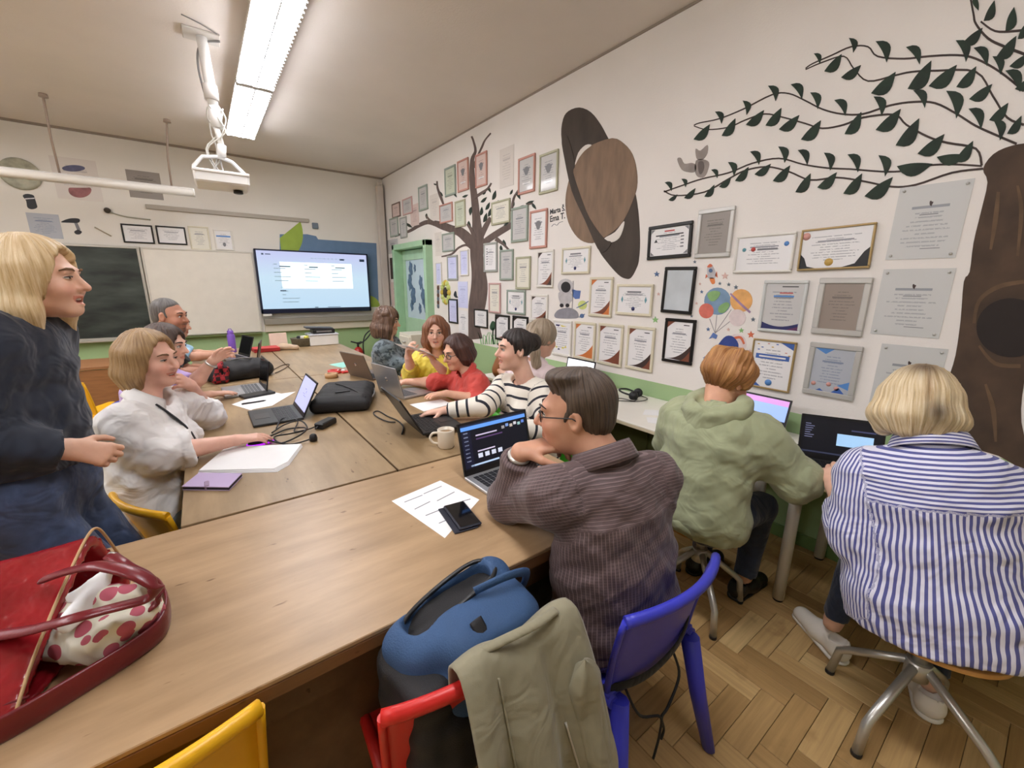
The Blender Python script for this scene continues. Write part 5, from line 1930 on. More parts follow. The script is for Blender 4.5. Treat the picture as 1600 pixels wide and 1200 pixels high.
def hand_sdf(S, wr, d, pn, side, curl, s, fan=1.0, curls=None):
    """palm, four fingers and a thumb; d = finger direction, pn = where the palm looks, side +1 right hand"""
    d = nrm(d)
    pn = nrm(V3(pn) - d * (V3(pn) @ d))
    lt = np.cross(d, pn) * side
    base = (.012, .004, -.005, -.012)
    kn = ((.088, .028), (.091, .009), (.086, -.010), (.078, -.027))
    ln = (.068, .076, .070, .054)
    for i in range(4):
        K = wr + d * kn[i][0] * s + lt * kn[i][1] * s * fan
        S.cap(wr + d * .004 * s + lt * base[i] * s, K, .0165 * s, .0105 * s, k=.016 * s, flat=(pn, .95))
    for i in range(4):
        cu = curls[i] if curls else curl * (1 + .12 * (i - 1))
        p = wr + d * kn[i][0] * s + lt * kn[i][1] * s * fan
        sp = lt * kn[i][1] * .8 * fan
        rr = (.0094, .0088, .0080, .0070)
        for j, fr in enumerate((.44, .31, .25)):
            a = (.5, 1.25, 1.8)[j] * cu
            dd = nrm(d * cos(a) + pn * sin(a) + sp * (2.0 if j == 0 else 1.0))
            q = p + dd * ln[i] * fr * s
            S.cap(p, q, rr[j] * s, rr[j + 1] * s, k=.003 * s)
            p = q
    p = wr + d * .022 * s + lt * .020 * s
    for j, (v, L, r0, r1) in enumerate((((.62, .70, .25), .040, .0150, .0118), ((.85, .42, .35), .032, .0112, .0098), ((.95, .12, .30), .026, .0096, .0078))):
        q = p + nrm(d * v[0] + lt * v[1] + pn * v[2] * (1 + curl)) * L * s
        S.cap(p, q, r0 * s, r1 * s, k=.010 * s if j == 0 else .003)
        p = q


def hair_sdf(S, H, style, hs, o):
    """hair volume in head coordinates; H maps local -> world, o = options"""
    P, MR = H
    def ell(c, r, k=.02, op='add'):
        S.ell(P(*c), np.array(r) * hs, MR, k * hs, op)
    def cap(a, b, r0, r1, k=.02, op='add', flat=None):
        S.cap(P(*a), P(*b), r0 * hs, r1 * hs, k * hs, op=op, flat=flat)
    th = o.get('thick', .014)
    L = o.get('len', .10)
    if style == 'short' and not o.get('mop'):
        ell((0, -.026, .046), (.072 + th, .088 + th, .078 + th))
        ell((0, -.052, -.006), (.064 + th * .5, .060 + th * .55, .074), .02)
        for sx in (-1, 1):
            ell((sx * (.066 + th * .3), .020, .018), (.014, .017, .032), .012)
    else:
        ell((0, -.016, .034), (.077 + th, .095 + th, .087 + th))
    if style in ('bob', 'long', 'curly'):
        n = 13
        fr_ = o.get('front', 118)
        for i in range(n):
            a = radians(-fr_ + 2 * fr_ * i / (n - 1))
            sp = o.get('spread', 1.0)
            ex = .004 * sin(i * 2.1)
            cap((sin(a) * .074, -cos(a) * .086 - .012, .03), (sin(a) * .082 * sp + ex, -cos(a) * .086 * sp - .014, -L * (.55 + .45 * sp) * .5), .030, .030, .03)
            cap((sin(a) * .082 * sp + ex, -cos(a) * .086 * sp - .014, -L * .5), (sin(a) * .078 * sp * o.get('tuck', .95), -cos(a) * .082 * sp * o.get('tuck', .95) - .014, -L - .012 * sin(i * 1.7)), .030, o.get('tip', .020), .03)
        fo = o.get('face', (.066, .09, .118))
        ell((o.get('fx', 0), .120, -.014), fo, .012, 'sub')
        if o.get('open', True):
            S.cap(P(0, .09, -.10), P(0, .09, -.40), .062 * hs, .075 * hs, .01, op='sub')
        if style == 'curly':
            r = np.random.default_rng(5)
            for i in range(70):
                a = r.uniform(-2.3, 2.3)
                z = r.uniform(-L, .12)
                rad = .10 if z < .05 else .10 * sqrt(max(.05, 1 - ((z - .05) / .085) ** 2))
                ell((sin(a) * rad, -cos(a) * rad - .012, z), (.020, .020, .026), .012)
    elif style == 'short':
        # front hairline, temples, ears, nape
        ell((0, .150, -.016 + o.get('line', 0)), (.22, .118, .116), .024, 'sub')
        for sx in (-1, 1):
            ell((sx * .088, .006, -.032), (.026, .028, .038), .016, 'sub')
            ell((sx * .082, .070, .036), (.052, .054, .050), .020, 'sub')
        S.cap(P(0, .05, -.09), P(0, -.02, -.20), .085 * hs, .12 * hs, .03, op='sub')
        if o.get('fade'):
            ell((0, -.085, -.105), (.11, .07, .045), .035, 'sub')
        if o.get('mop'):
            r = np.random.default_rng(3)
            for i in range(26):
                a = r.uniform(-2.4, 2.4)
                z = r.uniform(.0, .10)
                ell((sin(a) * .082, -cos(a) * .095 - .012, z), (.024, .024, .030), .02)
    elif style == 'bun':
        ell((0, .150, -.010), (.22, .116, .116), .020, 'sub')
        for sx in (-1, 1):
            ell((sx * .088, .010, -.034), (.026, .028, .038), .014, 'sub')
            ell((sx * .080, .070, .000), (.034, .038, .050), .022, 'sub')
        S.cap(P(0, .04, -.10), P(0, -.02, -.20), .080 * hs, .11 * hs, .02, op='sub')
        ell(o.get('bunpos', (0, -.125, .05)), (.050, .042, .050), .012)
        ell((0, -.10, .04), (.045, .035, .045), .03)
    elif style == 'pony':
        ell((0, .130, -.040), (.080, .080, .112), .014, 'sub')
        S.cap(P(0, .04, -.10), P(0, -.02, -.20), .075 * hs, .11 * hs, .012, op='sub')
        q = o.get('tail', [(0, -.10, .05), (.01, -.135, -.02), (.02, -.125, -.12), (.02, -.10, -.20)])
        for a, b in zip(q[:-1], q[1:]):
            cap(a, b, .036, .032, .02)
        ell(q[0], (.035, .03, .03), .01)
    for (c, r) in o.get('add', ()):
        ell(c, r, .03)
    for (c, r) in o.get('sub', ()):
        ell(c, r, .015, 'sub')


def person(label, pel, nb, head, fd, lat, arms, legs, top, bottom, hair, skin=(224, 178, 150), up=(0, 0, 1), s=1.0, hs=1.0, male=False, face=None, glasses=None, hface=.0045,
           hcl=.009, shoes=None, bulk=1.0, collar=None, group='people in the classroom', face_on=True, neck=True, shw=None, extras=None):
    pel, nb, head, lat = V3(pel), V3(nb), V3(head), nrm(lat)
    face = face or {}
    up3 = nrm(nb - pel)
    lat = nrm(lat - up3 * (lat @ up3))
    fwd = np.cross(up3, lat)         # right x ... : lat = person's right, so forward = up x right
    f = nrm(fd)
    u = nrm(V3(up) - f * (V3(up) @ f))
    r = np.cross(f, u)
    MR = np.stack([r, f, u])
    P = lambda x, y, z: head + (r * x + f * y + u * z) * hs
    B = bulk
    shw = shw or (.185 if male else .160) * s
    sh = {}
    for sd, sg in (('R', 1), ('L', -1)):
        A = arms.get(sd, {})
        sh[sd] = V3(A['sh']) if 'sh' in A else nb - up3 * .065 * s + lat * sg * shw + fwd * .01
    wst = pel + (nb - pel) * .38
    chs = pel + (nb - pel) * .74
    TORSO = []
    def torso(S, g, k=.05):
        S.cap(pel - lat * .065 * s, pel + lat * .065 * s, .118 * s * B + g, k=k)
        S.cap(pel, wst, .112 * s * B + g, (.105 if not male else .118) * s * B + g, k=k, flat=(lat, 1.32))
        S.cap(wst, chs, (.105 if not male else .118) * s * B + g, .108 * s * (.5 + .5 * B) + g, k=k, flat=(lat, 1.34))
        S.cap(chs, nb - up3 * .09 * s, .106 * s + g, .078 * s + g, k=k, flat=(lat, 1.5))
        S.cap(sh['R'], sh['L'], .054 * s + g, k=k)
        S.cap(nb - up3 * .03, sh['R'] * .75 + nb * .25, .045 * s + g, .045 * s + g, k=.04)
        S.cap(nb - up3 * .03, sh['L'] * .75 + nb * .25, .045 * s + g, .045 * s + g, k=.04)
        if not male:
            for sg in (-1, 1):
                c = pel + (nb - pel) * .66 + lat * sg * .072 * s + fwd * .085 * s * B * top.get('bust', 1.0)
                S.ell(c, np.array([.062, .058, .06]) * s * (.4 + .6 * B) * (.4 + .6 * top.get('bust', 1.0)) + g, None, .04)

    pts = [pel, nb, head, sh['R'], sh['L']]
    for sd, A in arms.items():
        pts += [V3(A['el']), V3(A['wr'])]
    lp = {}
    for sd, G in legs.items():
        sg = 1 if sd == 'R' else -1
        hip = V3(G['hip']) if 'hip' in G else pel + lat * sg * .085 * s - up3 * .03
        lp[sd] = (hip, V3(G['kn']), V3(G['an']))
        pts += [lp[sd][1], lp[sd][2]]

    # ---- body: one mesh of skin: coarse where clothes cover it, fine for head, forearms and hands
    pieces = []
    allp = np.array(pts)
    S = SDF(allp.min(0) - .17, allp.max(0) + .17, .018)
    torso(S, -.018)
    for sd, A in arms.items():
        S.cap(sh[sd], V3(A['el']), .044 * s, .036 * s, k=.03)
        S.cap(V3(A['el']), V3(A['wr']), .034 * s, .022 * s, k=.02)
    for sd, (h_, kn, an) in lp.items():
        S.cap(h_, kn, .070 * s, .052 * s, k=.03)
        S.cap(kn, an, .048 * s, .036 * s, k=.02)
    pieces.append(S.mesh())
    # head and neck
    top_ = P(0, 0, .14)
    S = SDF(np.minimum(np.minimum(head, top_), nb) - .145 * hs, np.maximum(np.maximum(head, top_), nb) + .145 * hs, hface)
    E = lambda c, rr, k=.02, op='add': S.ell(P(*c), np.array(rr) * hs, MR, k * hs, op)
    Cp = lambda a, b, r0, r1, k=.02, op='add': S.cap(P(*a), P(*b), r0 * hs, r1 * hs, k * hs, op=op)
    jw = .062 if male else .056
    E((0, -.018, .032), (.075, .094, .086))
    E((0, .030, -.030), (jw, .062, .084), .03)
    E((0, .022, -.070), (jw * .90, .058, .042), .03)
    E((0, .068, -.098), (.026, .022, .018), .03)
    Cp((-.034, .078, .028), (.034, .078, .028), .013 if male else .009, .013 if male else .009, .025)
    for sx in (-1, 1):
        E((sx * .031, .101, .008), (.019, .016, .013), .014, 'sub')
        E((sx * .038, .062, -.028), (.022, .026, .022), .03)                 # cheek
        E((sx * .076, -.008, -.004), (.010, .019, .031), .008)               # ear
        E((sx * .083, -.002, .000), (.006, .010, .018), .006, 'sub')
    nl = face.get('nose', 1.0)
    Cp((0, .086, .018), (0, .086 + .026 * nl, -.022), .0075, .0125, .014)
    for sx in (-1, 1):
        E((sx * .0115, .094, -.027), (.008, .011, .008), .008)
    sm = face.get('smile', 0)
    op_ = face.get('open', 0)
    w = .021 + .006 * sm
    for (z, ry, rz_) in ((-.0535, .010, .0055), (-.0665 - .010 * op_, .011, .0070)):
        Cp((-w, .078 - .006 * sm, -.058 + .007 * sm), (0, .0915, z), .0045, rz_ + .001, .008)
        Cp((w, .078 - .006 * sm, -.058 + .007 * sm), (0, .0915, z), .0045, rz_ + .001, .008)
    if op_:
        E((0, .096, -.0615 - .004 * op_), (w * .85, .016, .0040 + .0065 * op_), .004, 'sub')
    S.cap(P(0, -.022, -.05), nb + fwd * .008, .051 * s if not male else .060 * s, .056 * s if not male else .064 * s, k=.03)
    S.cap(nb - up3 * .03, nb - up3 * .11 + fwd * .012, .042 * s, .070 * s, k=.03, flat=(lat, 1.35))
    pieces.append(S.mesh())
    # forearms and hands
    for sd, A in arms.items():
        if A.get('nohand'):
            continue
        el, wr = V3(A['el']), V3(A['wr'])
        d = nrm(A['hd'])
        lo = np.minimum(np.minimum(el, wr), wr + d * .18) - .085
        hi = np.maximum(np.maximum(el, wr), wr + d * .18) + .085
        S = SDF(lo, hi, A.get('h', .0048))
        S.cap(el + (sh[sd] - el) * .25, el, .042 * s, .039 * s, k=.02)
        m_ = el + (wr - el) * .28
        S.cap(el, m_, .039 * s, .041 * s, k=.02)
        S.cap(m_, wr, .041 * s, .0245 * s, k=.02, flat=(np.cross(d, V3(A['pn'])), 1.12))
        hand_sdf(S, wr, d, A['pn'], 1 if sd == 'R' else -1, A.get('curl', .35), s * (1.06 if male else .95), A.get('fan', 1.0), A.get('curls'))
        pieces.append(S.mesh())
    Vs, Qs, off = [], [], 0
    for V, Q in pieces:
        Vs.append(V)
        Qs.append(Q[(Q >= 0).all(1)] + off)
        off += len(V)
    Vs, Qs = np.concatenate(Vs), np.concatenate(Qs)

    def tint(V):
        q = (V - head) @ MR.T / hs
        c = np.ones((len(V), 3))
        near = np.linalg.norm(q, axis=1) < .16
        lipc = np.array([.80, .50, .48]) if not male else np.array([.85, .66, .62])
        m = near & (np.abs(q[:, 0]) < w + .003) & (q[:, 1] > .074) & (np.abs(q[:, 2] + .060 - .007 * sm * (np.abs(q[:, 0]) / w) ** 2 + .004 * op_) < .0095 + .005 * op_ - 9 * q[:, 0] ** 2)
        c[m] = lipc
        if op_:
            m2 = near & (np.abs(q[:, 0]) < w * .8) & (q[:, 1] > .055) & (q[:, 1] < .0865) & (np.abs(q[:, 2] + .0615 + .004 * op_) < .010 + .004 * op_)
            c[m2] = (.45, .2, .2)
        ch = np.exp(-(((np.abs(q[:, 0]) - .042) / .022) ** 2 + ((q[:, 2] + .028) / .02) ** 2)) * near * (q[:, 1] > .03)
        c *= 1 - ch[:, None] * np.array([.0, .14, .13])
        no = np.exp(-((q[:, 0] / .014) ** 2 + ((q[:, 1] - .112) / .016) ** 2 + ((q[:, 2] + .022) / .014) ** 2))
        c *= 1 - no[:, None] * np.array([.0, .12, .12])
        sb = face.get('stubble')
        if sb:
            m3 = near & (q[:, 1] > .045) & (q[:, 2] < -.04) & ~m
            dn = np.exp(-((q[:, 0] / .030) ** 2)) * ((q[:, 2] < -.072) | (np.abs(q[:, 2] + .046) < .006))
            c[m3] *= (1 - (sb * dn[m3])[:, None] * np.array([.62, .62, .60]))
        hl = face.get('scalp')
        if hl is not None:
            m4 = near & ((q[:, 2] > .045) & (q[:, 1] < .03))
            c[m4] *= hl
        return c
    body = np_obj('person', Vs, Qs, skin_mat('skin_%d_%d_%d' % skin, skin), None, {'tint': tint})
    tag(body, label, 'person', group)

    # ---- face details
    if face_on:
        for sx in (-1, 1):
            q = face.get('squint', 0)
            ey = MB()
            Mx = frame_M(P(sx * .031, .079, .008), r * hs, f * hs, u * hs)
            ey.lathe([(.0001, -.0115), (.007, -.009), (.0112, -.004), (.012, 0), (.0112, .004), (.007, .009), (.0001, .0115)], 14, Mx @ Matrix.Diagonal((1.05, .9, .80 - .45 * q, 1)))
            e_ = ey.build('eye', M_EYEW, body)
            MB().lathe([(.0001, .0022), (.003, .0020), (.0052, .0)], 12, Mx @ Matrix.Translation((0, .0095, 0)) @ Matrix.Rotation(-pi / 2, 4, 'X') @ Matrix.Diagonal((1, .9 - .4 * q, 1, 1))).build('iris', M_IRIS, e_)
            MB().tube([P(sx * .019, .0885, .010), P(sx * .026, .0925, .0165 - .005 * q), P(sx * .036, .0905, .0165 - .005 * q), P(sx * .045, .081, .010)], [.0012 * hs, .0020 * hs, .0022 * hs, .0010 * hs], 6).build('eyelash', M_LASH, body)
            bz = .033
            MB().tube([P(sx * .014, .0945, bz - .002), P(sx * .026, .0955, bz + .003), P(sx * .040, .088, bz + .004), P(sx * .052, .074, bz - .003)], [.0022 * hs, .0034 * hs, .0028 * hs, .0012 * hs], 6, flat=(u, 1.2)).build('eyebrow', face.get('brow', M_LASH), body)
        if op_ or sm > .5:
            MB().tube([P(-w * .72, .0765, -.0585), P(-w * .4, .084, -.0592), P(0, .0865, -.0596), P(w * .4, .084, -.0592), P(w * .72, .0765, -.0585)], .0045 * hs, 8, flat=(u, 1.0)).build('teeth', M_TEETH, body)
    if glasses:
        gm = M_SPECM if glasses == 'wire' else M_SPEC
        rw_ = .0011 if glasses == 'wire' else .0019
        g = MB()
        for sx in (-1, 1):
            ring = []
            for j in range(20):
                a = 2 * pi * j / 20
                ring.append(P(sx * .032 + .0225 * cos(a), .1015 - .010 * abs(sx * .032 + .0225 * cos(a)) / .055, .004 + .0175 * sin(a) * (1 if sin(a) > 0 else .95)))
            g.tube(ring, rw_ * hs, 6, closed=True)
            g.tube([P(sx * .054, .095, .008), P(sx * .070, .070, .010), P(sx * .079, .0, .008), P(sx * .080, -.022, -.006)], rw_ * hs, 6)
        g.tube([P(-.010, .1015, .006), P(0, .106, .009), P(.010, .1015, .006)], rw_ * hs, 6)
        tag(g.build('spectacles', gm, body), 'wire-rimmed spectacles' if glasses == 'wire' else 'dark-framed spectacles')

    # ---- clothes
    def garment_attr(V):
        segs = [('T', pel, nb)]
        for sd, A in arms.items():
            segs += [(sd + 'U', sh[sd], V3(A['el'])), (sd + 'F', V3(A['el']), V3(A['wr']))]
        best = np.full(len(V), 9.0)
        sv, su = np.zeros(len(V)), np.zeros(len(V))
        for nm, a, b in segs:
            ba = b - a
            L = np.linalg.norm(ba)
            t0 = (V - a) @ ba / L ** 2
            t = np.clip(t0, 0 if nm != 'T' else -.6, 1.25 if nm == 'T' else 1.2)
            q = V - a - t[:, None] * ba
            d = np.linalg.norm(q, axis=1)
            d = d - (.115 if nm == 'T' else .05)
            if nm == 'T':
                d = np.where(np.abs((V - pel) @ lat) > shw * 1.12, d + .06, d)
            m = d < best
            best[m] = d[m]
            ax = ba / L
            e1 = fwd - ax * (fwd @ ax) if nm == 'T' else lat - ax * (lat @ ax)
            if np.linalg.norm(e1) < .2:
                e1 = fwd - ax * (fwd @ ax)
            e1 /= np.linalg.norm(e1)
            e2 = np.cross(ax, e1)
            an = np.arctan2(q @ e2, q @ e1)
            if nm == 'T':
                uu = (V - pel) @ lat
                back = (q @ e1) < 0
                uu = np.where(np.abs(uu) > .9, uu, uu)
                an2 = np.arctan2(q @ e2, -(q @ e1))
                su[m] = np.where(np.abs(an2) > 1.9, uu, an2 * .150)[m]
                sv[m] = (t * L)[m]
            else:
                nn = -fwd + lat * (.8 if nm[0] == 'R' else -.8) + up3 * .5
                ee = np.cross(ax, nn)
                ee /= np.linalg.norm(ee)
                su[m] = ((V - a) @ ee)[m] + 3
                sv[m] = (t0 * L)[m] + 1.0 + (np.linalg.norm(V3(arms[nm[0]]['el']) - sh[nm[0]]) if nm[1] == 'F' else 0)
        return su, sv
    g = top.get('g', .012)
    cuff = {}
    lo, hi = allp.min(0) - .20, allp.max(0) + .20
    cpts = [pel, nb, sh['R'], sh['L']]
    for sd, A in arms.items():
        cpts += [V3(A['el']), V3(A['wr'])] if top.get('sleeve', 2) > 1 else [V3(A['el'])]
    cp = np.array(cpts)
    S = SDF(cp.min(0) - .19, cp.max(0) + .17, hcl)
    torso(S, g)
    if top.get('hem'):
        hm = top['hem']
        S.cap(pel, pel - up3 * hm, .13 * s * B + g, .135 * s * B + g, k=.05, flat=(lat, 1.28), cut1=True)
    for sd, A in arms.items():
        el, wr = V3(A['el']), V3(A['wr'])
        sl = A.get('sleeve', top.get('sleeve', 2))
        sr = top.get('sr', 1.0)
        if sl <= 1:
            e = sh[sd] + (el - sh[sd]) * sl
            S.cap(sh[sd], e, .056 * s * sr + g, (.052 * sr + .006) * s + g, k=.05, cut1=True)
        else:
            S.cap(sh[sd], el, .056 * s * sr + g, .044 * s * sr + g, k=.05)
            e = el + (wr - el) * (sl - 1)
            S.cap(el, e, .046 * s * sr + g, (.041 - .012 * (sl - 1)) * s * sr + g + top.get('cuffg', .0), k=.03, cut1=True)
            if top.get('roll'):
                dd = nrm(wr - el)
                S.cap(e - dd * .035, e, .050 * s * sr + g, .054 * s * sr + g, k=.008, cut0=True, cut1=True)
            if top.get('cuff'):
                dd = nrm(wr - el)
                S.cap(e - dd * .05, e + dd * .004, .034 * s * sr + g, .034 * s * sr + g, k=.006, cut0=True, cut1=True)
        # hollow cuff so the arm comes out of the sleeve
        dd = nrm((wr - el) if sl > 1 else (el - sh[sd]))
        S.cap(e - dd * .02, e + dd * .05, (.033 if sl > 1 else .046) * s, (.033 if sl > 1 else .046) * s, k=.002, op='sub')
    if top.get('wob', .004):
        S.wob(top.get('wob', .004) * .8, 30, seed=int(abs(head[0] * 977 + head[1] * 131) * 10) % 9999)
        S.wob(top.get('wob', .004) * .55, 75, seed=17, dirs=tuple(up3 * .9 + lat * .35))
    # neckline opening
    nk = top.get('neck', .062)
    nd = nrm(fwd * top.get('vn', .35) + up3)
    S.cap(nb - nd * .012 + fwd * .012, nb + nd * .12 + fwd * .03, nk * s, nk * s * 1.05, k=.006, op='sub', flat=(lat, 1.12))
    if top.get('hem'):
        pass
    elif not top.get('nocut'):
        S.plane(pel - up3 * top.get('cut', .085) * s, -up3)

    def a_su(V):
        return garment_attr(V)[0]

    def a_sv(V):
        return garment_attr(V)[1]
    def a_st(V):
        su, sv = garment_attr(V)
        if top.get('yoke'):
            T_ = np.linalg.norm(nb - pel)
            m = (su < 1) & (sv > T_ * top['yoke'])
            return np.where(m, sv, su)
        return su
    at = {}
    if top.get('stripes'):
        at = {'su': a_su, 'sv': a_sv, 'st': a_st}
    S.build(top.get('name', 'shirt'), top['mat'], body, at)
    # collar
    if collar:
        cm = collar.get('mat', top['mat'])
        ch_ = collar.get('h', .036)
        rn = collar.get('r', .066) * s * 1.16 + g * .35
        gap = collar.get('gap', .55)
        ax = nrm(up3 + fwd * collar.get('lean', .25))
        e1 = nrm(fwd - ax * (fwd @ ax))
        e2 = np.cross(e1, ax)

        def col(u_, v):
            a = gap + (2 * pi - 2 * gap) * u_
            k = v * 2
            fr = abs(2 * u_ - 1) ** 4
            if k <= 1:
                rr, z = rn - .004 * k, ch_ * k - .01
            else:
                rr, z = rn - .004 + (.016 + .030 * fr) * (k - 1), ch_ - .01 - (ch_ * 1.3 + .03 * fr) * (k - 1)
            q = nb + fwd * .014 + e1 * cos(a) * rr + e2 * sin(a) * rr * 1.05 + ax * (z + .024 + g * .9 - .030 * (1 + cos(a)) * .5)
            return tuple(q)
        c_ = MB().grid(col, 36, 9).build('collar', cm, body, solid=.003)
        if top.get('stripes'):
            for nm in ('su', 'sv', 'st'):
                a = c_.data.attributes.new(nm, 'FLOAT', 'POINT')
                a.data.foreach_set('value', [(j / 8) * .12 for i in range(36) for j in range(9)])
    # trousers
    if bottom:
        bp_ = [pel] + [q for t_ in lp.values() for q in t_]
        bp_ = np.array(bp_)
        S = SDF(bp_.min(0) - .16, bp_.max(0) + .16, max(hcl, .010))
        S.cap(pel - lat * .065 * s, pel + lat * .065 * s, .122 * s * B, k=.04)
        S.cap(pel, pel + (nb - pel) * .22, .116 * s * B, .112 * s * B, k=.04, flat=(lat, 1.30))
        lw = bottom.get('w', 1.0)
        for sd, (h_, kn, an) in lp.items():
            S.cap(h_, kn, .092 * s * (.4 + .6 * B), .066 * s * lw, k=.04)
            e = kn + (an - kn) * bottom.get('len', .95)
            S.cap(kn, e, .064 * s * lw, .050 * s * lw, k=.03, cut1=True)
        S.wob(.004, 50, seed=5)
        S.build('trousers', bottom['mat'], body)
    # shoes
    if shoes:
        for sd, (h_, kn, an) in lp.items():
            dr = nrm(legs[sd].get('toe', fwd * np.array([1, 1, 0])))
            hl_ = V3((an[0], an[1], 0)) - dr * .05
            S = SDF(hl_ - .12 + np.minimum(dr * .28, 0), hl_ + .14 + np.maximum(dr * .28, 0), .006)
            z = np.array([0, 0, 1.0])
            S.cap(hl_ + z * .045, hl_ + dr * .10 + z * .045, .040 * s, .038 * s, k=.03)
            S.cap(hl_ + dr * .10 + z * .04, hl_ + dr * .205 + z * .032, .040 * s, .032 * s, k=.03, flat=(np.cross(dr, z), 1.12))
            S.cap(hl_ + z * .05, hl_ + z * .085 + dr * .01, .038 * s, .038 * s, k=.02, cut1=True)
            S.cap(hl_ + z * .075 + dr * .01, hl_ + z * .14 + dr * .01, .032 * s, .032 * s, k=.004, op='sub')
            S.plane((0, 0, .014), (0, 0, -1))
            so = S.build('shoe', shoes['mat'], body)
            S = SDF(hl_ - .12 + np.minimum(dr * .28, 0), hl_ + .14 + np.maximum(dr * .28, 0), .006)
            S.cap(hl_ + z * .012, hl_ + dr * .205 + z * .012, .042 * s, .036 * s, k=.0)
            S.plane((0, 0, .018), (0, 0, 1))
            S.plane((0, 0, .003), (0, 0, -1))
            S.build('sole', shoes.get('sole', shoes['mat']), so)
    # hair
    if hair:
        S = SDF(head - .30 * hs - np.array([0, 0, hair.get('len', .1) * .8]), head + .30 * hs, hair.get('h', .006))
        hair_sdf(S, (P, MR), hair['style'], hs, hair)
        X, Y, Z = S.pts((slice(None),) * 3)
        qx = (X - head[0]) * r[0] + (Y - head[1]) * r[1] + (Z - head[2]) * r[2]
        qy = (X - head[0]) * f[0] + (Y - head[1]) * f[1] + (Z - head[2]) * f[2]
        qz = (X - head[0]) * u[0] + (Y - head[1]) * u[1] + (Z - head[2]) * u[2]
        co = hair.get('crown', (0, -.03))
        an = np.arctan2(qx - co[0], -(qy - co[1]))
        gr = hair.get('groove', .0035)
        S.F = (S.F + gr * (np.sin(an * 21 + 9 * qz / hs + 2.0 * np.sin(an * 5)) * .6 + np.sin(an * 47 + 14 * qz) * .4) * np.clip((qx ** 2 + qy ** 2) / .002, .15, 1)).astype(np.float32)

        def comb(V):
            q = (V - head) @ MR.T
            return np.arctan2(q[:, 0] - co[0], -(q[:, 1] - co[1])) + q[:, 2] * .8

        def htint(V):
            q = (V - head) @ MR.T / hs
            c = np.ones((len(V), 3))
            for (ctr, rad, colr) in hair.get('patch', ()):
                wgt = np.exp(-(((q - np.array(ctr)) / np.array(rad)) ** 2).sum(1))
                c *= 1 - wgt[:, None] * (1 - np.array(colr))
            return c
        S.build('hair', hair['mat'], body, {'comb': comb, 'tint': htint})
    if extras:
        extras(body, P, dict(pel=pel, nb=nb, lat=lat, fwd=fwd, up3=up3, sh=sh))
    return body

# ------------------------------------------------------------------ wardrobe
DENIM = cloth_mat('denim_blue', (62, 78, 110), .25, .85, .35, scale=30)
DENIM_D = cloth_mat('denim_dark', (34, 44, 66), .2, .85, .35, scale=30)
DENIM_L = cloth_mat('denim_grey', (112, 130, 148), .2, .85, .3, scale=30)
BLACKCL = cloth_mat('black_cloth', (26, 26, 30), .15, .85, .3)
C_BROWN = cloth_mat('shirt_brown_pinstripe', (88, 70, 70), .08, .7, .3, stripe=[((74, 58, 58), .008, .3, 'sv'), ((122, 102, 102), .009, .22, 'st')])
C_WHITE = cloth_mat('shirt_white', (236, 234, 232), .03, .8, .4)
C_NAVY = cloth_mat('jacket_navy', (30, 38, 54), .18, .8, .4)
C_LILAC = cloth_mat('blouse_lilac', (188, 162, 218), .06, .8, .35)
C_DARK = cloth_mat('tshirt_charcoal', (38, 42, 42), .1, .85, .3)
C_LBLUE = cloth_mat('shirt_light_blue', (158, 198, 222), .06, .85, .3)
C_GREYP = cloth_mat('sweater_grey_pattern', (112, 124, 130), .25, .9, .3, scale=22, speck=((62, 72, 78), 26, .5))
C_YELL = cloth_mat('shirt_yellow', (226, 204, 74), .08, .65, .5)
C_RED = cloth_mat('shirt_red', (206, 72, 62), .08, .7, .45)
C_STRH = cloth_mat('sweater_cream_navy_stripe', (238, 232, 220), .03, .9, .12, stripe=[((34, 36, 48), .058, .24, 'sv')])
C_PINK = cloth_mat('blouse_pale_pink', (234, 216, 218), .04, .8, .35)
C_HOOD = cloth_mat('hoodie_sage', (160, 166, 132), .07, .95, .3)
C_STRV = cloth_mat('shirt_blue_white_stripe', (222, 222, 238), .03, .75, .35, stripe=[((84, 88, 150), .0135, .48, 'st')])

H_BLOND = hair_mat('hair_blond', (206, 174, 124), (236, 216, 178), (150, 118, 78))
H_LBROWN = hair_mat('hair_light_brown', (150, 118, 80), (190, 158, 112), (100, 76, 52))
H_DBROWN = hair_mat('hair_dark_brown', (58, 42, 36), (92, 70, 58), (30, 22, 20))
H_CURL = hair_mat('hair_chestnut', (84, 60, 46), (132, 100, 78), (46, 32, 26))
H_AUBURN = hair_mat('hair_auburn', (112, 68, 44), (160, 106, 72), (70, 40, 28))
H_RDARK = hair_mat('hair_mahogany', (58, 34, 30), (100, 62, 50), (30, 18, 18))
H_BLACK = hair_mat('hair_black', (34, 28, 28), (66, 54, 50), (16, 13, 14))
H_ASH = hair_mat('hair_ash_blond', (150, 132, 112), (196, 180, 156), (92, 78, 66))
H_SALT = hair_mat('hair_brown_grey', (66, 53, 45), (108, 92, 78), (38, 30, 26))
H_GREY = hair_mat('hair_grey', (84, 80, 78), (136, 130, 126), (48, 44, 42))
H_GINGER = hair_mat('hair_ginger_blond', (158, 104, 58), (206, 156, 96), (92, 56, 32))
H_PLAT = hair_mat('hair_platinum', (206, 180, 136), (240, 226, 196), (110, 92, 72))

Zd = (0, 0, -1)


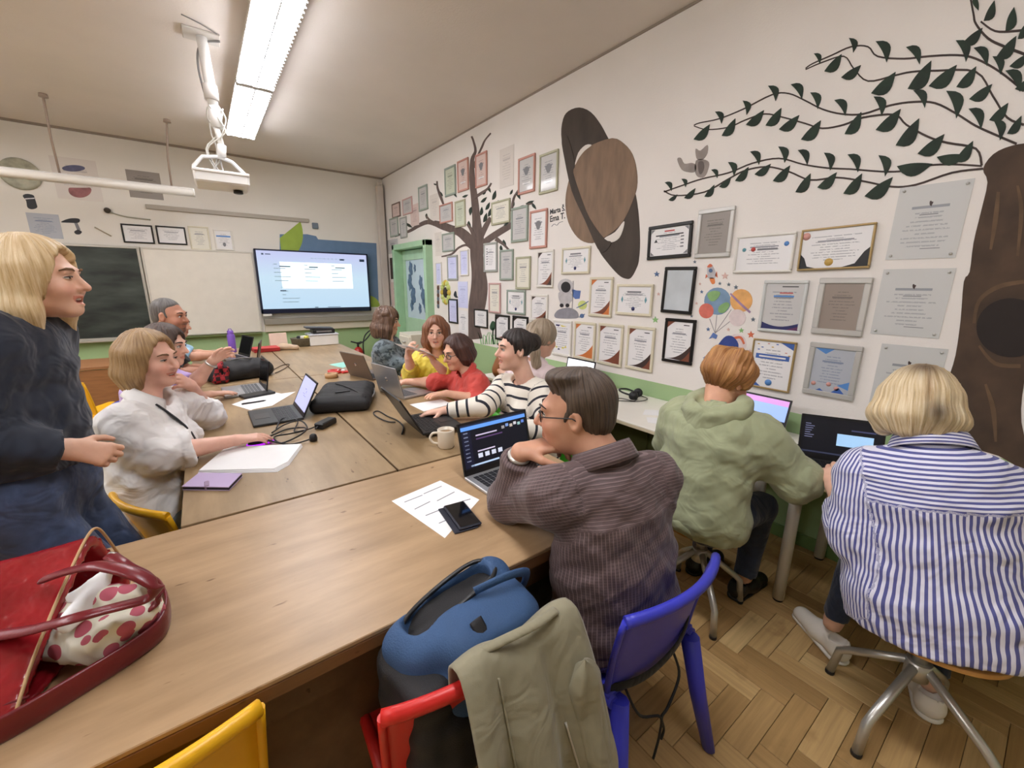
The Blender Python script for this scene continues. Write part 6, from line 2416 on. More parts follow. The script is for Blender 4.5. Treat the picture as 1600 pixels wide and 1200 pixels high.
def straps(o, P, J):
    """dark ribbon running down the front of the white shirt"""
    nb_, lat_, fwd_, up_ = J['nb'], J['lat'], J['fwd'], J['up3']
    pts = []
    for t in np.linspace(0, 1, 9):
        p = nb_ + lat_ * (.085 + .02 * t) + fwd_ * (.062 + .135 * sin(min(1, t * 1.5) * 1.35)) + up_ * (.005 - .27 * t)
        pts.append(tuple(p))
    MB().tube(pts, .013, 8, flat=(tuple(fwd_), .35)).build('ribbon', BLACKCL, o)


# ------------------------------------------------------------------ the man in the foreground
def watch_on(pt, d, name='wrist_watch', m=None):
    def f(o, P, J):
        d_ = nrm(d)
        a = np.cross(d_, (0.1, 0.2, 1.0))
        a = nrm(a)
        b = np.cross(d_, a)
        p0 = V3(pt)
        MB().tube([tuple(p0 + (a * cos(t) + b * sin(t)) * .031) for t in np.linspace(0, 2 * pi, 21)[:-1]], .007, 8, closed=True).build(name, m or M_STEEL, o)
    return f


person('man in a brown pinstripe shirt with glasses, chin on his hand',
       (.945, .70, .525), (.925, .755, .99), (.885, .865, 1.135), (-.62, .74, -.10), (1, -.10, 0),
       {'L': dict(sh=(.745, .80, .925), el=(.755, 1.03, .805), wr=(.735, .945, 1.015), hd=(.78, -.32, .16), pn=(.1, .1, -1), curls=(.75, .85, 1.0, 1.1), sleeve=1.86),
        'R': dict(sh=(1.085, .70, .925), el=(1.125, .86, .80), wr=(1.06, 1.06, .80), hd=(-.4, .9, 0), pn=Zd, curl=.4)},
       {'L': dict(kn=(.83, 1.10, .50), an=(.82, 1.08, .10)), 'R': dict(kn=(1.06, 1.10, .50), an=(1.06, 1.06, .10))},
       dict(mat=C_BROWN, sleeve=1.9, stripes=True, yoke=.74, g=.016, cuff=True, sr=1.08, wob=.006, neck=.062), dict(mat=BLACKCL),
       dict(style='short', mat=H_SALT, thick=.011, line=.0, add=[((.0, .040, .112), (.050, .036, .020)), ((-.03, .01, .118), (.04, .05, .016))], h=.0045, groove=.002), skin=(206, 156, 128), male=True, s=1.05, hs=1.06,
       face=dict(stubble=.8, brow=H_SALT if False else M_LASH), glasses='dark', hface=.0036, hcl=.0065, collar=dict(h=.042, r=.070, gap=.5), bulk=1.10,
       extras=watch_on((.738, .952, 1.0), (-.02, -.085, .21)), shoes=dict(mat=mat('black_shoe', (24, 22, 22), .4)))

# ------------------------------------------------------------------ left side of the tables
person('woman in a white shirt with a black ribbon, laughing, hand on a mouse',
       (-.30, 2.32, .48), (-.265, 2.40, .985), (-.215, 2.42, 1.185), (.80, -.58, -.10), (-.15, -1, 0),
       {'R': dict(sh=(-.325, 2.25, .93), el=(-.215, 2.17, .815), wr=(.045, 2.235, .800), hd=(1, .08, -.06), pn=(0, .1, -1), curl=.42, sleeve=1.34),
        'L': dict(sh=(-.16, 2.57, .93), el=(-.045, 2.72, .80), wr=(-.095, 2.565, 1.015), hd=(-.30, -.70, .45), pn=(-.7, .2, -.2), curl=1.0, sleeve=1.22)},
       {'R': dict(kn=(.06, 2.08, .47), an=(.08, 2.10, .09)), 'L': dict(kn=(.10, 2.36, .47), an=(.12, 2.38, .09))},
       dict(mat=C_WHITE, sleeve=1.34, g=.020, roll=True, sr=1.22, wob=.009, vn=.6, cut=.055), dict(mat=DENIM_L),
       dict(style='bob', mat=H_LBROWN, len=.115, thick=.016, h=.005, fx=.0, front=94, face=(.085, .105, .126), spread=1.03), skin=(232, 184, 162), s=1.04, bulk=1.20, up=(-.20, .10, 1),
       face=dict(smile=1, squint=.8, open=.1, brow=H_LBROWN if False else mat('brow_brown', (120, 88, 62), .7)), hface=.0042, hcl=.008, collar=dict(h=.040, r=.066, gap=.7, lean=.35), extras=straps)

person('blonde woman standing in a navy jacket and jeans, seen from the side',
       (-.52, 1.84, .90), (-.505, 1.905, 1.415), (-.395, 1.950, 1.525), (.95, -.26, -.04), (-.30, -.92, 0),
       {'R': dict(sh=(-.515, 1.755, 1.345), el=(-.555, 1.655, 1.10), wr=(-.375, 1.705, 1.035), hd=(.85, .05, -.42), pn=(-.1, .8, -.4), curl=1.35, sleeve=1.92),
        'L': dict(sh=(-.455, 2.05, 1.345), el=(-.56, 2.10, 1.06), wr=(-.58, 2.04, .85), hd=(.0, -.1, -.9), pn=(0, -1, 0), curl=.8)},
       {'R': dict(kn=(-.37, 1.74, .50), an=(-.44, 1.75, .09)), 'L': dict(kn=(-.36, 1.93, .50), an=(-.42, 1.94, .09))},
       dict(mat=C_NAVY, sleeve=1.92, g=.022, sr=1.15, wob=.006, cut=-.055, bust=.25, name='jacket'), dict(mat=DENIM, w=1.15),
       dict(style='long', mat=H_BLOND, len=.19, thick=.022, h=.005, spread=1.12, tuck=.95, tip=.022, front=100, face=(.078, .105, .128)), skin=(226, 182, 156), s=1.05, hs=.97, bulk=1.12,
       face=dict(smile=1, open=.8, squint=.7, nose=1.0, brow=MATS['brow_brown']), hface=.0040, hcl=.008, shoes=dict(mat=MATS['black_shoe']))

person('woman in a lilac blouse leaning over her laptop, dark brown hair',
       (-.42, 3.36, .49), (-.30, 3.33, .99), (-.205, 3.27, 1.145), (.85, -.40, -.18), (-.10, -1, 0),
       {'R': dict(el=(-.215, 3.13, .815), wr=(-.03, 3.30, .800), hd=(.95, .25, -.05), pn=Zd, curl=.25, sleeve=.7),
        'L': dict(el=(-.115, 3.36, .86), wr=(.01, 3.30, 1.02), hd=(.75, .1, .45), pn=(-.2, -.7, -.4), curl=.7, sleeve=.9)},
       {'R': dict(kn=(-.02, 3.25, .47), an=(0, 3.25, .09)), 'L': dict(kn=(-.02, 3.46, .47), an=(0, 3.46, .09))},
       dict(mat=C_LILAC, sleeve=.8, g=.015, wob=.006), dict(mat=DENIM_D), dict(style='bob', mat=H_DBROWN, len=.12, thick=.016), skin=(230, 186, 164), hface=.006, hcl=.011,
       extras=watch_on((.0, 3.303, 1.0), (.12, -.05, .17), 'bracelet'))

person('man with short grey hair in a dark T-shirt at the far left',
       (-.40, 4.14, .52), (-.29, 4.12, 1.06), (-.205, 4.15, 1.262), (.86, -.48, -.10), (-.10, -1, 0),
       {'R': dict(el=(-.21, 3.98, .84), wr=(.03, 4.10, .815), hd=(.95, .2, 0), pn=Zd, curl=.4, sleeve=.75),
        'L': dict(el=(-.17, 4.34, .80), wr=(.05, 4.26, .82), hd=(.9, -.2, .1), pn=Zd, curl=.5, sleeve=.75)},
       {'R': dict(kn=(0, 4.05, .48), an=(0, 4.05, .09)), 'L': dict(kn=(0, 4.25, .48), an=(0, 4.25, .09))},
       dict(mat=C_DARK, sleeve=.75, g=.014), dict(mat=BLACKCL), dict(style='short', mat=H_GREY, thick=.006, line=.018, groove=.001), skin=(196, 142, 116), male=True, s=1.06, hs=1.06,
       face=dict(stubble=1.0), hface=.0055, hcl=.011, bulk=1.1)

person('person in a light blue shirt mostly hidden behind the grey-haired man',
       (-.42, 5.02, .50), (-.30, 5.0, .98), (-.215, 5.03, 1.135), (.9, -.3, -.2), (-.1, -1, 0),
       {'R': dict(el=(-.14, 4.86, .84), wr=(.06, 4.98, .82), hd=(.95, .1, -.05), pn=Zd, curl=.4, sleeve=.9), 'L': dict(el=(-.14, 5.2, .82), wr=(.06, 5.1, .82), hd=(.95, -.1, -.05), pn=Zd, curl=.4, sleeve=.9)},
       {'R': dict(kn=(-.02, 4.9, .48), an=(0, 4.9, .09)), 'L': dict(kn=(-.02, 5.1, .48), an=(0, 5.1, .09))},
       dict(mat=C_LBLUE, sleeve=.9, g=.014), dict(mat=DENIM_D), dict(style='short', mat=H_DBROWN, thick=.012), skin=(214, 164, 138), hface=.007, hcl=.013)

# ------------------------------------------------------------------ right side of the tables
person('woman with curly brown hair in a grey patterned sweater, turned away',
       (1.37, 3.96, .50), (1.40, 3.93, .985), (1.43, 3.95, 1.165), (.80, -.56, -.15), (-.56, -.83, 0),
       {'R': dict(el=(1.40, 3.72, .78), wr=(1.58, 3.60, .80), hd=(.8, -.4, 0), pn=Zd, curl=.5), 'L': dict(el=(1.62, 4.0, .78), wr=(1.72, 3.80, .80), hd=(.3, -.9, 0), pn=Zd, curl=.5)},
       {'R': dict(kn=(1.64, 3.58, .56), an=(1.70, 3.60, .09)), 'L': dict(kn=(1.74, 3.72, .54), an=(1.78, 3.74, .09))},
       dict(mat=C_GREYP, sleeve=1.9, g=.016, sr=1.1, wob=.007), dict(mat=DENIM), dict(style='curly', mat=H_CURL, len=.13, thick=.030, spread=1.28, tip=.03, groove=.004), skin=(224, 178, 150), hface=.0065, hcl=.011, bulk=1.08)

person('woman in a yellow shirt and round glasses holding up a sheet of paper',
       (1.56, 3.09, .475), (1.495, 3.03, .965), (1.465, 2.985, 1.150), (-.50, -.86, -.06), (-.52, .85, 0),
       {'R': dict(el=(1.27, 3.04, .83), wr=(1.17, 2.86, 1.0), hd=(-.1, -.4, .8), pn=(.5, -.6, -.2), curl=.8, sleeve=1.5), 'L': dict(el=(1.46, 2.76, .82), wr=(1.31, 2.72, .97), hd=(-.5, -.1, .7), pn=(-.2, .3, -.6), curl=.8, sleeve=1.5)},
       {'R': dict(kn=(1.22, 3.10, .48), an=(1.2, 3.1, .09)), 'L': dict(kn=(1.24, 2.90, .48), an=(1.22, 2.9, .09))},
       dict(mat=C_YELL, sleeve=1.5, g=.016, sr=1.2, wob=.009, vn=.6), dict(mat=BLACKCL), dict(style='long', mat=H_AUBURN, len=.155, thick=.014, spread=1.02, front=122, face=(.058, .085, .115), fx=.006, h=.0055), skin=(232, 188, 164),
       glasses='wire', face=dict(open=.45, brow=MATS['brow_brown']), hface=.0045, hcl=.010, collar=dict(h=.032, r=.064, gap=.8, lean=.4))

person('woman in a red shirt and glasses looking down at a silver laptop',
       (1.60, 2.56, .46), (1.505, 2.555, .90), (1.435, 2.600, 1.045), (-.92, -.08, -.26), (.16, .98, 0),
       {'R': dict(el=(1.335, 2.77, .80), wr=(1.165, 2.90, .805), hd=(-.80, .50, -.05), pn=Zd, curl=.35, sleeve=1.25), 'L': dict(el=(1.45, 2.33, .745), wr=(1.26, 2.44, .80), hd=(-.9, .3, 0), pn=Zd, curl=.35, sleeve=1.3)},
       {'R': dict(kn=(1.20, 2.66, .46), an=(1.2, 2.66, .09)), 'L': dict(kn=(1.20, 2.48, .46), an=(1.2, 2.48, .09))},
       dict(mat=C_RED, sleeve=1.25, g=.016, sr=1.15, wob=.008, vn=.6), dict(mat=BLACKCL), dict(style='bob', mat=H_RDARK, len=.075, thick=.014, spread=.98, front=98, face=(.080, .100, .126), tuck=.9, h=.0055), skin=(226, 176, 148), s=.96,
       glasses='dark', face=dict(squint=.6, smile=.3), hface=.0045, hcl=.010, collar=dict(h=.034, r=.062, gap=.7, lean=.4))

person('smiling woman with a black bun in a cream sweater with navy stripes',
       (1.585, 1.90, .49), (1.515, 1.895, .965), (1.445, 1.925, 1.150), (-.95, .24, -.02), (.14, .99, 0),
       {'R': dict(sh=(1.46, 2.045, .90), el=(1.25, 1.945, .835), wr=(1.055, 2.075, .805), hd=(-.90, .40, -.05), pn=Zd, curl=.35, sleeve=1.93), 'L': dict(sh=(1.52, 1.745, .90), el=(1.44, 1.59, .74), wr=(1.23, 1.66, .79), hd=(-.95, .2, 0), pn=Zd, curl=.35, sleeve=1.93)},
       {'R': dict(kn=(1.2, 2.0, .47), an=(1.2, 2.0, .09)), 'L': dict(kn=(1.2, 1.82, .47), an=(1.2, 1.82, .09))},
       dict(mat=C_STRH, sleeve=1.93, g=.014, sr=1.05, wob=.003, stripes=True, neck=.066), dict(mat=DENIM_D),
       dict(style='bun', mat=H_BLACK, thick=.007, h=.005, bunpos=(.0, -.128, .035)), skin=(232, 188, 166), face=dict(smile=1, open=.55, squint=.3), hface=.0040, hcl=.008)

person('woman with an ash-blond ponytail in a pale pink blouse at the wall bench',
       (1.70, 2.19, .52), (1.80, 2.165, .99), (1.850, 2.145, 1.165), (.93, .05, -.20), (.10, -1, 0),
       {'L': dict(el=(1.82, 2.46, .80), wr=(1.90, 2.70, .83), hd=(.5, .8, 0), pn=Zd, curl=.4, sleeve=.8), 'R': dict(el=(1.98, 1.98, .76), wr=(2.16, 2.10, .74), hd=(.8, .4, 0), pn=Zd, curl=.4, sleeve=.8)},
       {'L': dict(kn=(2.02, 2.28, .50), an=(2.0, 2.28, .09)), 'R': dict(kn=(2.02, 2.08, .50), an=(2.0, 2.08, .09))},
       dict(mat=C_PINK, sleeve=.85, g=.016, wob=.007), dict(mat=DENIM_D),
       dict(style='pony', mat=H_ASH, thick=.016, h=.006, tail=[(-.01, -.105, .055), (.05, -.13, .0), (.07, -.115, -.10), (.075, -.085, -.18)]), skin=(228, 182, 158), hface=.0065, hcl=.011, face_on=False,
       collar=dict(h=.03, r=.062, gap=.5))

# ------------------------------------------------------------------ at the wall bench
def hood(o, P, J):
    nb_, lat_, fwd_, up_ = J['nb'], J['lat'], J['fwd'], J['up3']
    S = SDF(nb_ - .22, nb_ + .22, .007)
    for i in range(13):
        a0, a1 = [radians(-128 + 256 * (i + j) / 13) for j in (0, 1)]
        def q(a):
            bk = .5 + .5 * cos(a)
            return nb_ + lat_ * sin(a) * .098 - fwd_ * cos(a) * .078 + up_ * (.020 + .045 * (1 - bk) - .035 * bk) + fwd_ * .02
        r0 = .026 + .022 * (.5 + .5 * cos(a0))
        S.cap(q(a0), q(a1), r0, .026 + .022 * (.5 + .5 * cos(a1)), k=.02)
    S.cap(nb_ - fwd_ * .085 - up_ * .02, nb_ - fwd_ * .105 - up_ * .085, .050, .030, k=.04, flat=(lat_, 1.8))
    S.cap(nb_ - fwd_ * .055 + up_ * .045, nb_ - fwd_ * .085 - up_ * .03, .030, .022, k=.015, op='sub', flat=(lat_, 1.9))
    S.wob(.005, 60, seed=3)
    S.build('hood', C_HOOD, o)


def hoodie_band(o, P, J):
    hood(o, P, J)
    pel_, lat_, fwd_, up_ = J['pel'], J['lat'], J['fwd'], J['up3']
    MB().tube([tuple(pel_ + up_ * -.045 + lat_ * sin(t) * .193 + fwd_ * cos(t) * .150) for t in np.linspace(0, 2 * pi, 33)[:-1]], .022, 8, closed=True, flat=(tuple(up_), 1.6)).build('waistband', C_HOOD, o)


person('person with short ginger-blond hair in a sage green hoodie, seen from behind',
       (1.685, .855, .555), (1.720, .845, 1.005), (1.800, .850, 1.125), (.84, -.24, -.52), (-.12, -1, 0),
       {'R': dict(sh=(1.79, .685, .905), el=(1.885, .555, .745), wr=(2.09, .72, .80), hd=(.55, .45, .35), pn=(-.3, .6, -.5), curl=.6, sleeve=1.92), 'L': dict(sh=(1.76, 1.02, .905), el=(1.84, 1.10, .745), wr=(2.12, 1.02, .74), hd=(.95, -.1, 0), pn=Zd, curl=.4)},
       {'R': dict(kn=(2.02, .72, .50), an=(2.02, .74, .10)), 'L': dict(kn=(2.02, .97, .50), an=(2.02, .97, .10))},
       dict(mat=C_HOOD, sleeve=1.92, g=.028, sr=1.34, wob=.007, name='hoodie'), dict(mat=DENIM_D),
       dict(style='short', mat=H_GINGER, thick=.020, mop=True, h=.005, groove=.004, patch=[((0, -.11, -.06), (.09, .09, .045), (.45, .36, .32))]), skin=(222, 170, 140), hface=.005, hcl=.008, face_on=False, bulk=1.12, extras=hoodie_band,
       shoes=dict(mat=MATS['black_shoe']))

person('woman with a blond bob in a blue and white striped shirt, seen from behind',
       (1.765, .085, .565), (1.785, .185, 1.015), (1.845, .255, 1.145), (.90, .28, -.36), (.28, -.96, 0),
       {'L': dict(sh=(1.785, .320, .885), el=(1.715, .310, .690), wr=(1.865, .425, .775), hd=(.55, .30, .30), pn=(.4, -.3, -.8), curl=.45, sleeve=1.55), 'R': dict(sh=(1.865, .005, .905), el=(1.885, -.16, .72), wr=(2.10, -.02, .74), hd=(.9, .3, 0), pn=Zd, curl=.4, sleeve=1.8)},
       {'L': dict(kn=(1.985, .33, .50), an=(1.985, .365, .13), toe=(.55, .83, 0)), 'R': dict(kn=(2.06, .10, .49), an=(1.99, .06, .10), toe=(.9, .3, 0))},
       dict(mat=C_STRV, sleeve=1.8, stripes=True, yoke=.70, g=.024, sr=1.18, wob=.005, hem=.10, cuff=True), dict(mat=DENIM_D, w=.88, len=.90),
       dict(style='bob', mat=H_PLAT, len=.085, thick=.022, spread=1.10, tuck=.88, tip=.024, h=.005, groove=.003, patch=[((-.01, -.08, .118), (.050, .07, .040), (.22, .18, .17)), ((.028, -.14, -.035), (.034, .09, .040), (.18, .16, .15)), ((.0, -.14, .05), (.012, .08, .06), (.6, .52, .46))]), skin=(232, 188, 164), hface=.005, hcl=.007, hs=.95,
       face_on=False, bulk=1.18, s=1.02, collar=dict(h=.036, r=.066, gap=.5), shoes=dict(mat=mat('white_canvas_shoe', (240, 234, 224), .7), sole=mat('shoe_sole_white', (236, 232, 224), .6)))

# ================================================================== LAPTOPS
M_SILVER = mat('laptop_silver', (186, 186, 188), .32, .6)
M_BROWNL = mat('laptop_taupe', (122, 108, 100), .35, .5)
M_DARKL = mat('laptop_graphite', (52, 54, 56), .4, .3)
M_BLKL = mat('laptop_black', (26, 26, 28), .38)
M_KEYS = mat('laptop_keys', (30, 30, 34), .5)
M_KEYSG = mat('laptop_keys_grey', (96, 98, 102), .5)


def glow(name, rgb, s=.36):
    return emit_mat('screen_' + name, rgb, s)


def laptop(x, y, z, rz, label, w=.33, d=.225, tilt=18, base=M_SILVER, lid=None, keys=M_KEYS, screen='off', bez=M_BLKL, logo=None):
    """hinge on local +y, user on local -y; tilt = lean of the screen beyond upright"""
    t = empty('laptop', (x, y, z), radians(rz), label, 'laptop', 'laptops in the classroom')
    lid = lid or base
    MB().box((0, 0, .008), (w, d, .014), ch=.003).build('base', base, t)
    kb = MB()
    for i in range(13):
        for j in range(5):
            kb.box((-w * .40 + w * .80 * i / 12, d * (.02 + .085 * j), .0158), (w * .80 / 12 * .82, d * .068, .002))
    kb.build('keys', keys, t)['kind'] = 'stuff'
    MB().box((0, -d * .27, .0154), (w * .32, d * .30, .0008)).build('touchpad', mat('touchpad_' + base.name, (150, 150, 152) if base is M_SILVER else (44, 44, 46), .35), t)
    l = empty('screen_lid', (0, 0, 0))
    # the lid is a real part: mesh with its own transform
    bpy.data.objects.remove(l)
    lm = MB().box((0, .003, .108), (w, .006, .216), ch=.002)
    lo = lm.build('lid', lid, t)
    lo.location = (0, d / 2 - .002, .014)
    lo.rotation_euler = (-radians(tilt), 0, 0)
    CH.setdefault(t.name, [])
    f = MB()
    for (cx, cz, sx, sz) in ((0, .210, w - .004, .010), (0, .013, w - .004, .024), (-w / 2 + .006, .112, .010, .20), (w / 2 - .006, .112, .010, .20)):
        f.box((cx, -.0012, cz), (sx, .0024, sz))
    f.build('screen_bezel', bez, lo)
    sw, sh_ = w - .022, .182
    sc0 = (0, .115)

    def pan(u0, u1, v0, v1, nm, m, lift=.0006):
        MB().box(((u0 + u1 - 1) / 2 * sw, -.0010 - lift / 2, sc0[1] + ((v0 + v1 - 1) / 2) * sh_), ((u1 - u0) * sw, .0008 + lift, (v1 - v0) * sh_)).build(nm, m, lo)
    if screen == 'off':
        pan(0, 1, 0, 1, 'display', mat('screen_off_glass', (10, 10, 14), .08), 0)
    elif screen == 'lavender':
        pan(0, 1, 0, 1, 'display', glow('lavender', (176, 180, 232), .22), 0)
        for (u, v, a, b) in ((.42, .62, .10, .03), (.56, .52, .03, .08), (.36, .46, .16, .02), (.44, .40, .20, .02)):
            pan(u, u + a, v, v + b, 'page_mark', glow('lavmark', (130, 134, 190), .18))
    elif screen == 'blue':
        pan(0, 1, 0, 1, 'display', glow('blue', (140, 172, 240), .25), 0)
    elif screen == 'white':
        pan(0, 1, 0, 1, 'display', glow('white', (238, 240, 246), .36), 0)
        for (u, v, a, b) in ((.52, .45, .03, .16), (.60, .40, .06, .10), (.62, .30, .10, .03)):
            pan(u, u + a, v, v + b, 'page_mark', glow('whmark', (150, 152, 170), .22))
    elif screen == 'doc':
        pan(0, 1, 0, 1, 'display', glow('doc', (150, 178, 244), .28), 0)
        pan(0, 1, .82, 1, 'title_strip', glow('docpink', (206, 150, 214), .28))
        pan(.42, 1, 0, .34, 'dark_panel', glow('docdark', (16, 16, 28), .1))
    elif screen == 'chat':
        pan(0, 1, 0, 1, 'display', glow('chat', (14, 16, 26), .12), 0)
        pan(.45, .90, .30, .62, 'dialog_box', glow('chatbox', (152, 190, 226), .30))
        for i in range(7):
            pan(.03, .10 + .05 * ((i * 3) % 4) / 3, .80 - .06 * i, .82 - .06 * i, 'list_entry', glow('chatlist', (120, 124, 160), .16))
        pan(.62, .92, .72, .76, 'tool_bar', glow('chatbar', (70, 74, 110), .14))
        pan(0, 1, .04, .08, 'status_bar', glow('chatstat', (60, 66, 92), .14))
    elif screen == 'site':
        pan(0, 1, 0, 1, 'display', glow('site', (12, 16, 32), .12), 0)
        pan(0, 1, .87, .955, 'title_strip', glow('sitetop', (92, 146, 226), .32))
        pan(0, 1, .955, 1, 'browser_bar', glow('sitebar', (34, 44, 74), .2))
        pan(.0, .13, .03, .86, 'side_bar', glow('siteside', (20, 24, 50), .14))
        for i in range(8):
            pan(.03, .09, .80 - .09 * i, .825 - .09 * i, 'side_entry', glow('siteent', (150, 160, 190), .2))
        pan(.20, .52, .70, .73, 'heading', glow('sitehead', (196, 186, 214), .25))
        pan(.20, .60, .62, .65, 'subheading', glow('sitesub', (96, 70, 120), .16))
        pan(.20, .46, .34, .37, 'heading', glow('sitehead', (196, 186, 214), .25))
        for i, c in enumerate(((150, 150, 156), (120, 150, 210), (190, 180, 170), (206, 206, 214), (150, 190, 190), (96, 130, 210))):
            u = .60 + .065 * i
            pan(u, u + .045, .72 + .03 * (i % 2), .79 + .03 * (i % 2), 'avatar', glow('siteav%d' % i, c, .24))
        for i in range(4):
            pan(.20 + .10 * i, .265 + .10 * i, .20, .30, 'tile', glow('sitetile', (206, 212, 230), .25))
        pan(.08, .50, .045, .085, 'input_line', glow('siteinp', (176, 200, 230), .26))
    if logo:
        MB().lathe([(.0001, .0006), (.016, .0006), (.016, 0)], 20, frame_M((0, .0062, .115), (1, 0, 0), (0, 0, 1), (0, 1, 0)) @ Matrix.Rotation(0, 4, 'X')).build('logo', logo, lo)
    return t


laptop(.265, 2.705, TZ, -90, 'dark grey laptop with a lavender screen before the woman in white', .33, .25, 26, M_DARKL, screen='lavender')
laptop(.165, 3.50, TZ, -88, 'silver laptop with a black screen under the woman in lilac\'s hand', .34, .25, 10, M_SILVER, M_BLKL, M_KEYSG, 'off')
laptop(.26, 4.62, TZ, -100, 'far laptop with a pale blue screen behind the black tote', .30, .21, 12, M_SILVER, M_BLKL, screen='blue')
laptop(.19, 5.15, TZ, -75, 'far laptop with a dark screen beside the purple bottle', .30, .21, 18, M_SILVER, M_BLKL, screen='off')
M_LOGO = mat('logo_chrome', (206, 206, 210), .2, .8)
laptop(1.115, 2.80, TZ, 100, 'silver-backed laptop of the woman in the red shirt', .33, .235, 14, M_SILVER, screen='white', keys=M_KEYSG, logo=M_LOGO)
laptop(1.11, 3.50, TZ, 106, 'taupe-backed laptop farther along the right-hand table', .34, .235, 20, M_BROWNL, screen='white', logo=M_LOGO)
laptop(.945, 2.01, TZ + .02, 86, 'thin black laptop under the striped woman\'s hand', .33, .235, 30, M_BLKL, screen='off')
laptop(.945, 1.225, TZ, 2, 'laptop with a dark blue web page before the man in brown', .36, .245, 14, M_SILVER, M_BLKL, screen='site')
laptop(2.43, 1.02, BZ, -92, 'laptop with a pale blue page before the person in the hoodie', .33, .225, 14, M_SILVER, screen='doc')
laptop(2.29, .50, BZ, -62.6, 'black laptop with a dark chat page before the striped-shirt woman', .335, .235, 14, M_DARKL, M_BLKL, screen='chat')
laptop(2.40, 2.44, BZ, -90, 'laptop with a white page on the bench beside the woman in pale pink', .33, .225, 10, M_BLKL, screen='white')


# ================================================================== THINGS ON THE TABLES
def sheet_poly(name, pxs, z, th, m, label, cat, parent=None, group=None):
    P = [onz(px, py, z) for px, py in pxs]
    c = sum(P, Vector()) / len(P)
    o = MB().prism([(p.x - c.x, p.y - c.y) for p in P], 0, th).build(name, m, parent)
    o.location = (c.x, c.y, z)
    return tag(o, label, cat, group)


M_PAPER = mat('white_paper', (240, 240, 240), .7, var=.02)
M_PRINT = mat('print_ink_grey', (120, 122, 132), .7)
# loose stack and notebook
st = empty('paper_stack', (0, 0, 0), 0, 'thick stack of white paper with dog-eared corner on the left table', 'paper')
for i in range(5):
    pxs = [(309 + i * .6, 741 - i * .5), (353 + i * .4, 703 - i * .3), (473 - i * .4, 698 - i * .2), (452 - i * .5, 727 - i * .4), (433 - i, 738 - i * .5)]
    P = [onz(a, b, TZ) for a, b in pxs]
    MB().prism([(p.x, p.y) for p in P], TZ + .0025 * i + .0002, TZ + .0025 * i + .0022).build('sheet', M_PAPER, st)
nbk = empty('notebook', (0, 0, 0), 0, 'lilac notebook with a strap at the table corner beside the paper stack', 'notebook')
M_LIL = mat('notebook_lilac', (188, 168, 206), .6)
P = [onz(a, b, TZ) for a, b in ((285, 766), (312, 744), (379, 745), (358, 767))]
MB().prism([(p.x, p.y) for p in P], TZ, TZ + .003).build('back_cover', M_LIL, nbk)
MB().prism([(p.x * .985, p.y + .002) for p in P], TZ + .003, TZ + .013).build('pages', mat('notebook_pages', (40, 36, 44), .7), nbk)
MB().prism([(p.x, p.y) for p in P], TZ + .013, TZ + .016).build('front_cover', M_LIL, nbk)
a, b = onz(318, 768, TZ), onz(330, 756, TZ)
MB().box(((a.x + b.x) / 2, (a.y + b.y) / 2, TZ + .010), (.016, .05, .018), ch=.003).build('strap', mat('strap_mauve', (156, 132, 160), .6), nbk)
# papers and pen by the dark laptop
for i, (pxs, lab) in enumerate((([(362, 632), (392, 641), (452, 618), (420, 611)], 'white sheet under the black pen on the left table'), ([(392, 640), (425, 634), (462, 612), (420, 618)], 'second white sheet half under the dark grey laptop'))):
    sheet_poly('paper_sheet', pxs, TZ + .0006 * (i + 1), .0006, M_PAPER, lab, 'paper', None, 'loose white sheets')
a, b = onz(378, 633, TZ), onz(416, 627, TZ)
pn_ = empty('pen', tuple((a + b) / 2 + Vector((0, 0, .007))), atan2(b.y - a.y, b.x - a.x), 'black pen lying on the white sheet', 'pen')
MB().tube([(-.07, 0, 0), (.055, 0, 0), (.07, 0, 0)], [.0048, .0048, .0012], 10).build('barrel', M_BLACK, pn_)
MB().box((-.045, 0, .006), (.04, .002, .002)).build('clip', M_STEEL if 'M_STEEL' in globals() else M_ALU, pn_)
a, b = onz(380, 622, TZ), onz(424, 614, TZ)
o = MB().box((0, 0, .008), (.20, .10, .014), ch=.003).build('tablet_case', M_BLKL)
o.location = ((a.x + b.x) / 2, (a.y + b.y) / 2, TZ + .002)
o.rotation_euler = (0, 0, atan2(b.y - a.y, b.x - a.x))
tag(o, 'flat dark tablet case in front of the silver laptop', 'tablet case')

# black laptop bag on the table middle
bag = empty('laptop_bag', (.69, 2.79, TZ), radians(-22), 'flat black laptop bag lying on the middle of the tables', 'bag')
M_BAGB = mat('bag_black_nylon', (28, 27, 29), .7, var=.15, bump=.2, bscale=300)
S = SDF((-.24, -.32, 0), (.24, .32, .11), .008)
S.box((0, 0, .042), (.175, .265, .040), .035).box((-.0, .0, .05), (.15, .235, .045), .03, k=.015)
S.wob(.003, 40, 2)
S.plane((0, 0, .003), (0, 0, -1))
S.build('body', M_BAGB, bag)
MB().tube(smooth_path([(.15, -.22, .085), (.05, -.05, .100), (-.06, .12, .098), (-.13, .22, .08)], 6), .004, 6).build('zip', M_BLACK, bag)
MB().tube(smooth_path([(-.10, .25, .05), (-.07, .31, .06), (.06, .33, .06), (.10, .26, .05)], 5), .012, 8, flat=((0, 0, 1), .5)).build('handle', M_BAGB, bag)
MB().box((-.03, -.10, .098), (.09, .02, .006), Matrix.Rotation(.3, 4, 'Z'), ch=.002).build('buckle', M_BLACK, bag)
MB().tube(smooth_path([(.17, -.10, .045), (.185, .0, .05), (.172, .16, .045)], 5), .005, 6).build('side_zip', M_GREYPL, bag)

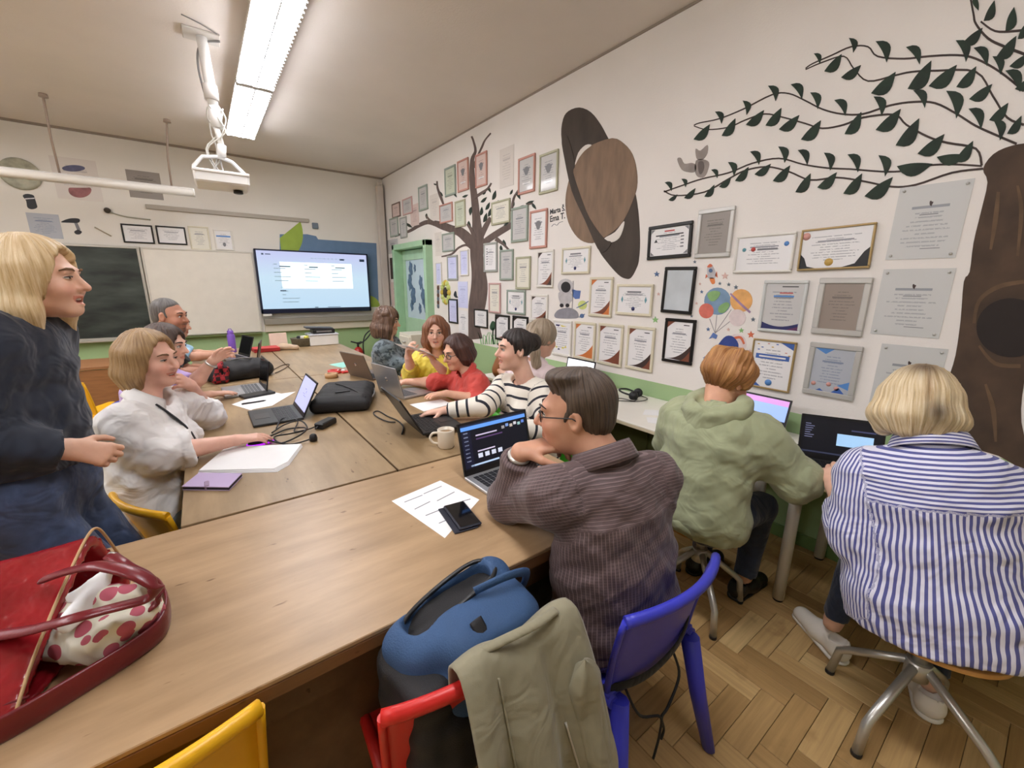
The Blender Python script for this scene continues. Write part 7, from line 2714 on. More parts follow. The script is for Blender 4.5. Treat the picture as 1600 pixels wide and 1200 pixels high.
# black tote with red plaid
tb = empty('tote_bag', (.19, 4.03, TZ), radians(10), 'black tote with red plaid trim beside the silver laptop', 'bag')
S = SDF((-.26, -.17, 0), (.26, .17, .20), .009)
S.ell((0, 0, .06), (.23, .13, .095), None, .03).ell((.12, .02, .06), (.12, .12, .08), None, .05).ell((-.12, -.01, .05), (.12, .11, .07), None, .05)
S.wob(.006, 45, 4)
S.plane((0, 0, .003), (0, 0, -1))
S.build('body', M_BAGB, tb)
k = NT('plaid_red')
tc = k.n('ShaderNodeTexCoord')
ck = k.n('ShaderNodeTexChecker', i_Scale=34.0)
k.l(tc, 'Object', ck, 'Vector')
ck.inputs['Color1'].default_value = lin((150, 30, 38))
ck.inputs['Color2'].default_value = lin((42, 14, 18))
k.l(ck, 'Color', k.b, 'Base Color')
k.b.inputs['Roughness'].default_value = .85
S = SDF((-.28, -.20, 0), (.0, .02, .20), .008)
S.cap((-.20, -.13, .03), (-.17, -.115, .12), .026, .022).cap((-.17, -.115, .12), (-.14, -.06, .15), .022, .02).cap((-.14, -.14, .03), (-.12, -.125, .11), .022, .02).cap((-.20, -.13, .03), (-.14, -.14, .03), .022, .02)
S.wob(.004, 70, 8)
S.build('plaid_scarf', k.m, tb)
MB().tube(smooth_path([(-.05, .02, .15), (.0, -.04, .17), (.06, -.05, .165), (.10, .0, .15)], 5), .006, 6).build('strap', M_GREYPL, tb)

# mouse, cables, adapter, plug
ms = empty('computer_mouse', (.145, 2.262, TZ), radians(-80), 'black mouse with a glowing purple rim under the woman in white\'s hand', 'mouse')
S = SDF((-.04, -.065, 0), (.04, .065, .05), .004)
S.ell((0, 0, .008), (.031, .056, .026), None, .0)
S.plane((0, 0, .004), (0, 0, -1))
S.build('shell', M_BLACK, ms)
MB().tube([(.033 * cos(a), .058 * sin(a), .007) for a in np.linspace(0, 2 * pi, 25)[:-1]], .004, 6, closed=True).build('light_rim', emit_mat('mouse_purple_glow', (176, 30, 240), .5), ms)
cab = empty('charger_cable', (0, 0, TZ), 0, 'tangled black charger cable with plug beside the paper stack', 'cable')
random.seed(11)
loops = [onz(*p, TZ) for p in ((425, 678), (445, 668), (470, 664), (480, 672), (455, 682), (430, 690), (440, 694), (470, 684), (478, 676), (450, 672), (428, 684), (415, 693), (452, 696), (488, 690))]
MB().tube(smooth_path([(p.x, p.y, .006 + .010 * (i % 3)) for i, p in enumerate(loops)], 5), .0042, 6).build('cord', M_CABLE, cab)
loops = [onz(*p, TZ) for p in ((432, 672), (440, 660), (455, 656), (466, 664), (460, 676), (475, 678), (490, 670), (505, 664))]
MB().tube(smooth_path([(p.x, p.y, .008 + .012 * (i % 2)) for i, p in enumerate(loops)], 5), .0036, 6).build('cord', M_CABLE, cab)
p = onz(490, 689, TZ)
MB().lathe([(.0001, 0), (.018, 0), (.020, .012), (.016, .030), (.008, .036), (.0001, .036)], 14, Matrix.Translation((p.x, p.y, .002))).build('plug', M_BLACK, cab)
pa, pb_ = onz(497, 672, TZ), onz(521, 660, TZ)
ad = empty('power_adapter', tuple((pa + pb_) / 2 + Vector((0, 0, .018))), atan2(pb_.y - pa.y, pb_.x - pa.x), 'black power adapter brick behind the dark grey laptop', 'power adapter')
MB().box((0, 0, 0), (.125, .055, .034), ch=.006).build('case', M_BLACK, ad)
MB().tube([(-.06, 0, 0), (-.085, 0, -.004)], [.006, .004], 8).build('strain_relief', M_CABLE, ad)
# cables behind the black laptop
cb2 = [onz(*p, TZ) for p in ((618, 661), (605, 660), (588, 652), (584, 646), (592, 644), (606, 652), (620, 658), (630, 668), (628, 680))]
o = MB().tube(smooth_path([(p.x, p.y, TZ + .006) for p in cb2], 5), .004, 6).build('power_cable', M_CABLE)
tag(o, 'thin black cord looping behind the thin black laptop', 'cable')
cb2 = [onz(*p, TZ) for p in ((425, 580), (440, 572), (452, 570), (446, 576), (430, 584))]
o = MB().tube(smooth_path([(p.x, p.y, TZ + .006) for p in cb2], 5), .004, 6).build('power_cable', mat('brown_cord', (96, 76, 62), .5))
tag(o, 'brown cord loop behind the black screen on the left table', 'cable')

# mug with coffee
mg = empty('coffee_mug', (.868, 1.70, TZ), 0, 'cream coffee mug beside the man\'s laptop', 'mug')
M_MUG = mat('mug_cream', (226, 216, 198), .3)
MB().lathe([(.0001, .0), (.034, 0), (.040, .008), (.041, .085), (.0405, .092), (.0375, .092), (.037, .012), (.0001, .010)], 28).build('body', M_MUG, mg)
MB().tube(smooth_path([(-.033, .022, .074), (-.053, .036, .070), (-.064, .043, .048), (-.053, .036, .024), (-.031, .021, .018)], 5), .0062, 8).build('handle', M_MUG, mg)
MB().lathe([(.0001, .076), (.037, .076)], 24).build('coffee', mat('coffee_milky', (150, 118, 84), .2), mg)
sheet_poly('saucer_napkin', [(684, 659), (700, 656), (712, 660), (700, 665)], TZ, .003, M_PAPER, 'small white napkin behind the coffee mug', 'napkin')
# printed sheet, phones
ps = sheet_poly('printed_sheet', [(612, 783), (688, 751), (749, 781), (695, 841)], TZ, .0008, M_PAPER, 'printed white sheet under the dark phone on the front table', 'paper')
c0 = ps.location.copy()
for i, (a, b) in enumerate((((632, 785), (660, 774)), ((662, 772), (690, 760)), ((683, 783), (710, 769)), ((648, 796), (672, 784)), ((665, 806), (690, 796)), ((686, 818), (700, 812)), ((700, 790), (735, 780)))):
    pa, pb_ = onz(*a, TZ), onz(*b, TZ)
    L = (pb_ - pa).length
    MB().box((0, 0, 0), (L, .004, .0006), Matrix.Translation(((pa.x + pb_.x) / 2 - c0.x, (pa.y + pb_.y) / 2 - c0.y, .0010)) @ Matrix.Rotation(atan2(pb_.y - pa.y, pb_.x - pa.x), 4, 'Z')).build('text_line', M_PRINT, ps)
ph = empty('smartphone', (.612, 1.108, TZ + .001), radians(82), 'dark blue smartphone in an open flip case on the printed sheet', 'smartphone')
M_CASE = mat('phone_case_navy', (26, 30, 46), .45)
MB().box((.0, .012, .003), (.165, .082, .005), ch=.002).build('flip_cover', M_CASE, ph)
MB().box((.0, -.004, .010), (.160, .078, .009), ch=.004).build('body', M_CASE, ph)
MB().box((0, -.004, .0148), (.150, .068, .0008)).build('glass', mat('phone_glass', (14, 15, 20), .06), ph)
MB().box((-.055, -.026, .0055), (.03, .014, .003), ch=.001).build('camera_bump', M_BLACK, ph)

# far end of the tables
bt = empty('water_bottle', (.22, 5.62, TZ), 0, 'purple water bottle at the far end of the left tables', 'bottle')
M_PUR = mat('bottle_purple', (124, 86, 184), .35)
MB().lathe([(.0001, 0), (.036, 0), (.038, .01), (.038, .19), (.030, .205), (.028, .21)], 24).build('body', M_PUR, bt)
MB().lathe([(.030, .205), (.031, .235), (.026, .245), (.0001, .247)], 20).build('cap', M_PUR, bt)
MB().tube([(-.015, 0, .245), (-.012, 0, .262), (.012, 0, .262), (.015, 0, .245)], .005, 6).build('loop', M_PUR, bt)
bx = empty('red_folder_box', (.53, 5.50, TZ), radians(4), 'flat red box beside the far pale blue laptop', 'box')
MB().box((0, 0, .02), (.26, .20, .034), ch=.004).build('tray', mat('red_card', (170, 36, 40), .6), bx)
MB().box((0, 0, .042), (.262, .202, .010), ch=.003).build('lid', mat('red_card_lid', (190, 60, 58), .6), bx)
fl = empty('document_holder', (.70, 5.70, TZ), radians(6), 'pale pink card folder standing at the far end of the tables', 'folder')
MB().box((0, 0, .09), (.19, .012, .18), Matrix.Rotation(radians(-8), 4, 'X'), ch=.003).build('front_board', mat('card_cream_pink', (228, 202, 184), .7, var=.06), fl)
MB().box((0, .05, .085), (.19, .010, .17), Matrix.Rotation(radians(6), 4, 'X'), ch=.003).build('back_board', MATS['card_cream_pink'], fl)
po = empty('pencil_pouch', (.77, 5.45, TZ), radians(-30), 'beige pencil pouch lying before the pink folder', 'pouch')
S = SDF((-.13, -.05, 0), (.13, .05, .09), .007)
S.cap((-.08, 0, .04), (.08, 0, .03), .042, .030).wob(.004, 60, 6)
S.plane((0, 0, .003), (0, 0, -1))
S.build('body', mat('pouch_beige', (196, 172, 148), .8, var=.1), po)
MB().tube([(-.08, -.002, .080), (.08, -.002, .060)], .003, 6).build('zip', M_GREYPL, po)
bk = empty('wire_basket', (.98, 5.72, TZ), 0, 'low oval grey basket with odds and ends at the far table end', 'basket')
M_BSK = mat('basket_olive_grey', (112, 108, 92), .7, var=.2, scale=40)
MB().lathe([(.0001, .004), (.13, .004), (.145, .10), (.150, .105), (.138, .105), (.125, .012), (.0001, .012)], 28, Matrix.Diagonal((1.05, .7, 1, 1))).build('bowl', M_BSK, bk)
for (x, y, c, L) in ((-.05, .02, (40, 40, 44), .07), (.03, -.02, (220, 210, 90), .06), (.0, .03, (216, 212, 204), .08), (.07, .02, (120, 150, 90), .05)):
    MB().box((x, y, .10), (L, .05, .05), Matrix.Rotation(x * 9, 4, 'Z'), ch=.01).build('odd_item', mat('odd_%d_%d' % c[:2], c, .6), bk)
wbx = empty('storage_box', (1.20, 5.74, TZ), 0, 'white storage box under the black printer at the far table end', 'box')
MB().box((0, 0, .065), (.34, .24, .125), ch=.006).build('tub', M_WHITE, wbx)
MB().box((0, 0, .137), (.355, .255, .020), ch=.005).build('lid', mat('box_lid_grey', (196, 198, 204), .5), wbx)
prn = empty('small_printer', (1.19, 5.74, TZ + .147), 0, 'flat black printer on top of the white storage box', 'printer')
MB().box((.02, 0, .03), (.26, .20, .056), ch=.008).build('body', M_BLACK, prn)
MB().box((-.03, -.01, .068), (.32, .17, .020), Matrix.Rotation(radians(4), 4, 'Y'), ch=.005).build('paper_tray', mat('dark_grey_plastic', (64, 66, 72), .5), prn)
MB().box((.02, -.102, .03), (.18, .004, .02)).build('slot', M_GREYPL, prn)
# tape, tin, teal card
tp = empty('tape_roll', (.80, 3.62, TZ), 0, 'roll of brown tape on the right-hand table', 'tape')
MB().lathe([(.030, 0), (.052, 0), (.052, .036), (.030, .036), (.030, 0)], 26).build('tape', mat('tape_tan', (190, 150, 106), .45), tp)
tr = empty('red_tape_roll', (.87, 3.80, TZ), 0, 'open red tape dispenser beside the brown tape', 'tape')
MB().lathe([(.034, 0), (.058, 0), (.058, .026), (.034, .026), (.034, 0)], 26).build('ring', mat('tape_red', (206, 56, 52), .45), tr)
MB().box((.09, -.06, .008), (.12, .05, .016), Matrix.Rotation(.2, 4, 'Z'), ch=.004).build('tongue', MATS['tape_red'], tr)
MB().box((.05, -.02, .020), (.06, .045, .012), ch=.004).build('white_label', M_WHITE, tr)
sheet_poly('teal_card', [(514, 570), (536, 566), (548, 570), (536, 575)], TZ, .002, mat('card_teal', (150, 210, 196), .7), 'mint green card beside the taupe-backed laptop', 'card')
sheet_poly('paper_sheet', [(640, 632), (690, 624), (706, 631), (662, 643)], TZ, .0008, M_PAPER, 'white sheet between the silver and the thin black laptop', 'paper', None, 'loose white sheets')
sheet_poly('cable_sleeve', [(548, 604), (580, 603), (583, 607), (556, 610)], TZ, .012, M_BLACK, 'flat black strap end beyond the laptop bag', 'strap')
# sheet held up by the woman in yellow: a stiff bent sheet
hp = empty('held_paper', (1.20, 2.80, 1.045), 0, 'white sheet of paper held up by the woman in the yellow shirt', 'paper')
a, b = Vector((-.075, .085, .03)), Vector((.13, -.10, -.045))
def hpf(u, v):
    p = a.lerp(b, u) + Vector((-.55, -.62, .30)).normalized() * (v - .3) * .16
    return tuple(p + Vector((0, 0, .012 * sin(pi * u))))
MB().grid(hpf, 10, 8).build('sheet', M_PAPER, hp, solid=.0012)

# ================================================================== FLOOR AND CORNER
fx = empty('fire_extinguisher', (1.99, 6.95, 0), 0, 'red fire extinguisher with a black hose before the green wall', 'extinguisher')
M_FRED = mat('extinguisher_red', (176, 34, 30), .35)
MB().lathe([(.0001, .0), (.070, .0), (.075, .02), (.075, .42), (.06, .47), (.03, .50), (.0001, .505)], 24).build('cylinder', M_FRED, fx)
MB().tube([(0, 0, .50), (0, 0, .56)], .018, 10).build('valve', M_BLACK, fx)
MB().tube([(-.11, 0, .60), (-.02, 0, .57), (.02, 0, .57), (.06, 0, .585)], .012, 8).build('lever', M_BLACK, fx)
MB().tube(smooth_path([(.02, 0, .55), (.11, -.01, .60), (.19, -.01, .68), (.23, -.01, .74), (.20, -.01, .755), (.12, -.01, .68), (.08, -.02, .55), (.075, -.03, .40), (.078, -.03, .2)], 5), .011, 8).build('hose', M_BLACK, fx)
dk = empty('side_desk', (-1.05, 5.85, 0), 0, 'brown desk at the far left under the chalkboard', 'desk')
M_DSK = mat('desk_brown', (150, 104, 66), .5, var=.12, stretch=(1, 8, 8))
MB().box((0, 0, .70), (.80, .60, .03), ch=.004).build('top', M_DSK, dk)
MB().box((0, -.28, .50), (.74, .02, .36)).build('front_panel', M_DSK, dk)
for sx in (-1, 1):
    for sy in (-1, 1):
        MB().box((sx * .36, sy * .26, .342), (.05, .05, .684)).build('leg', M_DSK, dk)
cc_ = empty('cream_cabinet', (2.36, 5.35, 0), 0, 'low cream cabinet behind the curly-haired woman', 'cabinet')
M_CRM = mat('cabinet_cream', (214, 208, 192), .5)
MB().box((0, 0, .44), (.40, .40, .86), ch=.005).build('body', M_CRM, cc_)
for sz in (.22, .64):
    dr = MB().box((-.205, 0, sz), (.014, .36, .38), ch=.003).build('drawer', M_CRM, cc_)
    MB().box((-.222, 0, sz + .12), (.02, .10, .014), ch=.003).build('handle', M_ALU, dr)

# ================================================================== BENCH THINGS
hdp = empty('headphones', (2.60, 1.90, BZ), radians(20), 'black headphones with their cord on the wall bench', 'headphones')
M_HP = mat('headphone_black', (18, 18, 20), .5)
MB().tube(smooth_path([(-.055, .02, .03), (-.06, .09, .045), (0, .13, .05), (.06, .09, .045), (.055, .02, .03)], 6), .007, 8).build('headband', M_HP, hdp)
for sx in (-1, 1):
    c_ = MB().lathe([(.0001, -.018), (.030, -.016), (.036, 0), (.030, .016), (.0001, .018)], 18, Matrix.Translation((sx * .06, 0, .030)) @ Matrix.Rotation(pi / 2 * .8 * sx, 4, 'Y')).build('ear_cup', M_HP, hdp)
    MB().lathe([(.018, .0), (.034, .003), (.030, .010), (.018, .008)], 18, Matrix.Translation((sx * .046, 0, .030)) @ Matrix.Rotation(-pi / 2 * .8 * sx, 4, 'Y')).build('ear_cushion', M_BLACK, c_)
MB().tube(smooth_path([(-.06, -.03, .01), (-.12, -.02, .006), (-.10, .08, .006), (-.18, .18, .006), (-.10, .26, .006), (.0, .22, .006), (-.06, .34, .006), (-.16, .40, .006), (-.12, .50, .006)], 6), .003, 6).build('cord', M_CABLE, hdp)
MB().tube(smooth_path([(.05, -.03, .01), (.0, -.09, .006), (-.10, -.06, .006), (-.16, .04, .006), (-.22, .20, .006)], 6), .003, 6).build('cord', M_CABLE, hdp)
for i, (pxs, lab) in enumerate((([(1008, 640), (1046, 642), (1040, 650), (1004, 648)], 'upper white sheet on the bench left of the hoodie'), ([(1010, 652), (1042, 654), (1036, 664), (1012, 660)], 'lower white sheet on the bench left of the hoodie'))):
    sheet_poly('bench_sheet', pxs, BZ, .001, M_PAPER, lab, 'paper', None, 'sheets on the wall bench')
o = MB().tube(smooth_path([tuple(onz(*p, BZ) + Vector((0, 0, .006))) for p in ((1207, 670), (1222, 672), (1230, 682), (1220, 686), (1212, 680), (1225, 692), (1258, 698))], 5), .004, 6).build('power_cable', M_CABLE)
tag(o, 'black cord on the bench between the two laptops', 'cable')
hbc = empty('bench_pouch', (2.30, .80, BZ), radians(35), 'flat black pouch on the bench beside the hoodie\'s elbow', 'pouch')
S = SDF((-.09, -.06, 0), (.09, .06, .05), .006)
S.box((0, 0, .016), (.075, .045, .016), .014).wob(.002, 60, 3)
S.build('body', M_BAGB, hbc)
MB().tube([(-.06, -.045, .018), (.06, -.045, .018)], .002, 6).build('zip', M_GREYPL, hbc)
gcl = MB().box((2.66, .37, BZ + .03), (.05, .08, .06), ch=.012).build('green_sponge', mat('sponge_green', (60, 150, 96), .8))
tag(gcl, 'small green block behind the dark chat laptop', 'sponge')
brb = empty('brown_handbag', (2.24, 2.98, BZ), radians(-20), 'tan leather handbag on the bench behind the woman in red', 'handbag')
M_TAN = mat('leather_tan', (150, 92, 50), .5, var=.2, bump=.15, bscale=90)
S = SDF((-.22, -.12, 0), (.22, .12, .32), .009)
S.cap((-.12, 0, .08), (.12, 0, .08), .085, k=.03).cap((-.09, 0, .16), (.07, 0, .17), .085, .07, k=.05).wob(.008, 45, 5)
S.plane((0, 0, .003), (0, 0, -1))
S.build('body', M_TAN, brb)
MB().tube(smooth_path([(-.10, -.05, .20), (-.09, -.07, .30), (.0, -.08, .34), (.09, -.07, .30), (.10, -.05, .20)], 5), .010, 8).build('handle', M_TAN, brb)

# ================================================================== RED HANDBAG ON THE FRONT TABLE
rb = empty('red_handbag', (0, 0, 0), 0, 'glossy red leather handbag lying open on the front table', 'handbag')
k = NT('leather_red_gloss')
tc = k.n('ShaderNodeTexCoord')
nz = k.n('ShaderNodeTexNoise', i_Scale=7.0, i_Detail=4.0)
k.l(tc, 'Object', nz, 'Vector')
r = k.ramp([(.3, lin((122, 18, 26))), (.7, lin((168, 34, 42)))])
k.l(nz, 'Fac', r, 'Fac')
k.l(r, 'Color', k.b, 'Base Color')
k.b.inputs['Roughness'].default_value = .16
k.b.inputs['Coat Weight'].default_value = .4
k.b.inputs['Coat Roughness'].default_value = .15
bp = k.n('ShaderNodeBump', i_Strength=.6, i_Distance=.04)
k.l(nz, 'Fac', bp, 'Height')
k.l(bp, 'Normal', k.b, 'Normal')
M_RLEA = k.m
M_MAR = mat('leather_maroon', (108, 24, 32), .32, var=.15, bump=.08, bscale=80)
M_PIPE = mat('bag_piping_gold', (186, 150, 104), .4)
# body: a wedge lying on its side, ridge away from the viewer, mouth towards the table's middle
def V3_(v):
    return np.array([v[0], v[1], v[2]], float)
RY0, RZ0, RY1, RZ1 = .965, TZ + .012, 1.27, TZ + .205
S = SDF((-.98, .90, TZ), (-.16, 1.44, TZ + .26), .007)
X, Y, Z = S.pts((slice(None),) * 3)
def pl_(p, n):
    n = np.array(n, float) / np.linalg.norm(n)
    return (X - p[0]) * n[0] + (Y - p[1]) * n[1] + (Z - p[2]) * n[2]
def smx(a, b, k):
    t = np.clip(.5 - .5 * (a - b) / k, 0, 1)
    return a * (1 - t) + b * t + k * t * (1 - t)
bul = .016 * np.sin((Y - RY0) / (RY1 - RY0) * pi) * np.clip(1 - (Z - TZ) * 0, 0, 1)
d_top = pl_((0, RY0, RZ0), (0, -(RZ1 - RZ0), RY1 - RY0)) - bul - .010 * np.sin(X * 17 + Y * 9) * .5
d_bak = pl_((0, RY1, RZ1), (0, .95, .31))
d_bot = TZ + .004 - Z + 0 * X + 0 * Y
d_lft = -.93 - X + 0 * Y + 0 * Z
mo_p, mo_n = (-.315, 1.12, .85), (.945, -.326, .05)
d_mou = pl_(mo_p, mo_n)
out = smx(smx(smx(d_top, d_bak, .035), d_bot, .02), d_lft, .05)
inn = smx(smx(d_top + .017, d_bak + .017, .03), d_bot + .012, .02)
F_ = np.maximum(out, d_mou)
cav = np.maximum(inn, -(d_mou + .20))
S.F = np.maximum(F_, -cav).astype(np.float32)
S.build('body', M_RLEA, rb)
# gold-coloured piping along the mouth
def at_mouth(y, z):
    n = np.array(mo_n) / np.linalg.norm(mo_n)
    return (mo_p[0] - ((y - mo_p[1]) * n[1] + (z - mo_p[2]) * n[2]) / n[0], y, z)
rim = [at_mouth(y, z) for y, z in ((.975, TZ + .022), (1.03, TZ + .072), (1.10, TZ + .122), (1.18, TZ + .172), (1.245, TZ + .206), (1.275, TZ + .204), (1.292, TZ + .17), (1.31, TZ + .11), (1.33, TZ + .03))]
MB().tube(smooth_path(rim, 5), .0030, 8).build('piping', M_PIPE, rb)
sm_ = [(x, RY0 + (RY1 - RY0) * t, RZ0 + (RZ1 - RZ0) * t + .018 * sin(pi * t)) for x, t in ((-.60, .04), (-.575, .3), (-.56, .55), (-.55, .8), (-.545, .97))]
MB().tube(smooth_path(sm_, 5), .003, 6).build('seam', M_MAR, rb)
sm_ = [(x, RY0 + (RY1 - RY0) * t, RZ0 + (RZ1 - RZ0) * t + .018 * sin(pi * t)) for x, t in ((-.345, .10), (-.50, .12), (-.70, .14), (-.9, .15))]
MB().tube(smooth_path(sm_, 5), .003, 6).build('seam', M_MAR, rb)
HZ = lambda L: [tuple(onz(a, b, z)) for a, b, z in L]
MB().tube(smooth_path(HZ([(70, 905, .925), (105, 893, .945), (150, 884, .965), (200, 893, .955), (236, 910, .93), (244, 924, .905), (228, 936, .89), (180, 949, .895), (115, 966, .905), (50, 984, .885), (0, 992, .87), (-40, 998, .865)]), 6), .0145, 10, flat=((0, 0, 1), .42)).build('handle', M_MAR, rb)
MB().tube(smooth_path(HZ([(172, 868, .93), (190, 880, .93), (222, 897, .90), (244, 920, .87), (246, 940, .84), (225, 955, .83)]), 6), .013, 10, flat=((0, 0, 1), .42)).build('handle', M_MAR, rb)
MB().tube(smooth_path(HZ([(226, 918, TZ + .028), (246, 914, TZ + .028), (259, 932, TZ + .028), (262, 956, TZ + .028), (250, 984, TZ + .028), (200, 1022, TZ + .028), (120, 1072, TZ + .028), (30, 1126, TZ + .028), (-60, 1172, TZ + .028)]), 6), .005, 10, flat=((0, 0, 1), 5.2)).build('shoulder_strap', M_MAR, rb)
c_ = V3_(onz(14, 1058, .80))
MB().tube([tuple(c_ + np.array([.022 * cos(a), .008 * cos(a), .016 * sin(a)])) for a in np.linspace(0, 2 * pi, 17)[:-1]], .0035, 6, closed=True).build('buckle_ring', M_PIPE, rb)
MB().box((0, 0, 0), (.09, .04, .012), frame_M(onz(8, 1038, .815), (.98, .1, .1), (-.1, .83, .55), (0, -.55, .83)), ch=.004).build('buckle_tab', M_RLEA, rb)
MB().tube([tuple(onz(172, 866, .93)), tuple(onz(180, 868, .93))], .006, 8).build('rivet', M_STEEL, rb)
# scarf with pink dots
k = NT('scarf_dots')
tc = k.n('ShaderNodeTexCoord')
vo = k.n('ShaderNodeTexVoronoi', i_Scale=25.0)
vo.inputs['Randomness'].default_value = .55
k.l(tc, 'Object', vo, 'Vector')
lt = k.n('ShaderNodeMath', operation='LESS_THAN')
lt.inputs[1].default_value = .40
k.l(vo, 'Distance', lt, 0)
mx = k.n('ShaderNodeMix', data_type='RGBA')
k.l(lt, 'Value', mx, 'Factor')
mx.inputs['A'].default_value = lin((226, 222, 204))
mx.inputs['B'].default_value = lin((186, 92, 108))
k.t.links.new(mx.outputs['Result'], k.b.inputs['Base Color'])
k.b.inputs['Roughness'].default_value = .85
sc_ = Vector((-.25, 1.09, TZ))
sf = empty('dotted_scarf', tuple(sc_), 0, 'white scarf with pink dots stuffed in the red handbag', 'scarf')
S = SDF((-.20, -.20, 0), (.14, .20, .19), .006)
for (a, b, z0, a2, b2, z1, r0, r1) in ((100, 1000, .80, 150, 1010, .80, .036, .036), (110, 975, .82, 180, 985, .82, .036, .036), (120, 950, .84, 215, 955, .83, .034, .030), (150, 940, .86, 210, 925, .86, .030, .024), (180, 985, .81, 232, 950, .81, .030, .026), (150, 1010, .79, 225, 968, .79, .026, .022)):
    S.cap(V3_(onz(a, b, z0) - sc_), V3_(onz(a2, b2, z1) - sc_), r0, r1, k=.02)
S.wob(.008, 60, 21)
S.wob(.005, 120, 22)
S.plane((0, 0, .006), (0, 0, -1))
S.build('cloth', k.m, sf)
tpos = onz(142, 925, .885)
ti = empty('paper_tissue', tuple(tpos), .5, 'crumpled white tissue poking out of the red handbag', 'tissue')
S = SDF((-.08, -.05, -.04), (.08, .05, .06), .005)
S.cap((-.045, -.025, -.02), (.045, .02, .02), .020, .012).cap((-.02, .02, .0), (.055, .0, .03), .014, .006, k=.012).wob(.006, 90, 4)
S.build('sheet', M_PAPER, ti)

# ================================================================== BACKPACK AND COAT ON THE RED CHAIR
bpk = empty('backpack', (.405, .745, .44), radians(6), 'blue and black backpack, open at the top, on the red chair', 'backpack')
M_BPB = mat('backpack_blue', (52, 82, 122), .75, var=.14, bump=.25, bscale=260)
S = SDF((-.22, -.18, -.02), (.24, .20, .52), .008)
S.box((0, 0, .205), (.165, .085, .205), .07).box((0, -.04, .17), (.13, .09, .14), .05, k=.03)
S.box((.03, -.03, .30), (.14, .10, .11), .06, None, .03)
S.cap((-.13, .03, .33), (.12, .03, .40), .05, .045, k=.03)
S.box((-.02, .025, .43), (.120, .040, .09), .035, np.array([[.97, 0, .22], [0, 1, 0], [-.22, 0, .97]]), .010, 'sub')
S.wob(.006, 34, 9)
S.plane((0, 0, .003), (0, 0, -1))
S.build('body', M_BPB, bpk)
MB().grid(lambda u, v: (-.15 + .26 * u, .025 + .05 * (v - .5) * 2, .345 + .06 * u + .012 * sin(9 * u) * sin(6 * v)), 12, 8).build('lining', M_BAGB, bpk)
bpk.scale = (1, 1, .86)
S = SDF((-.24, -.20, -.02), (.24, .20, .52), .008)
S.box((-.14, -.02, .17), (.05, .105, .16), .04).box((0, -.11, .13), (.13, .03, .11), .03, None, .02).wob(.005, 40, 3)
S.plane((0, 0, .003), (0, 0, -1))
S.build('black_panel', M_BAGB, bpk)
zp = [(-.160, .00, .26), (-.150, -.014, .335), (-.10, -.020, .385), (.0, -.020, .415), (.09, -.012, .430), (.122, .025, .432), (.09, .066, .428), (0, .070, .412), (-.10, .066, .375), (-.150, .050, .33)]
MB().tube(smooth_path(zp, 5), .006, 8).build('zip', M_BLACK, bpk)
MB().tube([(-.150, -.012, .31), (-.152, -.022, .285), (-.150, -.026, .27)], .004, 6).build('zip_puller', M_ALU, bpk)
for (x0, z0) in ((-.02, .36), (.10, .33)):
    MB().tube(smooth_path([(x0, -.085, z0 + .06), (x0 + .005, -.125, z0), (x0 - .005, -.140, z0 - .10)], 5), .016, 8, flat=((0, 1, 0), .3)).build('compression_strap', M_BAGB, bpk)
    MB().box((x0 + .004, -.128, z0 - .005), (.035, .012, .028), ch=.004).build('buckle', M_BLACK, bpk)
MB().tube(smooth_path([(.02, -.03, .44), (.10, -.06, .46), (.17, -.05, .42), (.19, -.02, .34)], 5), .014, 8, flat=((0, 1, 0), .45)).build('carry_handle', M_BPB, bpk)

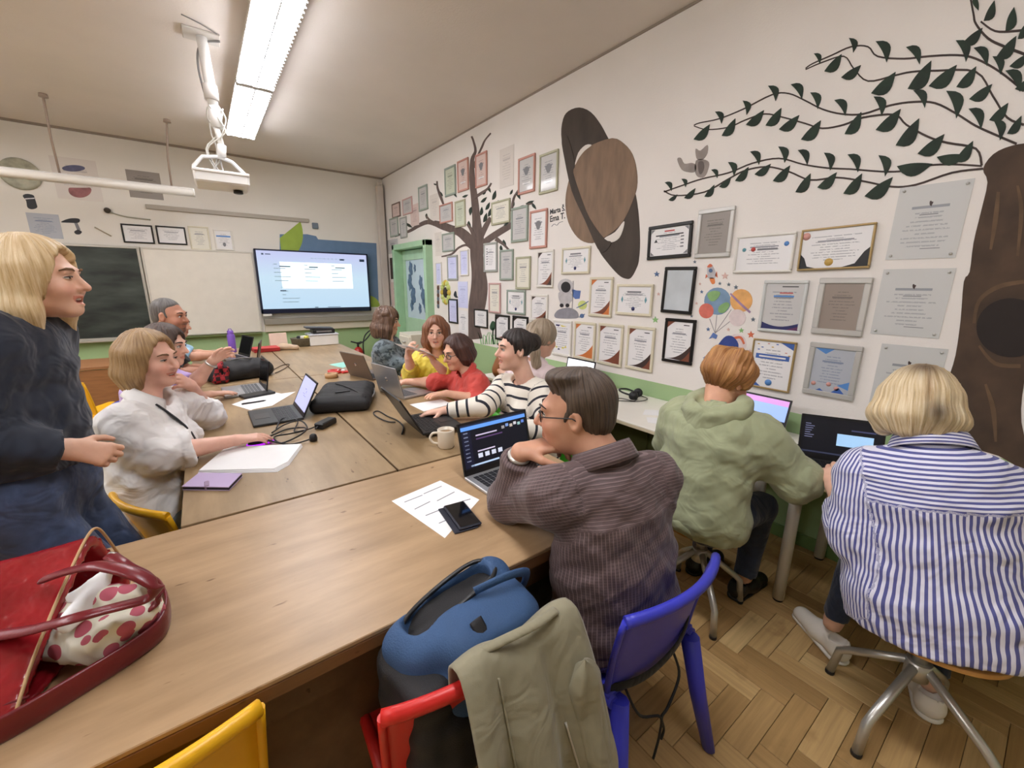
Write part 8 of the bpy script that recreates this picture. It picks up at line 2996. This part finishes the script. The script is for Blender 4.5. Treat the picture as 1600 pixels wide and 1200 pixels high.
ct = empty('khaki_coat', (.462, .592, .762), 0, 'khaki coat draped over the back of the red chair', 'coat')
M_KHA = cloth_mat('coat_khaki', (142, 136, 112), .06, .8, .3) if 'cloth_mat' in globals() else mat('coat_khaki', (142, 136, 112), .8, var=.06)
def coat(u, v):
    # v: 0 = inside of the chair back, .25 over the top rail, 1 = hem hanging behind
    spread = 1 + .42 * max(0, v - .25)
    x = (u - .5) * .31 * spread + .055 * max(0, v - .25)
    fold = .020 * sin(u * 15 + 2.5 * v) * max(0, v - .18) * 1.9 + .010 * sin(u * 31 + 1.3 + 6 * v) * max(0, v - .2)
    if v < .2:
        y, z = .030, -.20 + v / .2 * .19
    elif v < .30:
        a = (v - .2) / .10 * pi
        y, z = .030 * cos(a), -.01 + .026 * sin(a)
    else:
        t = (v - .30) / .70
        y, z = -.035 - .075 * sin(min(1, t * 1.4) * 1.5) - .03 * t - fold, -.01 - .50 * t - .03 * (u - .5) * t
    return (x, y - (fold * .3 if v < .3 else 0), z + .012 * sin(u * 9) * (1 if v > .2 else 0))
MB().grid(coat, 48, 56).build('body', M_KHA, ct, solid=.006)
def sleeve(u, v):
    a = 2 * pi * u
    k_ = min(1, v * 7) ** .5
    c = Vector((.125 + .045 * v, -.085 - .055 * v + .012 * sin(7 * v), -.06 - .44 * v))
    return (c.x + cos(a) * (.046 - .006 * v) * k_, c.y + (sin(a) * .026 - .006 * sin(5 * a + 9 * v)) * k_, c.z)
MB().grid(sleeve, 20, 26, cu=True).build('sleeve', M_KHA, ct, solid=.004)
MB().tube([(coat(.24, v)[0], coat(.24, v)[1] - .006, coat(.24, v)[2]) for v in np.linspace(.32, .99, 24)], .0025, 6).build('seam', M_KHA, ct)
MB().tube([(coat(.60 + .1 * v, v)[0], coat(.60 + .1 * v, v)[1] - .005, coat(.60 + .1 * v, v)[2]) for v in np.linspace(.55, .78, 12)], .003, 6).build('pocket_zip', M_ALU, ct)
MB().tube(smooth_path([(-.12, .02, .01), (-.05, -.01, .035), (.03, -.02, .038), (.10, -.01, .03)], 6), .012, 8, flat=((0, 0, 1), .6)).build('collar', M_KHA, ct)
# strap tied round the blue chair
bs = empty('tie_strap', (.945, .54, .455), 0, 'black strap tied around the back of the blue chair', 'strap')
MB().tube(smooth_path([(-.205, .03, .0), (-.15, .004, -.004), (-.06, -.014, -.006), (.06, -.014, .004), (.15, .002, .03), (.205, .03, .06)], 6), .004, 8, flat=((0, 0, 1), 4)).build('band', BLACKCL if 'BLACKCL' in globals() else M_BAGB, bs)
MB().tube(smooth_path([(-.15, -.005, -.01), (-.12, -.035, -.09), (-.04, -.05, -.14), (-.03, -.05, -.21), (-.05, -.05, -.29)], 6), .004, 6).build('tie_end', M_BAGB, bs)
MB().tube(smooth_path([(.06, -.016, -.01), (.06, -.04, -.07), (.0, -.05, -.13), (-.03, -.05, -.15), (-.01, -.05, -.21), (-.02, -.05, -.24)], 6), .004, 6).build('tie_end', M_BAGB, bs)
